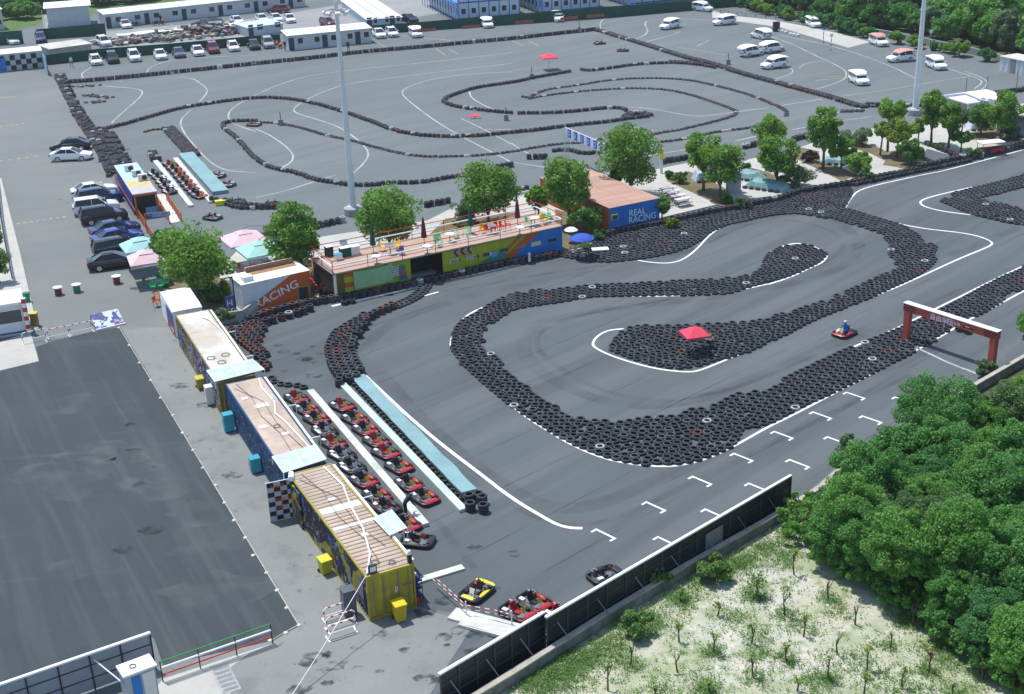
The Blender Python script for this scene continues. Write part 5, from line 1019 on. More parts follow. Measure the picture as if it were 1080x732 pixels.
def container(fl, bl, wd, label, side_m, end_m, roof_m, top=2.6, group='shipping containers of the pit row', roof_ribs=True):
    f = side_frame(fl, bl, top); t = thing('shipping_container', label, 'container', f.o, f.rz, group); L = f.L; e = .05
    b = MB(); b.corr((0,L-e,.16), (0,-1,0), (0,0,1), (-1,0,0), L-2*e, top-.3, m=0); b.build('side_wall', side_m, t)
    b = MB(); b.corr((wd,e,.16), (0,1,0), (0,0,1), (1,0,0), L-2*e, top-.3); b.build('side_wall', end_m, t)
    b = MB(); b.corr((wd-e,L-.02,.16), (-1,0,0), (0,0,1), (0,1,0), wd-2*e, top-.3); b.build('end_wall', end_m, t)
    b = MB(); b.corr((e,.02,.16), (1,0,0), (0,0,1), (0,-1,0), wd-2*e, top-.3, .4, .03); dr = b.build('end_door', end_m, t)
    b = MB()
    for x in (.3, .85, wd-.85, wd-.3): b.cyl((x*1,-.035,.2), (x,-.035,top-.25), .02)
    b.build('lock_rods', M_gry, dr)
    b = MB()
    if roof_ribs:
        b.corr((.06,e,top-.03), (0,1,0), (1,0,0), (0,0,1), L-2*e, wd-.12, .38, .022)
        for k in range(int(L/.38)): b.box(.07, wd-.07, e+.1+k*.38, e+.14+k*.38, top-.031, top-.004, 1)
    else: b.box(.06, wd-.06, e, L-e, top-.05, top-.02)
    b.build('roof', [roof_m, M_brownl], t)
    b = MB()
    for x in (0, wd): 
        for y in (0, L): b.box(x-.045, x+.05, y-.05, y+.05, 0, top)
    for z in (.0, top-.12): 
        for x in (0, wd): b.box(x-.035, x+.04, .05, L-.05, z, z+.14 if z == 0 else top)
        for y in (0, L): b.box(.05, wd-.05, y-.035, y+.04, z, z+.14 if z == 0 else top)
    b.build('corner_posts', end_m, t); return t, f, L
tA, fA, LA = container((230,403), (185.4,332.6), 2.5, 'ochre container with stained white roof and purple graffiti', G_och, M_ochre, M_rust, roof_ribs=False)
tB, fB, LB = container((299,497.5), (238,405), 2.5, 'dark blue graffiti container with plain peach roof', G_blu, mat('deep_blue_paint', (.012,.07,.2), rough=.5, var=.2), M_peach, roof_ribs=False)
tD, fD, LD = container((386.5,608.5), (305,500), 2.5, 'yellow container with ribbed peach roof nearest the hoarding', G_yel, M_oyel, M_peach)
for f, L, y0, n in ((fB, LB, 0, 3),):
    pass
def roof_bits(t, items, m, nm, z=2.6):
    b = MB()
    for x0, x1, y0, y1 in items: b.box(x0, x1, y0, y1, z-.018, z+.012)
    b.build(nm, m, t)
roof_bits(tB, [(.35,.75,10.9,11.25),(.85,1.7,9.2,9.75),(.3,.75,6.2,6.6),(1.25,1.7,4.6,4.95)], M_wht, 'roof_patch'); roof_bits(tD, [(.1,2.4,6.9,7.5),(.1,2.4,5.0,5.25),(.9,1.35,8.2,8.45),(1.2,1.6,3.7,4.0)], M_wht, 'roof_patch', 2.612)
def coil(t, x, y, z, r=.28):
    b = MB(); b.tube([(x+r*math.cos(a), y+r*1.1*math.sin(a), z+.03) for a in [k*.5236 for k in range(13)]], .022, 5); b.build('cable_coil', M_cable, t)
for x, y in ((1.0,3.2),(1.55,4.4),(.5,4.3)): coil(tA, x, y, 2.6)
coil(tB, 1.3, 6.0, 2.6, .2); coil(tD, .85, .95, 2.62, .2); coil(tD, 1.6, .55, 2.62, .17)
def pipe(t, pts, r=.045, nm='roof_hose', m=None): b = MB(); b.tube(pts, r, 6); b.build(nm, m or M_pipe, t, smooth=True)
pipe(tA, [(1.9,LA-.3,2.66),(1.7,LA-1.5,2.66),(2.1,LA-2.5,2.66),(2.36,LA-5,2.66),(2.36,.5,2.66)], .05); pipe(tB, [(2.2,LB-.3,2.66),(1.95,LB-2,2.66),(2.1,LB-4.5,2.66),(1.7,LB-6.2,2.66),(1.95,LB-8,2.66),(2.25,1.6,2.66),(2.3,.4,2.66)], .055); pipe(tD, [(2.0,LD-.3,2.68),(2.2,LD-3,2.68),(1.75,LD-5.5,2.68),(1.5,LD-8,2.68),(.9,1.8,2.68),(.1,.15,2.68)], .05)
for t, L in ((tB, LB), (tD, LD)):
    pipe(t, [(.6,L-.4,2.63),(1.0,L-3,2.63),(.8,L-6,2.63),(1.2,L-9,2.63),(1.1,1.2,2.63)], .014, 'roof_cable', M_cable); pipe(t, [(.3,L-1,2.63),(1.5,L-4,2.63),(1.4,L-7.5,2.63),(1.9,2.2,2.63)], .014, 'roof_cable', M_cable)
for t, L in ((tA, LA), (tB, LB), (tD, LD)):
    b = MB(); b.box(2.56, 2.7, .3, L-.2, 2.5, 2.62)
    for y in (L*.25, L*.62): b.box(2.7, 3.3, y-.03, y+.03, 2.5, 2.56); b.box(3.26, 3.3, y-.03, y+.03, 1.9, 2.5)
    b.build('gutter', M_pipe, t)
    b = MB()                                              # small windows and doors along the lane side
    for y in (L*.3, L*.7): b.box(2.545, 2.56, y-.5, y+.5, 1.1, 1.9)
    b.build('window', M_dkgl, t)
b = MB()
for y, w_, z0, z1 in ((1.0,.9,.9,1.9),(2.6,.5,.8,1.9)): b.box(-.06, -.042, y-w_/2, y+w_/2, z0, z1)
b.build('window', M_dkgl, tD)
# canopies bridging the gaps
def canopy(pts, z, label):
    P = [at(p[0], p[1], z) for p in pts]; o = P[0]; t = thing('canopy_sheet', label, 'canopy', o, 0, 'milky canopy sheets over the containers'); b = MB(); lp = [(p.x-o.x, p.y-o.y) for p in P]; b.prism(lp, 0, .03); b.build('sheet', M_canopy, t)
    b = MB(); n = len(lp)
    for i in range(n): b.cyl((*lp[i], .02), (*lp[(i+1) % n], .02), .025)
    b.cyl(((lp[0][0]+lp[1][0])/2,(lp[0][1]+lp[1][1])/2,.04), ((lp[2][0]+lp[3][0])/2,(lp[2][1]+lp[3][1])/2,.04), .02)
    b.build('rim', M_pipe, t); b = MB()
    for x, y in lp: b.cyl((x,y,0), (x,y,-z*.18 if z < 3 else -.2), .03)
    b.build('struts', M_pipe, t)
canopy([(226.5,403),(279,390),(266,379),(218,391)], 2.72, 'milky sheet over the gap between ochre and blue container'); canopy([(299,499),(343,485),(331,470),(287,482)], 2.72, 'milky sheet over the gap between blue and yellow container'); canopy([(411,565),(429,557),(413,538),(394,547)], 2.72, 'milky sheet over the parked karts beside the yellow container')
# yellow end: marks, spotlights, bin, rope
text_mesh('end_marking', 'JJ', .34, tD, M_wht, (1.42,-.06,1.35)); b = MB(); b.box(1.85,1.95,-.055,-.04,1.5,1.58); b.box(1.95,2.4,-.055,-.04,1.52,1.545); b.build('end_stripe', M_kred, tD)
b = MB(); b.box(.2,.62,.1,.28,2.66,3.05); sp_ = b.build('spotlight', M_blk, tD); b = MB(); b.box(.25,.57,.09,.1,2.72,3.0); b.build('lens', M_lamp, sp_)
b = MB(); b.box(2.3,2.5,.05,.25,2.62,3.1); sp_ = b.build('spotlight', M_blk, tD); b = MB(); b.cyl((2.4,.15,3.1),(2.4,.15,3.3),.12,.08,10); b.build('lens', M_lamp, sp_)
p0 = at(386,607,2.7); p1 = at(300,745,.05); b = MB(); pts = []
for k in range(13): u = k/12; q = p0.lerp(p1, u); pts.append((q.x-p0.x, q.y-p0.y, q.z-p0.z-.12*math.sin(math.pi*u)))
b.tube(pts, .02, 6); tag(b.build('stay_rope', M_pipe, None, True, p0), 'white stay rope running from the yellow container corner to the ground', 'rope')
def bin_(px, label, m, lm, w_=.52, d_=.6, h=.95, rz=0.0, wheels=True, name='wheelie_bin', cat='bin'):
    q = at(*px); t = thing(name, label, cat, (q.x,q.y,.012), rz); b = MB(); b.loft([[(-w_*.4,-d_*.4,.06),(w_*.4,-d_*.4,.06),(w_*.4,d_*.4,.06),(-w_*.4,d_*.4,.06)],[(-w_/2,-d_/2,h),(w_/2,-d_/2,h),(w_/2,d_/2,h),(-w_/2,d_/2,h)]]); b.build('body', m, t)
    b = MB(); b.loft([[(-w_*.55,-d_*.58,h),(w_*.55,-d_*.58,h),(w_*.55,d_*.55,h),(-w_*.55,d_*.55,h)],[(-w_*.53,-d_*.55,h+.05),(w_*.53,-d_*.55,h+.05),(w_*.53,d_*.52,h+.09),(-w_*.53,d_*.52,h+.09)]]); b.cyl((-w_*.4,d_*.58,h+.02),(w_*.4,d_*.58,h+.02),.025); b.build('lid', lm, t)
    if wheels:
        for s in (-1, 1): b = MB(); b.cyl((s*w_*.42,d_*.42,.1),(s*w_*.52,d_*.42,.1),.1,.1,10); b.build('wheel', M_tyre, t)
    return t
M_bny = mat('bin_yellow', (.55,.4,.015), rough=.5, var=.08); M_bnl = mat('lid_yellow', (.75,.52,.015), rough=.45, var=.05); M_tl = mat('turquoise_paint', (.04,.33,.42), rough=.5, var=.1); M_cream = mat('cream_enamel', (.66,.66,.62), rough=.4, var=.08)
bin_((422,654), 'yellow wheelie bin against the end of the yellow container', M_bny, M_bnl, .6, .65, 1.0, fD.rz)
bin_((343.5,604), 'lime yellow bin against the long side of the yellow container', mat('bin_lime', (.45,.42,.02), rough=.5, var=.08), mat('lid_lime', (.6,.56,.03), rough=.5, var=.05), .6, .65, .85, fD.rz+.1)
bin_((212,409.5), 'olive yellow bin beside the ochre container and white cabinet', mat('bin_olive', (.36,.3,.03), rough=.5, var=.1), mat('lid_olive', (.5,.44,.05), rough=.5, var=.05), .6, .65, .8, fA.rz)
def cabinet(px, label, m, w_, d_, h, rz):
    q = at(*px); t = thing('cabinet', label, 'cabinet', (q.x,q.y,.012), rz); b = MB(); b.box(-w_/2,w_/2,-d_/2,d_/2,.08,h); b.box(-w_/2-.02,w_/2+.02,-d_/2-.02,d_/2+.02,h,h+.04); b.build('body', m, t)
    b = MB(); b.box(-w_/2-.02,-w_/2-.003,-d_/2+.04,d_/2-.04,.16,h-.06); dr = b.build('door', m, t); b = MB(); b.cyl((-w_/2-.04,d_/2-.1,h*.5),(-w_/2-.04,d_/2-.1,h*.62),.015); b.build('handle', M_gry, dr)
    b = MB(); 
    for x in (-1, 1):
        for y in (-1, 1): b.box(x*(w_/2-.06)-.04,x*(w_/2-.06)+.04,y*(d_/2-.06)-.04,y*(d_/2-.06)+.04,0,.08)
    b.build('feet', M_blk, t)
cabinet((223,426), 'white upright cabinet between yellow bin and blue container', M_cream, .62, .6, 1.35, fA.rz); cabinet((242,454.5), 'turquoise cabinet at the far corner of the blue container', M_tl, .62, .6, 1.25, fB.rz); cabinet((270,497.5), 'turquoise cabinet at the near half of the blue container', M_tl, .6, .6, .98, fB.rz); cabinet((369,648), 'dark grey cabinet at the near end of the yellow container', mat('slate_enamel', (.1,.115,.13), rough=.4, var=.1), .62, .6, 1.5, fD.rz)
q = at(236,432); b = MB(); b.tube([(0,0,1.3),(.3,.05,.8),(.6,.1,.75),(.75,.1,1.0),(.6,.15,1.15),(.4,.1,.9)], .05, 6); tag(b.build('drain_hose', M_pipe, None, True, (q.x-.5,q.y+.2,0)), 'white bent hose between cabinet and blue container', 'hose')
# chequered board
bl_, br_ = at(285.8,551), at(313.5,545); fC = Fr(bl_, br_-bl_); wB = (br_-bl_).length; hB = 2.55; t = thing('chequered_board', 'tall chequered board reading HAVE A GOOD DAY beside the dark container door', 'sign board', fC.o, fC.rz)
b = MB(); b.box(0,wB,.01,.06,0,hB); b.build('backing', M_wht, t); M_chw = mat('chequer_pale', (.42,.46,.5), rough=.6, var=.06); M_chk = mat('chequer_dark', (.012,.014,.018), rough=.6, var=.1); b = MB(); nx, nz = 4, 8
for i in range(nx):
    for j in range(nz): b.box(wB*i/nx, wB*(i+1)/nx, -.002, .008, .06+(hB-.1)*j/nz, .06+(hB-.1)*(j+1)/nz, (i+j) % 2)
b.build('chequers', [M_chw, M_chk], t); b = MB(); b.box(-.05,0,-.02,.08,0,hB+.03); b.build('post', M_pipe, t); M_orl = mat('orange_letters', (.62,.1,.02), rough=.6, var=.1)
for s_, x, z, sz in (('HAVE',.2,2.14,.34),('A',.74,1.72,.33),('GOOD',.4,1.24,.34),('DAY',.42,.76,.34)): text_mesh('lettering', s_, sz, t, M_orl, (x,-.008,z), sx=.95)
b = MB(); b.cyl((wB*.9,-.3,hB+.12),(wB*1.0,.35,hB+.12),.17,.17,12); tag(b.build('awning_roll', M_pipe, None, True, fC.o, fC.rz), 'white rolled awning above the chequered board', 'awning roll')
b = MB(); q = fD.w(-.1, LD-.4); b.box(-.06,.02,-1.7,0,.05,2.35); tag(b.build('dark_doorway', G_dk, None, False, (q.x,q.y,0), fD.rz), 'black graffiti door leaf beside the chequered board', 'door leaf')
# hoop barriers
M_red = mat('signal_red', (.5,.02,.02), rough=.5, var=.08)
def hoop(px, d, label, group, L=1.6, H=.85):
    q = at(*px); t = thing('hoop_barrier', label, 'barrier', (q.x,q.y,.014), aim(px, d), group); b = MB(); b.tube([(-L/2,0,0),(-L/2,0,H-.12),(-L/2+.12,0,H),(L/2-.12,0,H),(L/2,0,H-.12),(L/2,0,0)], .035, 8); b.tube([(-L/2,0,.3),(L/2,0,.3)], .025)
    for x in (-L/2, L/2): b.box(x-.05,x+.05,-.3,.3,-.002,.05)
    b.build('hoop', M_pipe, t); b = MB()
    for x in (-L*.3, 0, L*.3): b.cyl((x-.08,0,H),(x+.08,0,H),.038)
    for x in (-L/2, L/2): b.cyl((x,0,.45),(x,0,.6),.038)
    b.build('stripes', M_red, t)
for i, p in enumerate([(357,651),(360,661),(361,670)]): hoop(p, (9,-3), ['rear','middle','front'][i]+' red and white hoop barrier of the three by the yellow container', 'hoop barriers by the yellow container', 1.5, .75)
for i, p in enumerate([(62,357),(86,352),(38,360)]): hoop(p, (10,-2.2), ['red and white hoop barrier at the dark pad edge, middle of three','red and white hoop barrier next to the fallen banner board','red and white hoop barrier at the booth corner'][i], 'hoop barriers at the dark pad', 1.9, .9)

# ------------------------------------------------------------------ pit lane kerbs and mat
M_kerb = mat('white_kerb', (.62,.62,.57), rough=.8, var=.12, scale=.8, dirt=(.4,.4,.35)); M_kerbg = mat('greenish_kerb', (.5,.6,.52), rough=.8, var=.15, scale=.6); M_mat = mat('turquoise_mat', (.2,.34,.345), rough=.75, var=.12, scale=.7, bump=.15)
def long_slab(a, b_, wd, h, label, m, name='lane_kerb', cat='kerb', z0=0.0, sag=False):
    A, B = at(*a), at(*b_); d = B-A; L = d.length; bb = MB(); n = max(2, int(L/1.0)); rg = []
    for k in range(n+1):
        y = L*k/n; e = (.02*math.sin(k*2.1)) if sag else 0; e2 = .05*math.sin(k*1.3) if sag else 0; rg.append([(y,-wd/2+e,z0),(y,-wd/2+e,z0+h),(y,wd/2+e,z0+h+e2),(y,wd/2+e,z0)])
    bb.loft(rg); return tag(bb.build(name, m, None, False, (A.x,A.y,.006), math.atan2(d.y,d.x)), label, cat)
k1 = Z('C2',(228,188),(0,0)); long_slab((327.5,414), (448.5,556), .5, .22, 'white kerb between the two near lanes of karts', M_kerb); long_slab((361.5,407), (489,540), .5, .2, 'greenish white kerb beside the turquoise mat', M_kerbg)
long_slab((377,400), (495,522), 1.0, .3, 'turquoise padded mat along the near kart lane', M_mat, 'padded_mat', 'mat', 0, True)
A, B = at(370,403.5), at(491,532.5)
b = MB(); d = B-A; L = d.length
for k in range(int(L/.6)): b.lathe([(.1,.0),(.17,.05),(.17,.26),(.1,.3)], 8, 0, (k*.6+.2,0,0))
tag(b.build('rubber_edge', M_rub, None, True, (A.x,A.y,.006), math.atan2(d.y,d.x)), 'row of black rubber rolls along the edge of the turquoise mat', 'rubber edging')
for a, c, wd, h, lab, m in [((395,78),(672,428),.55,.2,'white kerb of the far pit lanes beside the short kart row',M_kerb),((550,58),(828,398),.55,.2,'white kerb of the far pit lanes beside the turquoise mat',M_kerb)]: long_slab(Z1('L1',*a), Z1('L1',*c), wd, h, lab, m)
long_slab(Z1('L1',632,32), Z1('L1',900,328), 1.7, .4, 'turquoise padded mat of the far pit lanes', M_mat, 'padded_mat', 'mat', 0, True); long_slab(Z1('L1',425,330), Z1('L1',545,548), 1.1, .03, 'pale ramp path between orange railings', M_kerb, 'ramp_path', 'path'); q = at(*Z1('L1',910,410)); b = MB(); b.prism(rrect(-.7,.7,-.3,.3,.08), 0, .5); tag(b.build('crash_pad', M_ky2, None, False, (q.x,q.y,.01), .3), 'yellow crash pad between the black tyre stacks', 'crash pad')
b = MB(); b.box(-.09,.4,-2.1,2.1,0,.1); q = at(452,612); tag(b.build('white_plank', M_kerb, None, False, (q.x,q.y,.012), LANE+math.pi/2+math.pi/2*0+R(90)), 'white plank lying beside the yellow container end', 'plank')
for i, (p, w_, l_) in enumerate([((510,657),1.0,3.6),((505,661),.9,1.9),((520,664),.9,2.6),((527,670),.6,1.2)]):
    q = at(*p); b = MB(); b.box(-l_/2,l_/2,-w_/2,w_/2,0,.12+.02*i); tag(b.build('concrete_slab', M_kerb, None, False, (q.x,q.y,.013+.012*i), aim(p,(10,2.6))), ['long pale slab at the top of the slab heap','short pale slab at the west end of the slab heap','pale slab in the middle of the slab heap','small pale slab under the hoarding top'][i]+' by the hoarding', 'slab', 'pale slabs by the hoarding')
# barrier tape
for a, c, z in [((457,615),(492,650),0)]:
    pass
t = thing('tape_barrier', 'red and white barrier tape on white posts in front of the yellow kart', 'barrier tape', at(457,615)); o = at(457,615); PT = [at(*p) for p in ((457,619),(474,634),(492,651),(522,656),(540,661))]; b = MB()
for p in (PT[2], PT[4]): q = p-o; b = MB(); b.cyl((q.x,q.y,0),(q.x,q.y,.95),.035); b.cyl((q.x,q.y,0),(q.x,q.y,.04),.16); b.build('post', M_pipe, t)
b = MB(); c = MB()
for z in (.5, .72):
    for p, q in zip(PT[:-1], PT[1:]):
        for k in range(6): u, v = p.lerp(q, k/6)-o, p.lerp(q, (k+1)/6)-o; (b if k % 2 else c).cyl((u.x,u.y,z),(v.x,v.y,z),.022,None,5)
b.build('red_tape', M_red, t); c.build('white_tape', M_pipe, t)
# rope line along the dark pad
t = thing('rope_line', 'pale rope on cement blocks edging the dark asphalt pad', 'rope line', at(126,346)); o = at(126,346); b = MB(); c = MB(); n = 17
P = [at(126+(315-126)*k/n, 346+(660-346)*k/n) for k in range(n+1)]+[at(300,668), at(287,676)]
for p, q in zip(P[:-1], P[1:]): u, v = p-o, q-o; b.cyl((u.x,u.y,.05),(v.x,v.y,.05),.028,None,5)
for p in P: u = p-o; c = MB(); c.lathe([(.13,.0),(.11,.05),(.04,.07),(0,.07)], 8, 0, (u.x+rng.normal(0,.06),u.y,.012)); c.build('anchor_block', M_kerb, t)
b.build('rope', mat('pale_rope', (.5,.46,.38), rough=.9), t)

q = at(438.5,629); t = thing('helmet_rack', 'dark rack with blue and white helmets beside the yellow container end', 'rack', (q.x,q.y,.012), fD.rz); b = MB()
for z in (.25,.7,1.15): b.box(-.22,.22,-.5,.5,z,z+.03)
for x in (-.22,.19):
    for y in (-.5,.47): b.box(x,x+.03,y,y+.03,0,1.45)
b.build('frame', M_blk, t)
for i in range(9):
    z = (.28,.73,1.18)[i//3]; y = -.32+.32*(i%3); b = MB(); b.lathe([(.1,0),(.14,.07),(.145,.14),(.11,.23),(0,.27)], 10, 0, (0,y,z)); h = b.build('helmet', [M_wht, mat('helmet_blue', (.03,.07,.4), rough=.3), M_cgry][(i*5+1)%3], t, True); b = MB(); b.box(.11,.15,y-.09,y+.09,z+.08,z+.16); b.build('visor', M_glass, h)
for x, y, lab_ in [(441,638,'red extinguisher on the ground beside the helmet rack'),]:
    q = at(x, y); t = thing('fire_extinguisher', lab_, 'extinguisher', (q.x,q.y,.012)); b = MB(); b.lathe([(0,0),(.08,0),(.08,.4),(.03,.47),(.03,.52),(0,.52)], 12); b.build('cylinder', M_red, t, True); b = MB(); b.box(-.02,.12,-.015,.015,.52,.56); b.build('handle', M_blk, t)
# ------------------------------------------------------------------ clubhouse with roof terrace
f = front_frame((351.4,288.3), (592.5,237.6), 2.45); W_ = f.W; DT = 4.6; TH = 2.45
xs = lambda w_, x, y=None: f.face(Z1(w_, x, 500 if y is None else y))[0]
t = thing('clubhouse', 'long low clubhouse in lime and blue with a railed roof terrace', 'building', f.o, f.rz)
M_lime = mat('lime_paint', (.36,.4,.02), rough=.6, var=.1, scale=.8); M_cobalt = mat('cobalt_paint', (.012,.17,.52), rough=.5, var=.08, scale=.8); M_olive = mat('olive_paint', (.12,.11,.015), rough=.7, var=.15); M_orange = mat('orange_paint', (.48,.1,.015), rough=.6, var=.1); M_deck = mat('salmon_deck', (.43,.31,.24), rough=.8, var=.16, scale=1.2, stretch=(.3,3,1)); M_maroon = mat('maroon_paint', (.2,.015,.03), rough=.6, var=.1); M_tealp = mat('teal_paint', (.01,.2,.22), rough=.6, var=.1); M_brown = mat('dark_brown_wood', (.05,.035,.025), rough=.8, var=.2)
xa = [0, xs('K6',145,560), xs('K6',205,560), xs('K6',275,560), xs('K6',580,500), xs('K6',722,480), xs('K7',52,560), W_]
b = MB(); b.box(.0,xa[1],0,.15,0,TH-.12); b.build('corner_post', M_wht, t)
b = MB(); b.corr((xa[1],.04,0),(1,0,0),(0,0,1),(0,-1,0),xa[2]-xa[1],TH-.14); b.build('olive_wall', M_olive, t)
b = MB(); zz = [0,.45,.95,1.4,1.85,TH-.14]
for j in range(5): b.box(xa[2]+.01,xa[3],0,.05,zz[j],zz[j+1],j % 2)
b.build('banded_wall', [M_orange, M_lime], t)
b = MB(); b.corr((xa[3],.05,0),(1,0,0),(0,0,1),(0,-1,0),xa[5]-xa[3],TH-.14); b.build('lime_wall', M_lime, t)
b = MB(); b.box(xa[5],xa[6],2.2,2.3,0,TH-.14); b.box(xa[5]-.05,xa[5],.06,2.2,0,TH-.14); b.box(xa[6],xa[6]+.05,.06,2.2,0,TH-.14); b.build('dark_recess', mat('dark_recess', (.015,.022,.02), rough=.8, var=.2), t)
# lime to cobalt front, mitred along the painted diagonals
d0 = f.face(Z1('K7',545,515))[0]; d1 = f.face(Z1('K7',805,320))[0]
b = MB(); b.corr((xa[6],.05,0),(1,0,0),(0,0,1),(0,-1,0),W_-xa[6],TH-.14); front = b.build('painted_front', M_lime, t)
def poly(nm, pts, m, y=-.002, d=.012, par=None): b = MB(); b.plate(pts, y-d, y, 0); return b.build(nm, m, par or t)
zt = TH-.15; poly('cobalt_field', [(d0,.0),(W_,.0),(W_,zt),(d1,zt)], M_cobalt, -.002, .04); dx = (d1-d0)
def stripe(o0, o1, m, nm): poly(nm, [(d0+o0,.0),(d0+o1,.0),(d1+o1,zt),(d1+o0,zt)], m, -.002, .03)
stripe(-1.25,0,M_orange,'orange_diagonal'); stripe(-2.2,-1.75,M_orange,'orange_diagonal')
def rect_px(nm, w_, pts, m, d=.03, y=-.04): P = [f.face(Z1(w_, *p)) for p in pts]; b = MB(); b.plate(P, y-d, y); return b.build(nm, m, t)
rect_px('tarpaulin', 'K6', [(285,622),(582,558),(570,415),(520,440),(430,462),(330,480),(268,485)], mat('pale_green_tarp', (.28,.46,.24), rough=.8, var=.08, scale=.8), .05, -.06)
rect_px('number_plate_board', 'K7', [(98,572),(172,556),(176,528),(100,540)], mat('pale_sign', (.5,.55,.38), rough=.6, var=.1), .015, -.045); rect_px('number_plate_board', 'K7', [(232,545),(308,528),(306,500),(232,516)], MATS['pale_sign'], .015, -.045)
def lab(w_, x, y): p = f.face(Z1(w_, x, y)); return p
for (w_, x, y, s_, sz) in (('K7',104,568,'1赛车场',.3),('K7',238,540,'卡丁车场',.3)):
    p = lab(w_, x, y); text_mesh('lettering', s_, sz, t, M_blk if s_[0] != '1' else M_olive, (p[0], -.064, p[1]))
for k in range(3):
    x0, z0 = lab('K7', 125+k*52, 490-k*12); u = .42; b = MB(); P = lambda s_, e: [(x0-e,z0),(x0+.36*s_,z0+.42*s_+e*.3),(x0+.7*s_+e,z0+.42*s_+e*.3),(x0+.36*s_+e,z0),(x0+.7*s_+e,z0-.42*s_-e*.3),(x0+.36*s_,z0-.42*s_-e*.3)]
    b.plate(P(1,.05), -.055, -.04, 0); b.plate(P(1,0), -.062, -.055, 1); b.build('chevron', [M_wht, M_maroon], t)
for pts, m in (([(360,517),(412,510),(412,482),(360,490)],M_dkgl),([(485,485),(557,473),(557,446),(485,458)],M_dkgl),([(612,458),(685,445),(685,422),(612,432)],M_gry),([(732,440),(806,424),(806,393),(732,408)],mat('cream_board', (.6,.58,.38), rough=.6, var=.08)),([(858,410),(928,394),(928,366),(858,380)],M_dkgl)):
    fr_ = rect_px('window', 'K7', pts, M_gry if m is M_dkgl else m, .02, -.044); P = [f.face(Z1('K7', *p)) for p in pts]; c = (sum(p[0] for p in P)/4, sum(p[1] for p in P)/4)
    if m is M_dkgl: b = MB(); b.plate([(c[0]+(p[0]-c[0])*.88, c[1]+(p[1]-c[1])*.8) for p in P], -.075, -.066); b.build('pane', M_dkgl, fr_)
rect_px('teal_mural', 'K7', [(330,560),(430,560),(545,515),(545,490),(470,490),(470,470),(430,470),(430,510),(390,535)], M_tealp, .012, -.03); rect_px('mural_plate', 'K7', [(432,520),(470,512),(470,470),(432,478)], mat('sky_blue_plate', (.1,.35,.5), rough=.6, var=.1), .012, -.046); rect_px('mural_plate', 'K7', [(400,512),(428,506),(428,478),(400,484)], mat('ivory_plate', (.6,.58,.48), rough=.6), .012, -.05)
P = [f.face(Z1('K6', *p)) for p in ((580,525),(628,515),(622,435),(575,445))]; b = MB(); (x0, z0), (x1, z1) = P[0], P[2]
for i in range(5):
    for j in range(9): b.box(x0+(x1-x0)*i/5, x0+(x1-x0)*(i+1)/5, -.06, -.045, z0+(z1-z0)*j/9, z0+(z1-z0)*(j+1)/9, (i+j) % 2)
b.build('chequered_flag', [M_wht, M_blk], t)
c = lab('K6', 650, 455); c2 = lab('K6', 655, 492); c3 = lab('K6', 660, 522); b = MB(); b.plate([(c[0]+.3*math.cos(a), c[1]+.26*math.sin(a)) for a in [k*math.pi/6 for k in range(12)]], -.06, -.045, 0); b.plate([(c2[0]-.28,c2[1]-.18),(c2[0]+.28,c2[1]-.18),(c2[0]+.24,c2[1]+.2),(c2[0]-.24,c2[1]+.2)], -.06, -.045, 1); b.plate([(c3[0]-.34,c3[1]-.26),(c3[0]-.05,c3[1]-.26),(c3[0],c3[1]),(c3[0]+.12,c3[1]-.26),(c3[0]+.42,c3[1]-.26),(c3[0]+.28,c3[1]+.2),(c3[0]-.3,c3[1]+.2)], -.06, -.045, 2); b.build('painted_shapes', [M_tealp, M_orange, mat('denim_paint', (.05,.12,.28), rough=.6)], t)
b = MB(); b.box(0,.08,.1,DT,0,TH-.13); b.box(W_-.08,W_-.02,.06,DT,0,TH-.13,1); b.box(.08,W_-.1,DT-.08,DT,0,TH-.13); b.build('back_walls', [M_brown, M_cobalt], t)
b = MB(); b.box(-.1,W_,-.12,DT+.05,TH-.12,TH,0); 
for z in (TH-.16,): b.box(-.1,W_,-.1,.03,z,TH-.121,1)
b.build('terrace_deck', [M_deck, M_blk], t)
# terrace railings: brown posts, white and red pipes
def rail(p, q, n, nm):
    b = MB(); c = MB(); r = MB(); p = Vector((*p, TH)); q = Vector((*q, TH))
    for k in range(n+1):
        u = p.lerp(q, k/n); pb = MB(); pb.cyl(u, u+Vector((0,0,1.05)), .03); pb.build('rail_post', M_brown, t)
    up = Vector((0,0,1)); c.cyl(p+up*.62, q+up*.62, .06); r.cyl(p+up*1.05, q+up*1.05, .035); r.cyl(p+up*.3, q+up*.3, .025); c.build('white_rail', M_pipe, t); r.build('red_rail', M_red, t)
rail((-.05,-.06), (W_-.05,-.06), 7, 'f'); rail((-.05,DT), (W_-.05,DT), 7, 'b'); rail((-.05,-.06), (-.05,DT), 2, 'l'); rail((W_-.05,-.06), (W_-.05,DT), 2, 'r')
b = MB()
for k in range(9): b.box(-1.5+.17*k,-1.33+.17*k,2.6,3.6,TH-.3*k-.3,TH-.3*k-.25)
b.cyl((-.1,2.6,TH+.9),(-1.5,2.6,.9),.03); b.cyl((-.1,3.6,TH+.9),(-1.5,3.6,.9),.03); b.build('stair', M_red, t)
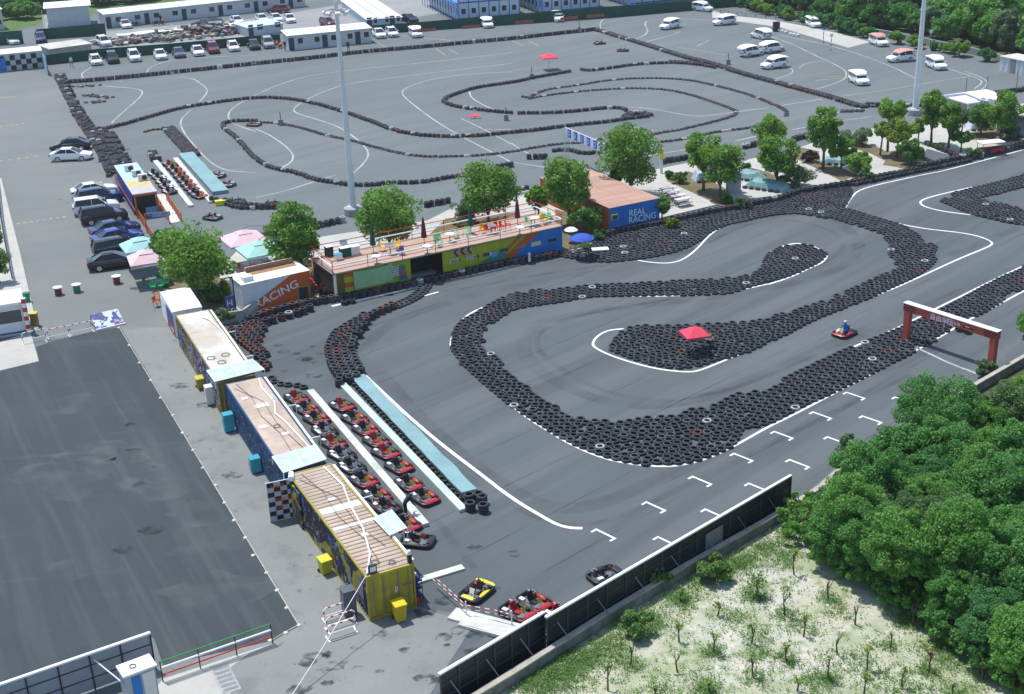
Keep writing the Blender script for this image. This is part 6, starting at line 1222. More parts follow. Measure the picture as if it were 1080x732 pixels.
# furniture on the terrace
def chair(label, m):
    c = thing('plastic_chair', label, 'chair', group='plastic chairs on the terrace'); b = MB(); b.box(-.24,.24,-.23,.23,.42,.45); b.build('seat', m, c); b = MB(); b.loft([[(-.23,.2,.45),(.23,.2,.45),(.23,.23,.45),(-.23,.23,.45)],[(-.2,.29,.85),(.2,.29,.85),(.2,.32,.85),(-.2,.32,.85)]]); b.build('backrest', m, c)
    for x in (-1, 1):
        for y in (-1, 1): b = MB(); b.cyl((x*.2,y*.19,.43),(x*.24,y*.23,0),.022,.018,6); b.build('leg', m, c)
        b = MB(); b.box(x*.24-.025,x*.24+.025,-.2,.24,.62,.65); b.cyl((x*.24,-.18,.44),(x*.24,-.18,.63),.018); b.build('armrest', m, c)
    return c
def ptable(label, m, grp='tables on the terrace', r=.42):
    c = thing('round_table', label, 'table', group=grp); b = MB(); b.lathe([(0,.7),(r,.7),(r,.73),(0,.735)], 18); b.build('tabletop', m, c); b = MB(); b.cyl((0,0,0),(0,0,.7),.04); b.lathe([(.28,0),(.25,.03),(.04,.06)], 12); b.build('pedestal', M_gry, c); return c
C_y = Placer(chair('c', mat('chair_yellow', (.75,.5,.01), rough=.4, var=.05))); C_g = Placer(chair('c', mat('chair_mint', (.2,.6,.32), rough=.4, var=.05))); C_r = Placer(chair('c', mat('chair_red', (.65,.06,.03), rough=.4, var=.05))); C_d = Placer(chair('c', mat('chair_green', (.02,.3,.13), rough=.4, var=.05))); C_b = Placer(chair('c', mat('chair_blue', (.04,.12,.5), rough=.4, var=.05)))
TB_w = Placer(ptable('t', M_wht)); TB_g = Placer(ptable('t', M_gry))
def onT(pl, w_, x, y, rz, label, grp, dz=.25): q = at(*Z1(w_, x, y), TH+dz); qq = Vector((q.x,q.y,TH)); return pl(qq, f.rz+rz, label, grp)
GCH = 'plastic chairs on the terrace'; GTB = 'tables on the terrace'
onT(C_y,'K6',500,305,1.5,'yellow chair on the terrace, west of a grey table',GCH); onT(C_y,'K6',612,298,-1.5,'yellow chair on the terrace, east of a grey table',GCH); onT(TB_g,'K6',560,308,0,'grey table between two yellow chairs on the terrace',GTB,.5); onT(C_b,'K6',640,330,3.1,'blue chair near the terrace front rail',GCH)
onT(C_g,'K6',925,235,3.0,'mint chair at the back of a pair near the maroon parasol',GCH); onT(C_g,'K6',935,275,.2,'mint chair at the front of a pair near the maroon parasol',GCH); onT(TB_w,'K6',845,298,0,'white table near the terrace front rail',GTB,.6); onT(TB_w,'K6',455,375,0,'white table by the closed green parasol near the front rail',GTB,.6); onT(TB_w,'K7',105,350,0,'white table between mint chairs, west half of the terrace',GTB,.6)
onT(C_g,'K7',150,352,1.4,'mint chair beside the white table by the second green parasol',GCH); onT(C_g,'K7',235,350,-1.4,'mint chair east of the dark stand by the second green parasol',GCH); onT(C_g,'K7',10,400,.3,'mint chair near the front rail mid terrace',GCH); onT(C_y,'K7',362,318,0,'single yellow chair beside the red chairs',GCH)
for i, (x, y) in enumerate(((395,325),(475,300),(515,295),(555,285),(440,312))): onT(C_r,'K7',x,y,.3*i,['red chair first of the red group, beside the yellow one','red chair third of the red group','red chair fourth of the red group','red chair last of the red group, toward the blue end','red chair second of the red group'][i],GCH)
onT(TB_g,'K7',430,295,0,'grey table behind the red chairs',GTB,.5); onT(TB_w,'K7',645,298,0,'white table near the front rail below the maroon parasol',GTB,.6); onT(C_g,'K7',715,262,.5,'mint chair in the middle of the blue end',GCH); onT(TB_w,'K7',760,235,0,'white table at the blue end of the terrace',GTB,.5); onT(C_g,'K7',828,225,2.6,'mint chair behind a yellow one at the blue end',GCH); onT(C_y,'K7',832,245,.2,'yellow chair at the blue end of the terrace',GCH); onT(C_g,'K7',858,232,-1.2,'mint chair at the far corner of the blue end',GCH)
def closed_parasol(w_, x, y, label, m, zb=TH):
    q = at(*Z1(w_, x, y), zb); c = thing('closed_parasol', label, 'parasol', (q.x,q.y,zb), 0, 'closed parasols on the terrace'); b = MB(); b.cyl((0,0,0),(0,0,2.5),.03); b.build('pole', M_gry, c); b = MB(); b.lathe([(.26,.75),(.22,1.2),(.16,1.9),(.06,2.5),(0,2.62)], 10); b.build('furled_cloth', m, c, smooth=True); b = MB(); b.lathe([(.3,0),(.28,.08),(.05,.1)], 12); b.build('base_weight', M_conc2, c)
M_bg = mat('bottle_green_cloth', (.01,.08,.06), rough=.8, var=.15); M_mr = mat('maroon_cloth', (.12,.012,.025), rough=.8, var=.15)
closed_parasol('K6',432,345,'closed bottle green parasol on the terrace near the yellow chairs',M_bg); closed_parasol('K6',825,285,'closed maroon parasol on the terrace over the dark recess',M_mr); closed_parasol('K7',270,340,'closed bottle green parasol mid terrace near mint chairs',M_bg); closed_parasol('K7',630,278,'closed maroon parasol on the terrace toward the blue end',M_mr)
# clutter standing at the west end of the terrace
for x, y, w2, d2, h2, m, lab_ in [(205,330,.5,.5,1.0,M_wht,'white stand with turquoise screen at the west end of the terrace'),(215,365,.9,.6,.8,M_bg,'dark green counter at the west end of the terrace'),(285,350,.8,.6,.75,M_cream,'cream counter beside the dark green one on the terrace'),(160,395,.6,.5,.55,M_wht,'white box near the west rail of the terrace'),(90,365,.6,.6,.9,M_brown,'brown stand in the west corner of the terrace')]:
    q = at(*Z1('K6', x, y), TH); c = thing('counter', lab_, 'counter', (q.x,q.y,TH), f.rz, 'counters on the terrace'); b = MB(); b.box(-w2/2,w2/2,-d2/2,d2/2,0,h2-.04); b.build('body', m, c); b = MB(); b.box(-w2/2-.03,w2/2+.03,-d2/2-.03,d2/2+.03,h2-.04,h2); b.build('top', M_wht if m is not M_wht else M_tl, c)
b = MB(); q = at(558.5,278); b.lathe([(.1,0),(.12,.2),(.09,.55),(.13,.62),(.12,.75),(0,.84)], 10); tag(b.build('white_bollard', M_wht, None, True, (q.x,q.y,.2)), 'small white post standing in the tyres before the cobalt wall', 'post')

# ------------------------------------------------------------------ the blue container hall
f = front_frame((642.8,246.5), (695.6,235.3), 0); W_ = f.W; TH = 2.5; bk = f.top((630,176), TH)[1]; bk = min(max(bk, 9), 14)
t = thing('container_hall', 'double container hall with blue front reading REAL RACING and salmon roof', 'building', f.o, f.rz); b = MB(); b.corr((0,.02,0),(1,0,0),(0,0,1),(0,-1,0),W_,TH-.05); b.build('blue_front', M_cobalt, t)
b = MB(); b.corr((0,bk,0),(0,-1,0),(0,0,1),(-1,0,0),bk-.02,TH-.05); b.build('orange_wall', mat('rust_orange_paint', (.34,.09,.03), rough=.7, var=.15), t); b = MB(); b.corr((W_,.02,0),(0,1,0),(0,0,1),(1,0,0),bk-.04,TH-.05); b.build('blue_wall', M_cobalt, t); b = MB(); b.corr((W_,bk,0),(-1,0,0),(0,0,1),(0,1,0),W_,TH-.05); b.build('back_wall', M_cobalt, t)
b = MB(); b.box(-.05,W_/2-.03,-.05,bk+.05,TH-.05,TH); b.box(W_/2+.03,W_+.05,-.05,bk+.05,TH-.05,TH); b.box(W_/2-.03,W_/2+.03,-.05,bk+.05,TH-.05,TH-.02); b.build('roof', mat('salmon_roof', (.44,.25,.18), rough=.8, var=.18, scale=.7, stretch=(.25,1.2,1), dirt=(.3,.2,.16)), t)
x, z = f.face(Z1('K8',442,462)); x2, z2 = f.face(Z1('K8',445,418)); M_pl = mat('pale_blue_lettering', (.55,.68,.75), rough=.6, var=.05)
text_mesh('lettering', 'REAL', .86, t, M_pl, (x2,-.05,z2+.02), sx=.98); text_mesh('lettering', 'RACING', .86, t, M_pl, (x,-.05,z), sx=.98)
b = MB(); b.box(.02,.75,-.4,-.05,1.35,1.9); ac = b.build('air_conditioner', M_gry, t); b = MB(); b.lathe([(.2,0),(.2,.02),(.05,.03)], 12, 0, (0,0,0)); o = b.build('fan', M_blk, ac); o.location = (.38,-.4,1.62); o.rotation_euler = (R(90),0,0)

# ------------------------------------------------------------------ orange office container
f = front_frame((258.5,331.6), (329,315.2), 0); W_ = f.W; TH = 2.5; D_ = 2.9; t = thing('office_container', 'orange and white office container reading RACING beside the big trees', 'building', f.o, f.rz); M_or2 = mat('vivid_orange', (.55,.11,.02), rough=.5, var=.08); M_ww = mat('white_wall_paint', (.6,.63,.66), rough=.6, var=.08)
b = MB(); b.box(0,W_,0,.06,0,TH); b.build('front_wall', M_or2, t); b = MB(); b.box(0,.06,.06,D_,0,TH); b.box(W_-.06,W_,.06,D_,0,TH); b.box(.06,W_-.06,D_-.06,D_,0,TH); b.build('side_walls', M_ww, t)
xw, zw = f.face(Z1('K5',245,535)); x3, z3 = f.face(Z1('K5',520,395)); P = [(0,.55),(xw,.75),(x3,TH-.0),(0,TH)]; b = MB(); b.plate(P, -.012, -.001); b.build('white_field', M_ww, t)
M_wl = mat('white_lettering', (.75,.75,.75), rough=.6); xr, zr_ = f.face(Z1('K5',258,575)); o = text_mesh('lettering', 'RACING', .95, t, M_wl, (xr+.1,-.03,zr_+.02), sx=1.15); o.rotation_euler = (R(90), -math.atan2(1.05, 3.7), 0)
P = [f.face(Z1('K5', *p)) for p in ((568,515),(642,505),(634,405),(558,420))]; b = MB(); b.plate(P, -.03, -.004); wn = b.build('window', mat('ochre_frame', (.4,.28,.05), rough=.6), t); c = (sum(p[0] for p in P)/4, sum(p[1] for p in P)/4); b = MB(); b.plate([(c[0]+(p[0]-c[0])*.86, c[1]+(p[1]-c[1])*.9) for p in P], -.045, -.031); b.build('pane', M_dkgl, wn)
b = MB(); b.box(-.05,W_+.05,-.06,1.7,TH,TH+.05); b.box(-.05,1.4,1.7,D_+.02,TH,TH+.05); b.box(1.4,W_-.3,D_-.1,D_+.02,TH,TH+.4); b.box(W_-.3,W_+.05,1.7,D_+.02,TH,TH+.05); b.build('roof', mat('cream_white_roof', (.72,.7,.64), rough=.7, var=.08), t); b = MB(); b.box(1.4,W_-.3,1.7,D_-.1,TH-.02,TH-.0); b.box(1.4,W_-.3,D_-.14,D_-.1,TH,TH+.42); b.build('plywood_recess', mat('plywood', (.32,.18,.09), rough=.8, var=.15), t)
b = MB(); b.box(.35,1.2,.4,1.1,TH+.05,TH+.45); b.build('roof_hatch', M_wht, t)
q = f.w(-.35,1.2); t = thing('frame_sign', 'blue board with white letter H in a black frame beside the office container', 'sign', q, f.rz); b = MB(); b.box(-.9,-.82,-.04,.04,0,3.0); b.box(.0,.08,-.04,.04,0,3.0); b.box(-.9,.08,-.04,.04,2.92,3.0); b.build('frame', M_blk, t); b = MB(); b.box(-.8,-.02,-.02,.02,.3,1.4); b.build('board', mat('violet_blue_board', (.07,.09,.3), rough=.5, var=.1), t); text_mesh('lettering', 'H', .75, t, M_wht, (-.7,-.03,.55))
b = MB(); A, B = at(234,342), at(258,338.5); C = at(272,327.5); o = A
for p, q in ((A,B),(B,C)):
    d = q-p; n = Vector((-d.y,d.x,0)).normalized()*.1; u = p-o; v = q-o; b.prism([(u.x-n.x,u.y-n.y),(v.x-n.x,v.y-n.y),(v.x+n.x,v.y+n.y),(u.x+n.x,u.y+n.y)], 0, .95 if p is A else 1.0)
tag(b.build('planter_wall', M_conc2, None, False, o), 'grey low planter wall between round hedge and tyre stacks', 'low wall')

# ------------------------------------------------------------------ ticket kiosk at the head of the container row
f = side_frame((185.5,356.5), (172.3,334.0), 0); t = thing('ticket_kiosk', 'small arched white roofed kiosk with red and blue side before the ochre container', 'kiosk', f.o, f.rz); L = max(f.L, 3.2); W_ = 2.3; TH = 2.05
b = MB(); b.box(0,W_,0,L,0,TH); b.build('body', M_wht, t); b = MB(); rg = []
for y in (0, L*.15, L*.85, L):
    e = .25 if y in (0, L) else 0; rg.append([(-.03+0*e,y,TH),(-.03,y,TH+.22-e*.5),(W_*.25,y,TH+.38-e),(W_*.75,y,TH+.38-e),(W_+.03,y,TH+.22-e*.5),(W_+.03,y,TH)])
b.loft(rg); b.build('roof', mat('weathered_white_roof', (.7,.7,.68), rough=.6, var=.1, scale=.8), t, smooth=True); b = MB(); b.box(-.03,-.004,.05,L*.55,.9,1.9,0); b.box(-.03,-.004,L*.55,L-.05,.1,1.9,1); b.box(-.034,-.004,.05,L*.55,.1,.9,2); b.box(-.04,-.034,.4,.9,.3,.6,1); b.box(-.04,-.034,1.2,1.5,.3,.5,1); b.build('painted_side', [mat('royal_blue', (.03,.05,.3), rough=.5), M_wht, mat('crimson_paint', (.32,.02,.05), rough=.5, var=.1)], t)

# ------------------------------------------------------------------ blue kiosk with air conditioners and orange railings
f = side_frame(Z1('L1',240,488), Z1('L1',82,230), 0); bl3 = f.side(Z1('L1',75,105), 0); t = thing('pit_kiosk', 'blue walled pit kiosk with orange trim and three air conditioners on its roof', 'kiosk', f.o, f.rz); TH = 2.55; L = f.side(Z1('L1',120,150), 0)[0]; L = at(*Z1('L1',225,328), TH); L = (at(*Z1('L1',76,106), TH)-at(*Z1('L1',225,328), TH)).length; W_ = (at(*Z1('L1',400,300), TH)-at(*Z1('L1',225,328), TH)).length; f.o = Vector((*at(*Z1('L1',225,328), TH)[:2], 0)); t.location = f.o
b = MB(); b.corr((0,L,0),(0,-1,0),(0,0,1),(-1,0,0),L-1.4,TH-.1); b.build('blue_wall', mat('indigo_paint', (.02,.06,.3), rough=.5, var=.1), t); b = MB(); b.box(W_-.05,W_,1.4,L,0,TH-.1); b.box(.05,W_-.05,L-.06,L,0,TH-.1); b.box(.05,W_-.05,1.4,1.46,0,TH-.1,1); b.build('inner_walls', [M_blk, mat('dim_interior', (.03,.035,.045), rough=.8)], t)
b = MB(); b.box(-.06,W_+.06,L*.42,L+.05,TH-.1,TH); b.box(-.06,W_+.06,L*.22,L*.42,TH-.1,TH-.002,1); b.box(-.06,W_+.06,-.1,L*.22,TH-.1,TH-.004,2); b.box(-.09,-.06,-.1,L+.05,TH-.12,TH+.02,3); b.build('roof', [mat('pale_blue_roof', (.4,.58,.66), rough=.6, var=.08), mat('straw_roof', (.55,.45,.2), rough=.7, var=.1), mat('grey_roof', (.45,.42,.42), rough=.7, var=.1), M_wht], t)
b = MB(); 
for x in (0, W_-.16): b.box(x,x+.16,-.08,.08,0,TH-.1)
b.box(0,W_,-.06,.06,TH-.3,TH-.12); b.box(-.07,-.03,0,L,.7,.85); b.build('orange_frame', M_or2, t); b = MB(); b.box(W_*.42,W_-.2,-.05,.0,.02,1.0); b.build('counter_front', mat('steel_blue_panel', (.12,.3,.48), rough=.5, var=.08), t)
for k, (x, y) in enumerate(((.55,L*.72),(.95,L*.52),(1.25,L*.36))):
    b = MB(); b.box(x,x+.95,y,y+.42,TH,TH+.68); a = b.build('air_conditioner', M_cream, t); b = MB(); b.cyl((x+.62,y-.02,TH+.34),(x+.62,y+.0,TH+.34),.26,.26,14); b.build('fan_grille', M_blk, a)
def railing(pts, label, m, h=1.0, n_rails=3, group='orange railings', infill=True):
    P = [at(*p) for p in pts]; o = P[0]; t = thing('railing', label, 'railing', o, 0, group); b = MB(); c = MB()
    for p, q in zip(P[:-1], P[1:]):
        d = q-p; k = max(1, int(d.length/1.6))
        for i in range(k+1): u = p.lerp(q, i/k)-o; b = MB(); b.box(u.x-.035,u.x+.035,u.y-.035,u.y+.035,0,h); b.build('post', m, t)
        for j in range(n_rails): z = h*(j+1)/n_rails-.03; u = p-o; v = q-o; c.cyl((u.x,u.y,z),(v.x,v.y,z),.03,None,6)
        if infill:
            k2 = int(d.length/.32)
            for i in range(k2): u = p.lerp(q, i/k2)-o; v = p.lerp(q, (i+1)/k2)-o; c.cyl((u.x,u.y,.15),(v.x,v.y,h-.1),.018,None,4)
    c.build('rails', m, t)
railing([Z1('L1',240,470),Z1('L1',400,728)], 'orange lattice railing running from the pit kiosk toward the parasols', M_or2); railing([Z1('L1',422,420),Z1('L1',505,560)], 'short orange railing at the near side of the ramp path', M_or2); railing([Z1('L1',485,380),Z1('L1',600,548)], 'short orange railing at the kart side of the ramp path', M_or2); railing([Z1('L1',92,240),Z1('L1',235,465)], 'orange lattice railing along the kiosk wall behind the parked cars', M_or2)
q = at(*Z1('L1',470,612)); t = thing('ramp_sign', 'blue and white sign on an orange post frame at the ramp foot', 'sign', q, .2); b = MB(); b.cyl((-1.7,0,0),(-1.7,0,1.9),.05); b.cyl((-1.7,0,1.9),(-1,0,1.9),.05); b.build('frame', M_or2, t); b = MB(); b.box(-1,.7,-.02,.03,1.5,1.95); b.build('board', mat('grey_blue_board', (.25,.33,.5), rough=.5, var=.2, scale=4), t)

# ------------------------------------------------------------------ parasols
def big_parasol(px, label, m, w_=3.0, h=2.3, rz=0.2, grp='large cantilever parasols', z0=.008):
    q = at(*px); t = thing('square_parasol', label, 'parasol', (q.x,q.y,z0), rz, grp); a = w_/2; b = MB()
    def tier(a, z0, z1, r): rg = [[(-a,-a,z0),(a,-a,z0),(a,a,z0),(-a,a,z0)],[(-r,-r,z1),(r,-r,z1),(r,r,z1),(-r,r,z1)]]; b.loft(rg, caps=False); b.loft([[(x,y,z-.02) for x,y,z in g_] for g_ in rg], caps=False)
    tier(a, h, h+.62, .48); tier(.62, h+.6, h+.85, .02); b.loft([[(-a,-a,h-.16),(a,-a,h-.16),(a,a,h-.16),(-a,a,h-.16)],[(-a-.005,-a-.005,h+.002),(a+.005,-a-.005,h+.002),(a+.005,a+.005,h+.002),(-a-.005,a+.005,h+.002)]], caps=False); b.build('cloth', m, t)
    b = MB(); b.cyl((a+.15,0,0),(a+.1,0,h+.9),.05,.045,8); b.tube([(a+.1,0,h+.85),(.5,0,h+1.1),(0,0,h+.9)], .035); b.build('pole', M_gry, t); b = MB(); b.box(a-.3,a+.6,-.45,.45,0,.1); b.build('base_weight', M_conc2, t); b = MB()
    for sx in (-1, 1):
        for sy in (-1, 1): b.cyl((0,0,h+.55),(sx*a,sy*a,h-.02),.018,None,5)
    b.build('ribs', M_gry, t)
M_pk = mat('pink_cloth', (.68,.47,.5), rough=.85, var=.06, scale=2); M_tq = mat('aqua_cloth', (.34,.6,.55), rough=.85, var=.06, scale=2)
big_parasol((158,298), 'pink square parasol over the green chairs by the parked cars', M_pk, 3.0, 2.2, aim((158,290),(10,-1.5))); big_parasol((151,285), 'aqua square parasol beside the black sedan', M_tq, 3.0, 2.3, aim((151,280),(10,-1.8))); big_parasol((260.5,280), 'pink square parasol behind the office container', M_pk, 3.6, 2.4, aim((260,270),(10,-2)), z0=.13); big_parasol((277,291), 'aqua square parasol right behind the office container roof', M_tq, 3.4, 2.3, aim((277,280),(10,-2)), z0=.13)
C_or = Placer(chair('c', mat('chair_orange', (.6,.14,.05), rough=.4, var=.05)))
GG = 'garden chairs by the pink parasol'
for x, y, rz, lab_ in [(155,302.5,1.2,'green garden chair west of the parasol table'),(162,307,.2,'green garden chair in front of the parasol table'),(170,306,-.3,'green garden chair at the front corner toward the kiosk'),(176,303,-1.2,'green garden chair toward the big camphor tree'),(169,297,3.0,'green garden chair behind the parasol table')]: q = at(x, y); C_d(q+Vector((0,0,.006)), rz, lab_, GG)
for x, y, rz, lab_ in [(166.5,316.5,1.8,'orange garden chair behind the kiosk, upper of two'),(166,323.5,1.2,'orange garden chair behind the kiosk, lower of two')]: q = at(x, y); C_or(q+Vector((0,0,.006)), rz, lab_, GG)
q = at(166,303.5); ptable('dark round table among the green garden chairs', M_gry, 'garden tables').location = (q.x,q.y,.006); q = at(262,287.5); ptable('round table under the pink parasol behind the office', M_cream, 'garden tables').location = (q.x,q.y,.13)
for i, x in enumerate((255,268)): q = at(x, 289-i*2); C_or((q.x,q.y,.13), 1.0+i, ['orange chair under the pink parasol behind the office','orange chair under the aqua parasol behind the office'][i], 'garden chairs behind the office')
def umbrella(px, label, m, r, h, n=8, z0=0., square=False):
    q = at(*px); t = thing('parasol', label, 'parasol', (q.x,q.y,z0), .25, None); b = MB(); b.cyl((0,0,0),(0,0,h+.05),.03); b.build('pole', M_gry, t); b = MB(); pr = [(r,h-.42),(r*.98,h-.36),(r*.62,h-.13),(.02,h)] 
    if square:
        a = r; rg = [[(s*k,u*k,z) for s, u in ((-1,-1),(1,-1),(1,1),(-1,1))] for k, z in ((a,h-.62),(a*1.0,h-.5),(a*.15,h-.02),(.01,h))]; b.loft(rg, caps=False)
    else: b.lathe(pr, n)
    b.build('cloth', m, t); b = MB(); b.lathe([(.3,0),(.28,.1),(.04,.12)], 12); b.build('base_weight', M_conc2, t); b = MB()
    for k in range(4 if square else n): a = 2*math.pi*k/(4 if square else n)+(math.pi/4 if square else 0); rr = r*(1.4 if square else 1); b.cyl((0,0,h-.08),(rr*math.cos(a)*.98,rr*math.sin(a)*.98,h-(.52 if square else .4)),.012,None,4)
    b.build('ribs', M_gry, t)
umbrella((614,272), 'round blue parasol beside the white planter and tyre bank', mat('royal_cloth', (.03,.08,.4), rough=.8, var=.08), 1.15, 2.1, 10, .12); M_crim = mat('crimson_cloth', (.72,.05,.1), rough=.75, var=.06); umbrella((732,374), 'red square parasol standing in the tyre island', M_crim, .88, 2.2, 4, 0, True); umbrella((579,73.5), 'red square parasol alone on the upper track', M_crim, 1.2, 2.4, 4, 0, True)
q = at(742,369); t = thing('marshal_desk', 'dark desk with white top edge under the red parasol', 'desk', (q.x,q.y,.2), .3); b = MB(); b.box(-.7,.7,-.35,.35,.66,.72); b.build('desktop', M_cgry, t)
for x in (-.6,.6):
    for y in (-.3,.3): b = MB(); b.cyl((x,y,0),(x,y,.66),.025); b.build('leg', M_gry, t)
q = at(633,265.5); b = MB(); b.box(-.75,.75,-.4,.4,0,.08); tag(b.build('white_board', M_wht, None, False, (q.x,q.y,.22), .1), 'white board lying on the tyres beside the blue parasol', 'board'); q = at(602.5,257); t = thing('small_parasol', 'small white parasol behind the tyres beside the blue one', 'parasol', (q.x,q.y,.12)); b = MB(); b.cyl((0,0,0),(0,0,1.5),.03); b.build('pole', M_gry, t); b = MB(); b.lathe([(.65,1.2),(.35,1.4),(0,1.5)], 10); b.build('cloth', M_wht, t)
# ------------------------------------------------------------------ red gantry
f = Fr(at(955.5,358.5), at(1045,389)-at(955.5,358.5)); Wg = (at(1045,389)-at(955.5,358.5)).length; Hg = height_at((953.5,358), 319); t = thing('gantry', 'red beam gantry with white top spanning the start straight', 'gantry', f.o, f.rz); M_gr = mat('brick_red_paint', (.46,.085,.055), rough=.55, var=.12, scale=1.2)
for x in (0, Wg): b = MB(); b.box(x-.22,x+.22,-.22,.22,0,Hg-.62); b.build('post', M_gr, t)
b = MB(); b.box(-.3,Wg+.3,-.24,.24,Hg-.62,Hg-.03); bm_ = b.build('beam', M_gr, t); b = MB(); b.box(-.34,Wg+.34,-.28,.28,Hg-.03,Hg+.02); b.build('beam_cap', M_wht, t)
text_mesh('lettering', '自由车王', .5, bm_, M_wl, (Wg*.28,-.25,Hg-.54)); b = MB(); x0 = Wg*.475; b.plate([(x0,Hg-.3),(x0+.12,Hg-.12),(x0+.24,Hg-.3),(x0+.15,Hg-.3),(x0+.15,Hg-.52),(x0+.09,Hg-.52),(x0+.09,Hg-.3)], -.256, -.242); b.build('arrow', M_wl, bm_); text_mesh('lettering', '赛车场', .27, bm_, M_wl, (Wg*.52,-.25,Hg-.44))
b = MB(); x0 = Wg*.66; b.plate([(x0,Hg-.36),(x0+.2,Hg-.24),(x0+.45,Hg-.2),(x0+.75,Hg-.32),(x0+.95,Hg-.34),(x0+.95,Hg-.42),(x0,Hg-.42)], -.254, -.242, 0); b.plate([(x0+.25,Hg-.27),(x0+.6,Hg-.3),(x0+.6,Hg-.34),(x0+.2,Hg-.34)], -.262, -.255, 1); b.build('car_emblem', [M_blk, M_wl], bm_); b = MB()
for xo in (-.28, Wg-.75):
    for i in range(8):
        for j in range(4):
            if (i+j) % 2: b.box(xo+i*.13,xo+(i+1)*.13,-.25,-.242,Hg-.58+j*.13,Hg-.58+(j+1)*.13)
b.build('chequer_ends', mat('dark_red_chequer', (.07,.012,.012), rough=.6), bm_)
b = MB(); b.box(Wg*.58,Wg*.72,-.12,.12,Hg-.78,Hg-.62)
for k in range(5): b.cyl((Wg*.585+k*.25,-.2,Hg-.74),(Wg*.585+k*.25,-.11,Hg-.74),.1,.1,10)
b.build('start_lights', M_blk, t)

# ------------------------------------------------------------------ boundary wall and black hoarding
def wall_line(name, pts, h, th, label, m, cat='wall', z0=0.0, cap=None, group=None):
    P = [at(*p) for p in pts]; o = P[0]; t = thing(name, label, cat, o, 0, group); b = MB(); c = MB()
    for p, q in zip(P[:-1], P[1:]):
        d = q-p; n = Vector((-d.y,d.x,0)).normalized()*th/2; u, v = p-o, q-o; e = d.normalized()*.01; b.prism([(u.x-n.x,u.y-n.y),(v.x-n.x-e.x,v.y-n.y-e.y),(v.x+n.x-e.x,v.y+n.y-e.y),(u.x+n.x,u.y+n.y)], z0, h)
        if cap: n2 = n*1.25; c.prism([(u.x-n2.x,u.y-n2.y),(v.x-n2.x-e.x,v.y-n2.y-e.y),(v.x+n2.x-e.x,v.y+n2.y-e.y),(u.x+n2.x,u.y+n2.y)], h, h+.08)
    b.build('wall', m, t)
    if cap: c.build('coping', cap, t)
    return t
M_cw = mat('weathered_wall', (.22,.22,.2), rough=.95, var=.25, scale=1.2, bump=.3, dirt=(.1,.1,.09)); M_cop = mat('pale_coping', (.4,.37,.31), rough=.9, var=.15)
wall_line('boundary_wall', [(470,764),(542,721),(632,663),(720,609),(806,560),(865,524),(908,484),(970,450),(1032,412),(1080,384),(1200,322)], .62, .25, 'weathered concrete boundary wall between track and waste ground', M_cw, cap=M_cop)
M_hfr = mat('dark_steel_frame', (.055,.06,.068), rough=.5, var=.1); M_blkp = mat('black_hoarding_panel', (.012,.016,.022), rough=.45, var=.15, scale=1.5)
def hoarding(a, c, H, label, m, npan, brace=True, side=1, group='hoarding panels', rail_m=None, back=None):
    A, B = at(*a), at(*c); f = Fr(A, B-A); L = (B-A).length; t = thing('hoarding', label, 'hoarding', f.o, f.rz, group); b = MB(); b.box(0,L,-.02,.02,.1,H-.04); b.build('panel', m, t); b = MB(); b.box(-.03,L+.03,-.08,.08,H-.04,H+.05); b.build('top_rail', rail_m or M_pipe, t); b = MB(); n = npan
    for k in range(n+1): x = L*k/n; pb = MB(); pb.box(x-.03,x+.03,-.08,-.021,0,H-.05); pb.build('post', back or M_hfr, t)
    for z in (H*.36,H*.7): b.box(0,L,-.055,-.022,z-.02,z+.02)
    b.build('crossbars', back or M_hfr, t)
    if brace:
        for k in range(n):
            if k % 2 == 0: x = L*(k+.5)/n; b = MB(); b.cyl((x,-.06,H*.72),(x+.3,-.62,.62),.025,None,6); b.build('brace', M_steel, t)
    return t, f
HF = height_at((575,692), 653)
hoarding((577,690), (832,536), HF, 'long black hoarding with white top rail along the boundary wall', M_blkp, 14); hoarding((466,752), (574.5,685), HF+.02, 'shorter black hoarding at the apron gate, white top rail', M_blkp, 6)
q = at(757,582); t = thing('metal_sheet', 'grey sheet metal panel leaning at the hoarding back', 'panel', (q.x-.3,q.y-.35,.0), TRK); b = MB(); b.box(-.7,.7,-.02,.02,.3,1.6); b.build('sheet', mat('grey_sheet', (.2,.21,.22), rough=.6, var=.1), t); b = MB(); b.box(-.7,-.64,-.06,-.021,0,1.6); b.box(.64,.7,-.06,-.021,0,1.6); b.build('stiles', M_gry, t)

# ------------------------------------------------------------------ south-west corner
hoarding((0,764), (164,705), height_at((162,706), 668.5), 'grey blue gate hoarding with white top rail at the pad corner', mat('grey_blue_sheet', (.27,.295,.33), rough=.6, var=.1), 5, False, rail_m=M_pipe, back=M_blk)
hoarding((-170,826), (-3,765), HF, 'grey blue gate hoarding continuing beyond the pad corner', MATS['grey_blue_sheet'], 5, False, rail_m=M_pipe, back=M_blk)
f = front_frame((130,713.5), (164,700.7), 2.2); t = thing('guard_box', 'white roofed guard box with blue panel behind the gate hoarding', 'guard box', f.o, f.rz); W_ = f.W; D_ = W_*.62; b = MB(); b.box(.04,W_-.04,.04,D_,0,2.1); b.build('body', mat('pale_grey_panel', (.38,.4,.43), rough=.5, var=.06), t); b = MB(); b.box(-.03,W_+.05,-.06,D_+.06,2.1,2.2); rf = b.build('roof', M_wht, t); coil(rf, W_*.4, D_*.5, 2.2, .14); b = MB(); b.box(W_*.22,W_*.5,.01,.038,.9,1.95,0); b.build('blue_panel', M_cobalt, t); b = MB(); b.box(W_*.56,W_*.92,.0,.038,.1,1.95); b.build('door', M_cream, t)
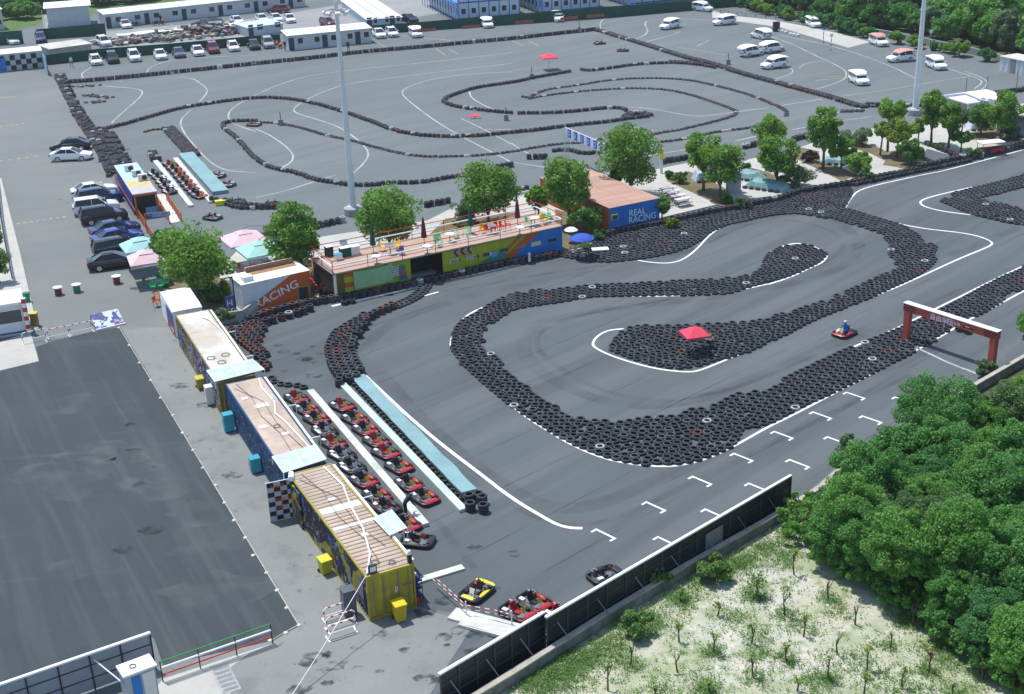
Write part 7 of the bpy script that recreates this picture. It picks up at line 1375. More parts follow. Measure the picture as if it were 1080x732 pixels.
q0 = at(97,694,1.7); p1 = at(160,745,.3); b = MB(); b.cyl((0,0,0), (p1-q0)*.5, .035); b.cyl((p1-q0)*.5, p1-q0, .07); tag(b.build('boom_pole', M_pipe, None, True, q0), 'slanting brown and white boom pole in front of the guard box', 'boom')
t = thing('guard_rail', 'green, white and red pipe railing across the pad corner', 'railing', at(172,719)); o = at(172,719); A, B = Vector((0,0,0)), at(287.5,678.5)-o; up = Vector((0,0,1)); b = MB()
for k in range(4): p = A.lerp(B, k/3); b = MB(); b.cyl(p, p+up*1.15, .03); b.build('post', M_blk, t)
for nm, z, r, m in (('green_rail',1.13,.035,mat('signal_green', (.03,.3,.06), rough=.5)),('white_rail',.78,.055,M_pipe),('red_rail',.4,.035,M_red)): b = MB(); b.cyl(A+up*z, B+up*z, r); b.build(nm, m, t)
q = at(248,714); b = MB()
for k in range(6): b.box(-.35,.35,k*.36,k*.36+.2,0,.012)
b.box(-.45,.45,-.15,2.3,-.006,.004,1); tag(b.build('drain_grate', [M_gry, M_conc2], None, False, (q.x,q.y-1,.02), LANE+R(90)), 'slotted drain grate set in the gateway concrete', 'drain')
# ------------------------------------------------------------------ west booth, drums, board
f = front_frame((0,355.5), (29.5,350.5), 0); t = thing('gate_booth', 'white roofed gate booth with dark band window and blue plinth', 'booth', f.o, f.rz); b = MB(); X0, X1, D_, TH = -6.0, f.W, 3.1, 2.55; b.box(X0,X1,0,D_,.22,TH-.1); b.build('body', mat('booth_white', (.6,.63,.66), rough=.5, var=.05), t); b = MB(); b.box(X0-.02,X1+.03,-.03,D_+.02,.0,.22); b.build('plinth', mat('navy_plinth', (.02,.06,.25), rough=.5), t); b = MB(); b.box(X0-.1,X1+.1,-.15,D_+.1,TH-.1,TH+.12); b.build('roof', M_wht, t); b = MB(); b.box(X0+.1,X1-.15,-.03,-.002,.95,2.1); wn = b.build('window', M_wht, t); b = MB(); b.box(X0+.18,X1-.23,-.045,-.031,1.02,2.03); b.build('pane', M_dkgl, wn); b = MB(); b.box(X1+.002,X1+.03,.5,D_-.4,.95,2.1); b.build('window', M_dkgl, t)
q = at(31,351); t = thing('striped_post', 'red and white striped post at the booth corner', 'post', (q.x,q.y,.016)); b = MB(); 
for k in range(8): b.box(-.14,.14,-.14,.14,k*.36,(k+1)*.36,k % 2)
b.build('pillar', [M_wht, M_red], t); b = MB(); b.box(-.17,.17,-.17,.17,2.88,2.93); b.build('cap', M_wht, t)
q = at(37,344); t = thing('barrier_machine', 'ochre barrier machine between striped post and pavement edge', 'barrier machine', (q.x,q.y,.11), .1); b = MB(); b.box(-.22,.3,-.25,.25,0,1.0); b.build('housing', M_ochre, t); b = MB(); b.box(-.25,.33,-.28,.28,1.0,1.06); b.box(-.6,.1,-.06,.06,.8,.9); b.build('arm_hub', M_bnl, t)
q = at(29,319); t = thing('green_drum', 'green bin behind the booth on the pavement', 'bin', (q.x,q.y,.11)); b = MB(); b.cyl((0,0,0),(0,0,.7),.25,.3,14); b.build('body', mat('drum_green', (.03,.25,.1), rough=.5, var=.1), t); b = MB(); b.cyl((0,0,.7),(0,0,.76),.32,.3,14); b.build('lid', mat('drum_green_lid', (.02,.14,.06), rough=.5), t)
def drum(px, label, m): q = at(*px); t = thing('drum_stool', label, 'drum', (q.x,q.y,.008), 0, 'drums on the parking lane'); b = MB(); b.lathe([(0,0),(.29,0),(.3,.03),(.29,.3),(.305,.33),(.29,.36),(.3,.62),(.3,.66)], 16); b.build('barrel', m, t, smooth=True); b = MB(); b.lathe([(0,.66),(.42,.66),(.42,.71),(0,.72)], 18); b.build('tabletop', mat('pale_disc', (.6,.63,.66), rough=.5), t)
drum((62,311), 'rusty red drum with white top, farther from the black sedan', mat('drum_red', (.22,.05,.03), rough=.6, var=.2)); drum((81.5,308), 'green drum with white top between two red drums', MATS['drum_green']); drum((123.5,299), 'rusty red drum with white top near the black sedan', MATS['drum_red'])
A, B, C = at(102.5,349), at(132,342), at(99.5,338); f = Fr(A, B-A); L = (B-A).length; t = thing('banner_board', 'low slanted banner board with blue, white and red print at the dark pad edge', 'sign board', f.o, f.rz); b = MB(); b.loft([[(0,0,.12),(L,0,.12),(L,1.5,.9),(0,1.5,.9)],[(0,.03,.09),(L,.03,.09),(L,1.53,.87),(0,1.53,.87)]]); b.build('panel', graffiti_mat('banner_print', (.55,.6,.68), [((.03,.05,.2),.9,.5,1),((.45,.12,.16),1.2,.62,.8),((.3,.5,.65),1.6,.6,.8)]), t); b = MB(); b.box(-.05,L+.05,-.08,.02,.0,.14); b.build('foot_rail', M_wht, t); b = MB()
for x in (.05, L-.05): b.cyl((x,1.5,.88),(x,1.9,0),.03)
b.build('props', M_gry, t)

# ------------------------------------------------------------------ the north: green screens, cabins, dormitory
M_scr = mat('green_screen', (.012,.075,.05), rough=.8, var=.2, scale=.4, dirt=(.008,.05,.036)); M_cab = mat('cabin_grey_white', (.5,.54,.56), rough=.6, var=.06); M_cabr = mat('cabin_roof', (.6,.62,.62), rough=.6, var=.08); M_dw = mat('blue_dorm_panel', (.52,.61,.67), rough=.6, var=.05); M_db = mat('dorm_blue_trim', (.03,.15,.4), rough=.6, var=.1); M_conc3 = mat('grey_block_wall', (.3,.31,.31), rough=.9, var=.15, scale=.3)
def screen(pts, tops, label, m=M_scr):
    P = [at(*p) for p in pts]; o = P[0]; t = thing('screen_fence', label, 'fence', o, 0, 'green screen fences'); b = MB(); c = MB()
    for i, (p, q) in enumerate(zip(P[:-1], P[1:])):
        h = height_at(pts[i], tops[i]); h2 = height_at(pts[i+1], tops[i+1]); u, v = p-o, q-o; d = (q-p).normalized(); n = Vector((-d.y,d.x,0))*.03
        b.add([(u.x-n.x,u.y-n.y,0),(v.x-n.x,v.y-n.y,0),(v.x-n.x,v.y-n.y,h2),(u.x-n.x,u.y-n.y,h),(u.x+n.x,u.y+n.y,0),(v.x+n.x,v.y+n.y,0),(v.x+n.x,v.y+n.y,h2),(u.x+n.x,u.y+n.y,h)], [(0,1,2,3),(7,6,5,4),(3,2,6,7),(0,3,7,4),(1,5,6,2)]); k = max(1, int((q-p).length/4))
        for j in range(k+1): w_ = u.lerp(v, j/k)+n*2.5; c = MB(); c.cyl((w_.x,w_.y,0),(w_.x,w_.y,h+(h2-h)*j/k+.05),.05,None,5); c.build('post', M_gry, t)
    b.build('panel', m, t)
screen([(50,68.5),(110,62),(180,56),(262,48),(296,45)], [58,51,46,38.5,36], 'green screen fence behind the row of parked cars'); screen([(40,42),(112,37)], [31,24.5], 'green screen fence below the two-storey white cabin'); screen([(-30,50),(25,46)], [36,32], 'green screen fence at the west end behind the chequered cabin'); screen([(391,36),(440,33),(540,26),(640,19),(752,9),(800,5)], [27,23.5,15,7,-.5,-4], 'long green screen fence before the blue dormitory')
screen([(36,60),(44,66),(51,80)], [50,54,60], 'pale blue side fence beside the chequered cabin', mat('pale_blue_screen', (.25,.45,.55), rough=.7, var=.08))
for x, y, lab_ in [(450,30.5,'first'),(497,27,'second'),(553,22,'third'),(600,18,'fourth'),(628,15.5,'fifth')]:
    q = at(x, y, 2.0); b = MB(); b.box(-1.6,1.6,-.03,.03,0,.5); o = tag(b.build('red_banner', mat('faded_red_banner', (.3,.1,.08), rough=.8, var=.1), None, False, (q.x,q.y-.4,1.6), aim((x,y),(10,-.9))), f'faded red banner on the long green screen, {lab_} from the gate cabins', 'banner', 'red banners on the green screen')
def prefab(name, fl, fr, topy_fl, depth, label, wall, roof, n=3, slope=.25, two=False, doors=True, win=True, group=None, cat='building', over=.25):
    f = front_frame(fl, fr, 0); W_ = f.W; H = height_at(fl, topy_fl); t = thing(name, label, cat, f.o, f.rz, group); b = MB(); b.box(0,W_,0,depth,0,H-.08); b.build('wall', wall, t); b = MB(); b.loft([[(-over,-over-.1,H-.08),(W_+over,-over-.1,H-.08),(W_+over,-over-.1,H),(-over,-over-.1,H)],[(-over,depth+over,H-.08+slope),(W_+over,depth+over,H-.08+slope),(W_+over,depth+over,H+slope),(-over,depth+over,H+slope)]]); rf = b.build('roof', roof, t); b = MB()
    for k in range(1, n): x = W_*k/n; b.add([(x-.05,-over-.1,H+.004),(x+.05,-over-.1,H+.004),(x+.05,depth+over,H+slope+.004),(x-.05,depth+over,H+slope+.004)], [(0,1,2,3)])
    b.build('seams', M_gry, rf); fl_n = 2 if two else 1; hs = (H-.1)/fl_n
    for s in range(fl_n):
        for k in range(n):
            x = W_*(k+.5)/n; u = W_/n; z = s*hs
            if doors and k % 2 == 0: b = MB(); b.box(x-u*.32-.45,x-u*.32+.45,-.05,-.003,z+.03,z+2.05); b.build('door', M_dkdoor, t)
            if not win: continue
            b = MB(); b.box(x+.1,x+min(u*.38,1.3),-.05,-.003,z+.95,z+1.95); wn = b.build('window', M_wht, t); b = MB(); b.box(x+.16,x+min(u*.38,1.3)-.06,-.07,-.051,z+1.01,z+1.89); b.build('pane', M_dkgl, wn)
    return t, f, W_, H
M_dkdoor = mat('dark_blue_door', (.03,.045,.075), rough=.5, var=.1)
prefab('long_cabin_row', (112,30), (322,7), 15, 5.0, 'long row of white prefab cabins behind the yard', M_cab, M_cabr, 11); prefab('gate_cabins', (305,53.5), (392,45), 37.5, 4.6, 'short row of white office cabins at the lot entrance', M_cab, mat('cabin_roof_cream', (.66,.65,.6), rough=.6, var=.08), 5); 
tt, ff, ww, hh = prefab('white_cabin_block', (52,29.5), (96,26), 8.5, 5.5, 'two-storey white cabin block with white roof and outside stair', M_cab, mat('bright_white_roof', (.75,.77,.77), rough=.5, var=.05), 2, .3, True, False, False, over=.5); b = MB(); b.loft([[(-.2,-.1,0),(-1.0,-.1,0),(-1.0,.2,0),(-.2,.2,0)],[(-.2,4.2,hh*.5),(-1.0,4.2,hh*.5),(-1.0,4.5,hh*.5),(-.2,4.5,hh*.5)]]); b.cyl((-1,0,1),(-1,4.3,hh*.5+1),.04); b.build('outside_stair', M_gry, tt)
prefab('flat_shed', (54,61), (97,55), 51.5, 5.5, 'flat grey shed with stained roof behind the green fence', mat('shed_wall', (.42,.42,.4), rough=.8, var=.12), mat('stained_roof', (.5,.47,.42), rough=.8, var=.18, scale=.4), 1, .05, False, False, False); prefab('yard_shed', (262,39), (299,34), 29, 5.5, 'low shed with pale blue roof beside the gate cabins', M_cab, mat('blue_white_roof', (.48,.57,.62), rough=.6, var=.08), 2, .1)
prefab('long_shed', (388,31), (424,28), 20.5, 26, 'long white roofed shed with blue trim running back from the fence', mat('shed_blue_white', (.42,.52,.6), rough=.6, var=.08), mat('pale_flat_roof', (.58,.57,.54), rough=.7, var=.1, scale=.2), 3, .1); prefab('corner_cabin', (-40,36), (5,31), 14, 6, 'white cabin cut off by the picture edge with pale roof', M_cab, M_cabr, 3, .2)
f = front_frame((-16,77.5), (46,71.3), 0); W_ = f.W; H = height_at((5,75.5), 57); t = thing('chequered_cabin', 'low cabin with black and pale chequered wall and cream roof', 'building', f.o, f.rz); b = MB(); b.box(0,W_,0,4.5,0,H-.1); b.build('wall', M_cab, t); b = MB(); b.box(-.2,W_+.2,-.3,4.8,H-.1,H); b.build('roof', mat('cream_flat_roof', (.66,.66,.6), rough=.7, var=.08), t); b = MB(); nx = 11
for i in range(nx):
    for j in range(3): b.box(W_*i/nx,W_*(i+1)/nx,-.03,-.004,.05+(H-.4)*j/3,.05+(H-.4)*(j+1)/3,(i+j) % 2)
b.build('chequers', [M_chw, M_chk], t); b = MB(); b.box(1.2,3.4,-.06,-.032,.05,H*.75); b.build('blue_door', M_cobalt, t)
def dorm(fl, fr, depth, H, label, stairs=True, n=6):
    f = front_frame(fl, fr, 0); W_ = f.W; t = thing('dormitory', label, 'building', f.o, f.rz, 'blue dormitories'); b = MB(); b.box(0,W_,0,depth,0,H); b.build('wall', M_dw, t); b = MB(); b.box(-.4,W_+.4,-.4,depth+.4,H,H+.25); b.build('roof', M_cabr, t); b = MB()
    for z in (.1,H/2-.12,H-.25): b.box(-.05,W_+.05,-.06,-.004,z,z+.25)
    for k in range(n+1): x = W_*k/n; b.box(x-.08,x+.08,-.05,-.004,0,H)
    b.build('trim', M_db, t)
    for s in range(2):
        for k in range(n):
            x = W_*(k+.5)/n; z = s*H/2; b = MB(); b.box(x-.55,x+.45,-.06,-.004,z+1.0,z+2.1); wn = b.build('window', M_wht, t); b = MB(); b.box(x-.48,x+.38,-.075,-.061,z+1.07,z+2.03); b.build('pane', M_dkgl, wn)
    b = MB()
    for s in range(2):
        for k in range(int(depth/2)): y = 1+k*2; b.box(-.06,-.004,y-.4,y+.4,s*H/2+1.0,s*H/2+2.0)
    b.build('gable_windows', M_dkgl, t); b = MB(); b.box(-1.3,0,0,depth,H/2-.1,H/2); b.cyl((-1.3,0,H/2+1),(-1.3,depth,H/2+1),.05)
    for k in range(int(depth/2)+1): b.cyl((-1.3,k*2,0),(-1.3,k*2,H),.06)
    
    for k in range(9): b.box(-1.3,-.3,-3.4+k*.38,-3.1+k*.38,k*H/18+.2,k*H/18+.26)
    for xx in (-1.3,-.3): b.cyl((xx,-3.4,.2),(xx,0,H/2),.06); b.cyl((xx,-3.4,1.2),(xx,0,H/2+1),.03)
    b.build('gallery', M_db, t)
    b = MB(); 
    for x in (W_*.2,W_*.62): b.box(x,x+1.8,-.08,-.062,H*.62,H*.62+.8)
    b.build('red_plates', mat('faded_red_plate', (.4,.12,.14), rough=.7), t)
dorm((484,21.5), (548,16), 22, 6.2, 'blue and white two-storey dormitory with outside gallery, nearer the gate'); dorm((572,14), (632,8.5), 18, 6.2, 'blue and white two-storey dormitory behind the red banners'); dorm((664,5.5), (740,-2), 16, 6.0, 'blue and white dormitory at the far end of the green screen')
# scrap heap
hp = MB(); cen = [(120,46,1.2,.5),(140,44,1.3,.6),(165,42,1.2,.7),(185,40,1.4,.7),(205,37,1.6,1.1),(215,36,1.6,1.5),(230,36,1.5,1.0),(243,35,1.2,.8)]
for x, y, s, h in cen:
    q = at(x, y)
    for k in range(60):
        a = rng.normal(0, s*1.1, 2); z = abs(rng.normal(0, h*.6)); M = Matrix.Translation((q.x+a[0]*1.6,q.y+a[1],z+.1))@Matrix.Rotation(rng.uniform(0,6.28),4,'Z')@Matrix.Rotation(rng.uniform(-.5,.5),4,'X'); l, w_, d_ = rng.uniform(.2,1.1), rng.uniform(.08,.4), rng.uniform(.05,.3); hp.box(-l,l,-w_,w_,-d_,d_,int(rng.integers(6)),M)
tag(hp.build('debris', [mat('scrap_brown', (.14,.1,.07), rough=.9, var=.2),mat('scrap_white', (.5,.5,.48), rough=.8),mat('scrap_rust', (.16,.08,.055), rough=.9),mat('scrap_grey', (.2,.2,.2), rough=.8),mat('scrap_blue', (.14,.19,.24), rough=.7),mat('scrap_straw', (.33,.29,.2), rough=.9)]), 'mixed heap of scrap timber and debris behind the green fence', 'debris', kind='stuff')
q = at(190,35); b = MB(); b.loft([[(x,-1.3,.2),(x,-1.2,.75+.1*math.sin(x)),(x,1.2,.8+.1*math.cos(x)),(x,1.3,.2)] for x in [k*1.6 for k in range(-7,8)]]); tag(b.build('white_tarpaulin', M_wht, None, False, (q.x,q.y,0), aim((190,35),(10,-1))), 'long white tarpaulin covered stack behind the scrap heap', 'tarpaulin')
b = MB(); q = at(243,33); b.box(-1.2,1.2,-1,1,0,1.5); tag(b.build('scrap_box', mat('slate_blue_tarp', (.15,.24,.36), rough=.8, var=.15), None, False, (q.x-3,q.y+2,0), .4), 'blue tarpaulin covered crate beside the scrap heap', 'crate')
def motorbike(px, rz, label):
    q = at(*px); t = thing('motorbike', label, 'motorbike', (q.x,q.y,.02), rz, 'motorbikes parked by the cabins')
    for x in (-.62,.62): b = MB(); pts = [(x+.28*math.cos(a),0,.3+.28*math.sin(a)) for a in [k*math.pi/6 for k in range(13)]]; b.tube(pts, .045, 5); b.build('wheel', M_tyre, t)
    b = MB(); b.loft([[(-.7,-.1,.62),(-.7,.1,.62),(-.7,.1,.7),(-.7,-.1,.7)],[(0,-.14,.6),(0,.14,.6),(0,.14,.75),(0,-.14,.75)],[(.35,-.12,.7),(.35,.12,.7),(.35,.1,.9),(.35,-.1,.9)]]); b.box(-.3,.3,-.12,.12,.25,.6); b.build('frame_body', M_red if rz > 1 else M_blk, t); b = MB(); b.cyl((.62,0,.3),(.42,0,.95),.03); b.cyl((.42,-.3,1.0),(.42,.3,1.0),.02); b.build('handlebar', M_gry, t)
for i, (p, rz) in enumerate([((296,51),1.4),((292,49.5),1.3),((165,26.5),.9),((172,25.5),1.6),((144,27.5),.3)]): motorbike(p, rz, ['motorbike beside the gate cabins, next to the standing person','motorbike beside the gate cabins, behind the first','motorbike in front of the long cabin row, west of two','motorbike in front of the long cabin row, east of two','motorbike near the white sedan by the long cabin row'][i])
# far lot: wall, lane guard, hut, signs, lumber
wpx = [(695,-5),(760,3),(810,12),(842.5,20.5),(885,28.5),(917.5,35.5),(950,41),(985,48.5),(1040,60),(1090,74)]
t = wall_line('boundary_wall', wpx, height_at((917,35.5), 29.5), .3, 'grey concrete wall in front of the far wood', M_conc3); 
b = MB(); P = [at(*p) for p in wpx]; o = P[0]
for p, q in zip(P[:-1], P[1:]):
    k = max(1, int((q-p).length/4))
    for j in range(k): u = p.lerp(q, j/k)-o; b.box(u.x-.2,u.x+.2,u.y-.26,u.y+.2,0,height_at((917,35.5),29.5)+.1)
b.build('piers', mat('pier_grey', (.2,.21,.21), rough=.9, var=.1), t)
railing(Z('M1',(60,70),(250,92),(420,108),(580,125),(700,150),(850,195),(955,225)), 'low dark guard rail along the concrete lane', M_blk, .55, 1, 'lane guard rails', False)
f = front_frame((1053.5,74.5), (1100,84.5), 0); t = thing('corrugated_hut', 'grey white corrugated hut at the edge of the far lot', 'hut', f.o, f.rz); W_ = f.W; H = height_at((1053.5,74.5), 59.5); b = MB(); b.corr((0,0,0),(1,0,0),(0,0,1),(0,-1,0),W_,H,.9,.06); b.build('front_wall', M_cab, t); b = MB(); b.corr((0,3,0),(0,-1,0),(0,0,1),(-1,0,0),3,H,.5,.04); b.build('side_wall', M_cab, t); b = MB(); b.box(-.1,W_+.1,-.15,3.2,H,H+.08); b.build('roof', mat('hut_roof', (.55,.53,.47), rough=.7, var=.1), t); b = MB(); b.box(2.0,2.9,-.09,-.065,0,2.0); b.build('door', M_gry, t)
for x, y, lab_ in [(876,56,'striped pole in the far lot, the one on plain asphalt'),(868,48,'pole with blue plate beside the concrete lane'),(980.5,52,'striped pole at the foot of the far grey wall')]:
    q = at(x, y); t = thing('marker_pole', lab_, 'pole', q, 0, 'marker poles of the far lot'); b = MB()
    for k in range(7): b.cyl((0,0,k*.35),(0,0,(k+1)*.35),.06,None,8,k % 2)
    b.build('shaft', [M_wht, M_blk], t); b = MB(); b.box(-.25,.25,-.02,.02,2.45,2.9); b.build('plate', M_cobalt if 'blue' in lab_ else M_wht, t)
q = at(818.5,33); b = MB(); b.box(-.5,.5,-.35,.35,0,1.5); b.box(-.55,.55,-.4,.4,1.5,1.56); tag(b.build('black_locker', M_blk, None, False, q, .2), 'black locker at the edge of the concrete lane', 'locker')
b = MB()
for i, (x, y) in enumerate(Z('A4',(45,132),(60,138),(75,142),(95,150),(110,152),(125,155))):
    q = at(x, y)
    b = MB(); b.lathe([(.32,0),(.36,.15),(.3,.4),(.1,.48),(0,.48)], 9); tag(b.build('sandbag', M_cream, None, True, (q.x,q.y,.005), i), 'pale sandbag in the line beside the concrete lane', 'sandbag', 'sandbags beside the concrete lane')
M_lum = mat('sawn_lumber', (.34,.22,.13), rough=.9, var=.25, scale=.8, dirt=(.14,.08,.05))
for i, (x, y, w_, d_, h) in enumerate([(990,13,9,5,3.2),(1010,11,8,5,3.6),(1032,14,8,5,3.0),(1052,17,7,5,2.6),(1072,20,8,5,2.6),(1035,4,10,5,4.4),(1062,8,8,5,3.8)]):
    q = at(x, y); t = MB()
    for z in range(int(h/.35)):
        for k in range(int(d_/.5)): l = w_*rng.uniform(.75,1)/2; o_ = rng.normal(0,.3); t.box(o_-l,o_+l,-d_/2+k*.5,-d_/2+k*.5+.42,z*.35,z*.35+.28)
    tag(t.build('lumber_stack', M_lum, None, False, (q.x,q.y,0), rng.uniform(-.25,.1)), ['stack of sawn lumber behind the far wood, first from the mast','tall stack of sawn lumber behind the far wood, second from the mast','stack of sawn lumber behind the far wood, middle one','low stack of sawn lumber behind the far wood near the hut','low stack of sawn lumber behind the far wood at the picture edge','highest lumber stack farthest behind the wood','lumber stack with dark gaps behind the low ones'][i], 'lumber stack', 'lumber stacks behind the far wood')

# ------------------------------------------------------------------ banner gantry of the upper track and strip objects
A, B = at(597.5,168), at(639,187); f = Fr(A, B-A); L = (B-A).length; Hb = height_at((597.5,168), 134.5); t = thing('banner_gantry', 'lattice gantry with white banner of blue blocks over the upper track', 'gantry', f.o, f.rz)
for x in (0, L):
    b = MB()
    for dx in (-.2,.2):
        for dy in (-.2,.2): b.cyl((x+dx,dy,0),(x+dx,dy,Hb),.03,None,5)
    for k in range(8): z = Hb*k/8; b.cyl((x-.2,-.2,z),(x+.2,-.2,z+Hb/8),.02,None,4); b.cyl((x-.2,.2,z),(x-.2,-.2,z+Hb/8),.02,None,4)
    b.build('lattice_post', M_mast, t)
b = MB(); b.box(-.2,L+.2,-.06,.06,Hb-1.0,Hb); bn = b.build('banner', mat('banner_white', (.55,.6,.68), rough=.7, var=.1), t); M_bl = mat('banner_blue', (.03,.08,.4), rough=.7)
for k, ch in enumerate('DBDDDD'):
    x = L*(k+.35)/6.1; b = MB(); b.box(x,x+L*.085,-.075,-.061,Hb-.96,Hb-.04); bb = b.build('blue_block', M_bl, bn); text_mesh('lettering', ch, .78, bb, MATS['banner_white'], (x+L*.012,-.085,Hb-.8), sx=.8)
# yellow sign post, tables, covers, tents on the strip
q = at(697.5,184); t = thing('yellow_sign', 'yellow plate on a white post at the paved strip', 'sign', (q.x,q.y,.12)); b = MB(); b.box(-.14,.14,-.1,.1,0,1.5); b.build('post', M_wht, t); b = MB(); b.box(-.2,.22,-.06,.06,1.5,2.7); b.build('plate', M_ky2, t)
for i, (x, y) in enumerate(Z('L2',(105,505),(145,530),(190,562),(220,588))):
    q = at(x, y, .75); t = thing('picnic_table', ['first','second','third','fourth'][i]+' pale bench table of the row beside the blue hall, counted from the far end', 'table', (q.x,q.y,.12), aim((x,y),(10,-2)), 'pale tables beside the blue hall'); b = MB(); b.box(-.85,.85,-.35,.35,.7,.75); b.build('tabletop', mat('rosy_white_top', (.6,.54,.52), rough=.6, var=.05), t)
    for s in (-.65,.65): b = MB(); b.cyl((s,-.25,0),(s,.0,.7),.03); b.cyl((s,.25,0),(s,.0,.7),.03); b.build('leg', M_gry, t)
    b = MB(); b.box(-.8,.8,.5,.72,.4,.44); b.box(-.8,.8,-.72,-.5,.4,.44); b.build('bench', M_gry, t)
def covered(w_, x, y, lx, ly, h, m, label, rz=0.0):
    q = at(*Z1(w_, x, y)); t = thing('covered_heap', label, 'covered heap', (q.x,q.y,.126), rz, 'sheeted heaps on the paved strip'); b = MB(); r = np.random.default_rng(int(x)); n, mth = 12, 7; V = []
    for i in range(n+1):
        for j in range(mth+1):
            u, v = i/n*2-1, j/mth*2-1; e = min(1, (1-max(abs(u),abs(v)))*3.5); V.append((u*lx/2, v*ly/2, .02+e*h*(.75+.35*r.random())))
    b.add(V, [(i*(mth+1)+j,(i+1)*(mth+1)+j,(i+1)*(mth+1)+j+1,i*(mth+1)+j+1) for i in range(n) for j in range(mth)]); b.build('sheet', m, t, smooth=True); c = MB()
    for k in range(int(lx/.7)):
        for x_, y_ in ((-lx/2+.3+k*.7,-ly/2-.2),(-lx/2+.5+k*.7,ly/2+.15)): c = MB(); c.lathe([(.16,0),(.26,.05),(.26,.2),(.16,.22)], 9, 0, (x_,y_,0)); c.build('tyre_weight', M_rub, t)
M_tarp = mat('faded_teal_tarp', (.2,.36,.37), rough=.7, var=.25, scale=1.5); covered('L2',690,425,4.4,2.0,.7,M_tarp,'teal sheeted kart heap beside the grey upright slab',R(-35)); covered('L2',880,505,4.6,2.2,.7,M_tarp,'teal sheeted kart heap toward the tyre wall',R(-35)); covered('L2',390,440,2.6,1.8,.9,mat('blue_white_sheet', (.35,.42,.5), rough=.6, var=.2),'blue and white sheeted pile under the slim tree',.2); covered('L3',400,550,3.0,1.8,.5,M_tarp,'pale teal sheet lying under the low spreading tree',-.3); covered('L4',620,440,3.2,2.0,.8,mat('silver_sheet', (.45,.48,.55), rough=.5, var=.3),'silvery sheeted heap in front of the white tent',.1)
q = at(*Z1('L2',610,540)); t = thing('upright_slab', 'grey upright slab standing beside the round-headed tree', 'slab', (q.x,q.y,.126), .2); b = MB(); b.prism(rrect(-.75,.75,-.25,.25,.1), 0, 2.0); b.build('slab', mat('slab_grey', (.33,.34,.37), rough=.8, var=.12), t); b = MB(); b.prism(rrect(-.85,.85,-.35,.35,.1), 0, .14); b.build('plinth', M_conc2, t)
q = at(*Z1('L2',455,405)); t = thing('scrap_awning', 'salmon lean-to awning behind the slim tree', 'awning', (q.x,q.y,.126), .15); b = MB(); b.loft([[(-1.4,-1,1.7),(1.4,-1,1.7),(1.4,-1,1.76),(-1.4,-1,1.76)],[(-1.4,1.2,2.1),(1.4,1.2,2.1),(1.4,1.2,2.16),(-1.4,1.2,2.16)]]); b.build('sheet', mat('salmon_sheet', (.5,.28,.22), rough=.7, var=.1), t); b = MB()
for x in (-1.3,1.3):
    for y, h in ((-.9,1.7),(1.1,2.1)): b = MB(); b.cyl((x,y,0),(x,y,h),.04); b.build('post', M_gry, t)
def tent(px, lx, ly, h, label, rz):
    q = at(*px); t = thing('white_tent', label, 'tent', (q.x,q.y,.12), rz, 'white tents on the paved strip'); b = MB(); b.loft([[(-lx/2,-ly/2,h),(lx/2,-ly/2,h),(lx/2,ly/2,h),(-lx/2,ly/2,h)],[(-lx/2,-ly/2,h+.15),(lx/2,-ly/2,h+.15),(lx/2,ly/2,h+.15),(-lx/2,ly/2,h+.15)],[(-lx*.3,-ly*.05,h+.8),(lx*.3,-ly*.05,h+.8),(lx*.3,ly*.05,h+.8),(-lx*.3,ly*.05,h+.8)]]); b.build('canopy', mat('tent_white', (.72,.72,.68), rough=.7, var=.05), t)
    for x in (-lx/2+.1,lx/2-.1):
        for y in (-ly/2+.1,ly/2-.1): b = MB(); b.cyl((x,y,0),(x,y,h),.05); b.build('pole', M_wht, t)
    b = MB(); b.box(-lx/2+.1,lx/2-.1,ly/2-.14,ly/2-.1,0,h); b.build('back_cloth', M_cab, t)
tent((1026,125), 6, 5, 2.4, 'white tent behind the dark rounded tree', aim((1026,125),(10,-1.4))); tent((1092,143), 6, 5, 2.6, 'white tent at the picture edge beside the airy tree', aim((1080,140),(10,-1.4)))
q = at(1063,146); t = thing('grey_shed', 'grey corrugated shed wall beside the airy tree', 'shed', (q.x,q.y,.12), aim((1063,146),(10,-1.6))); b = MB(); b.corr((0,0,0),(1,0,0),(0,0,1),(0,-1,0),3.4,2.2); b.build('front_wall', mat('dull_grey_sheet', (.35,.38,.41), rough=.6, var=.1), t); b = MB(); b.box(.03,3.37,.0,2,.0,2.16); b.box(-.1,3.5,-.15,2.1,2.2,2.26); b.build('roof', M_cabr, t)
sheet('asphalt_bay', Z('L4',(215,640),(250,585),(440,640),(420,665),(300,690)), .13, M_track)
q = at(*Z1('L4',690,618)); t = thing('covered_cart', 'small cart with white cover behind the stacked tyres', 'cart', (q.x,q.y,.126), .2); b = MB(); b.box(-1.3,1.3,-.6,.6,.25,.6); b.build('body', M_red, t); b = MB(); b.prism(rrect(-1.4,1.4,-.75,.75,.2), 1.25, 1.33); b.build('cover', M_wht, t); b = MB()
for x in (-1.2,1.2):
    for y in (-.6,.6): b = MB(); b.cyl((x,y,.5),(x,y,1.26),.03); b.build('prop', M_gry, t)
for x in (-.8,.8):
    for y in (-.62,.62): b = MB(); b.cyl((x,y-.06,.2),(x,y+.06,.2),.2,.2,10); b.build('wheel', M_tyre, t)
for x, y, h, lab_ in [(1018,102,2.4,'green net post at the lot edge, west of three'),(1040,98,2.2,'green net post at the lot edge, middle of three'),(1072,93,2.4,'green net post at the lot edge, east of three')]:
    q = at(x, y); b = MB(); b.cyl((0,0,0),(0,0,h),.05); b.cyl((0,0,0),(0,0,.1),.2); b.cyl((0,0,h),(0,0,h+.05),.08); tag(b.build('net_post', MATS['signal_green'], None, False, q), lab_, 'post', 'green net posts')
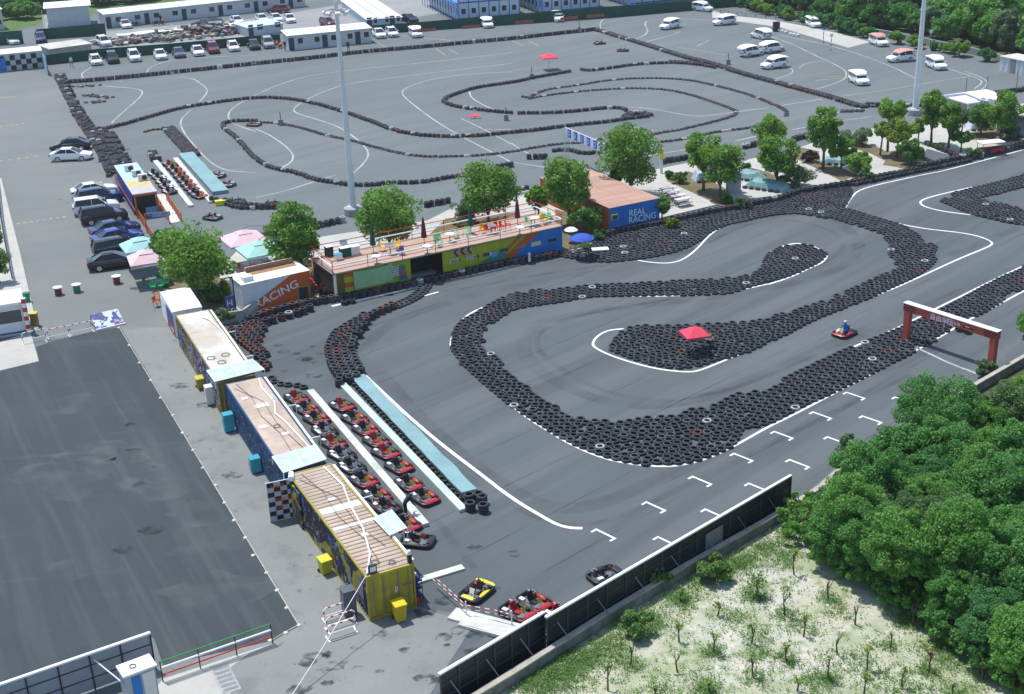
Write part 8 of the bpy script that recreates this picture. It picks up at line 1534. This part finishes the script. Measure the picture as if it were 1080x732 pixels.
for x, y, m, lab_ in [(501,125,M_crim,'red flag board lying by the middle barrier of the upper track'),]:
    q = at(x, y); b = MB(); b.loft([[(-.7,-.2,.3),(.7,-.2,.3),(.7,.25,.5),(-.7,.25,.5)],[(-.7,-.2,.34),(.7,-.2,.34),(.7,.25,.54),(-.7,.25,.54)]]); b.cyl((0,0,0),(0,0,.4),.05); tag(b.build('flag_board', m, None, False, q), lab_, 'flag board')
for x, y, lab_ in [(296.5,132,'dark signal box on the west loop of the upper track'),(534,127,'dark signal box by the middle barrier of the upper track'),(561,83,'thin dark post on the upper loop barrier'),(611,33,'thin dark post on the north barrier corner'),(768,68,'grey marker post on the east barrier')]:
    q = at(x, y); t = thing('signal_post', lab_, 'signal post', q, 0, 'signal posts of the upper track'); b = MB(); b.cyl((0,0,0),(0,0,1.7),.05); b.build('post', M_blk, t); b = MB(); b.box(-.28,.28,-.25,.25,.0,.75); b.build('box', M_gry, t)
q = at(301,134.5); 
q = at(2,318); t = thing('yard_fence', 'dark cluttered fence behind the west pavement', 'fence', at(-2,200)); o = at(-2,200); b = MB(); P = [at(-3,190), at(2,235), at(8,270), at(14,300)]
for p, q in zip(P[:-1], P[1:]):
    k = max(2, int((q-p).length/1.5)); u, v = p-o, q-o
    for j in range(k): w_ = u.lerp(v, j/k); b.cyl((w_.x,w_.y,0),(w_.x,w_.y,1.5),.05)
    for z in (.5,1.0,1.45): b.cyl((u.x,u.y,z),(v.x,v.y,z),.035)
b.build('rails', M_blk, t)

for o in scene.objects:
    if o.get('category') and not o.get('kind'): o['kind'] = 'thing'
# ------------------------------------------------------------------ the air
m = bpy.data.materials.new('haze_air'); m.use_nodes = True; nt = m.node_tree; nt.nodes.clear(); pv = nt.nodes.new('ShaderNodeVolumePrincipled'); pv.inputs['Color'].default_value = (.93,.97,1,1); pv.inputs['Density'].default_value = .00016; pv.inputs['Anisotropy'].default_value = .3
om = nt.nodes.new('ShaderNodeOutputMaterial'); nt.links.new(pv.outputs[0], om.inputs['Volume'])
b = MB(); b.box(-330, 330, -60, 620, -1.2, 52); o = b.build('haze', m); o['kind'] = 'stuff'; o['label'] = 'thin bright summer haze over the whole track'
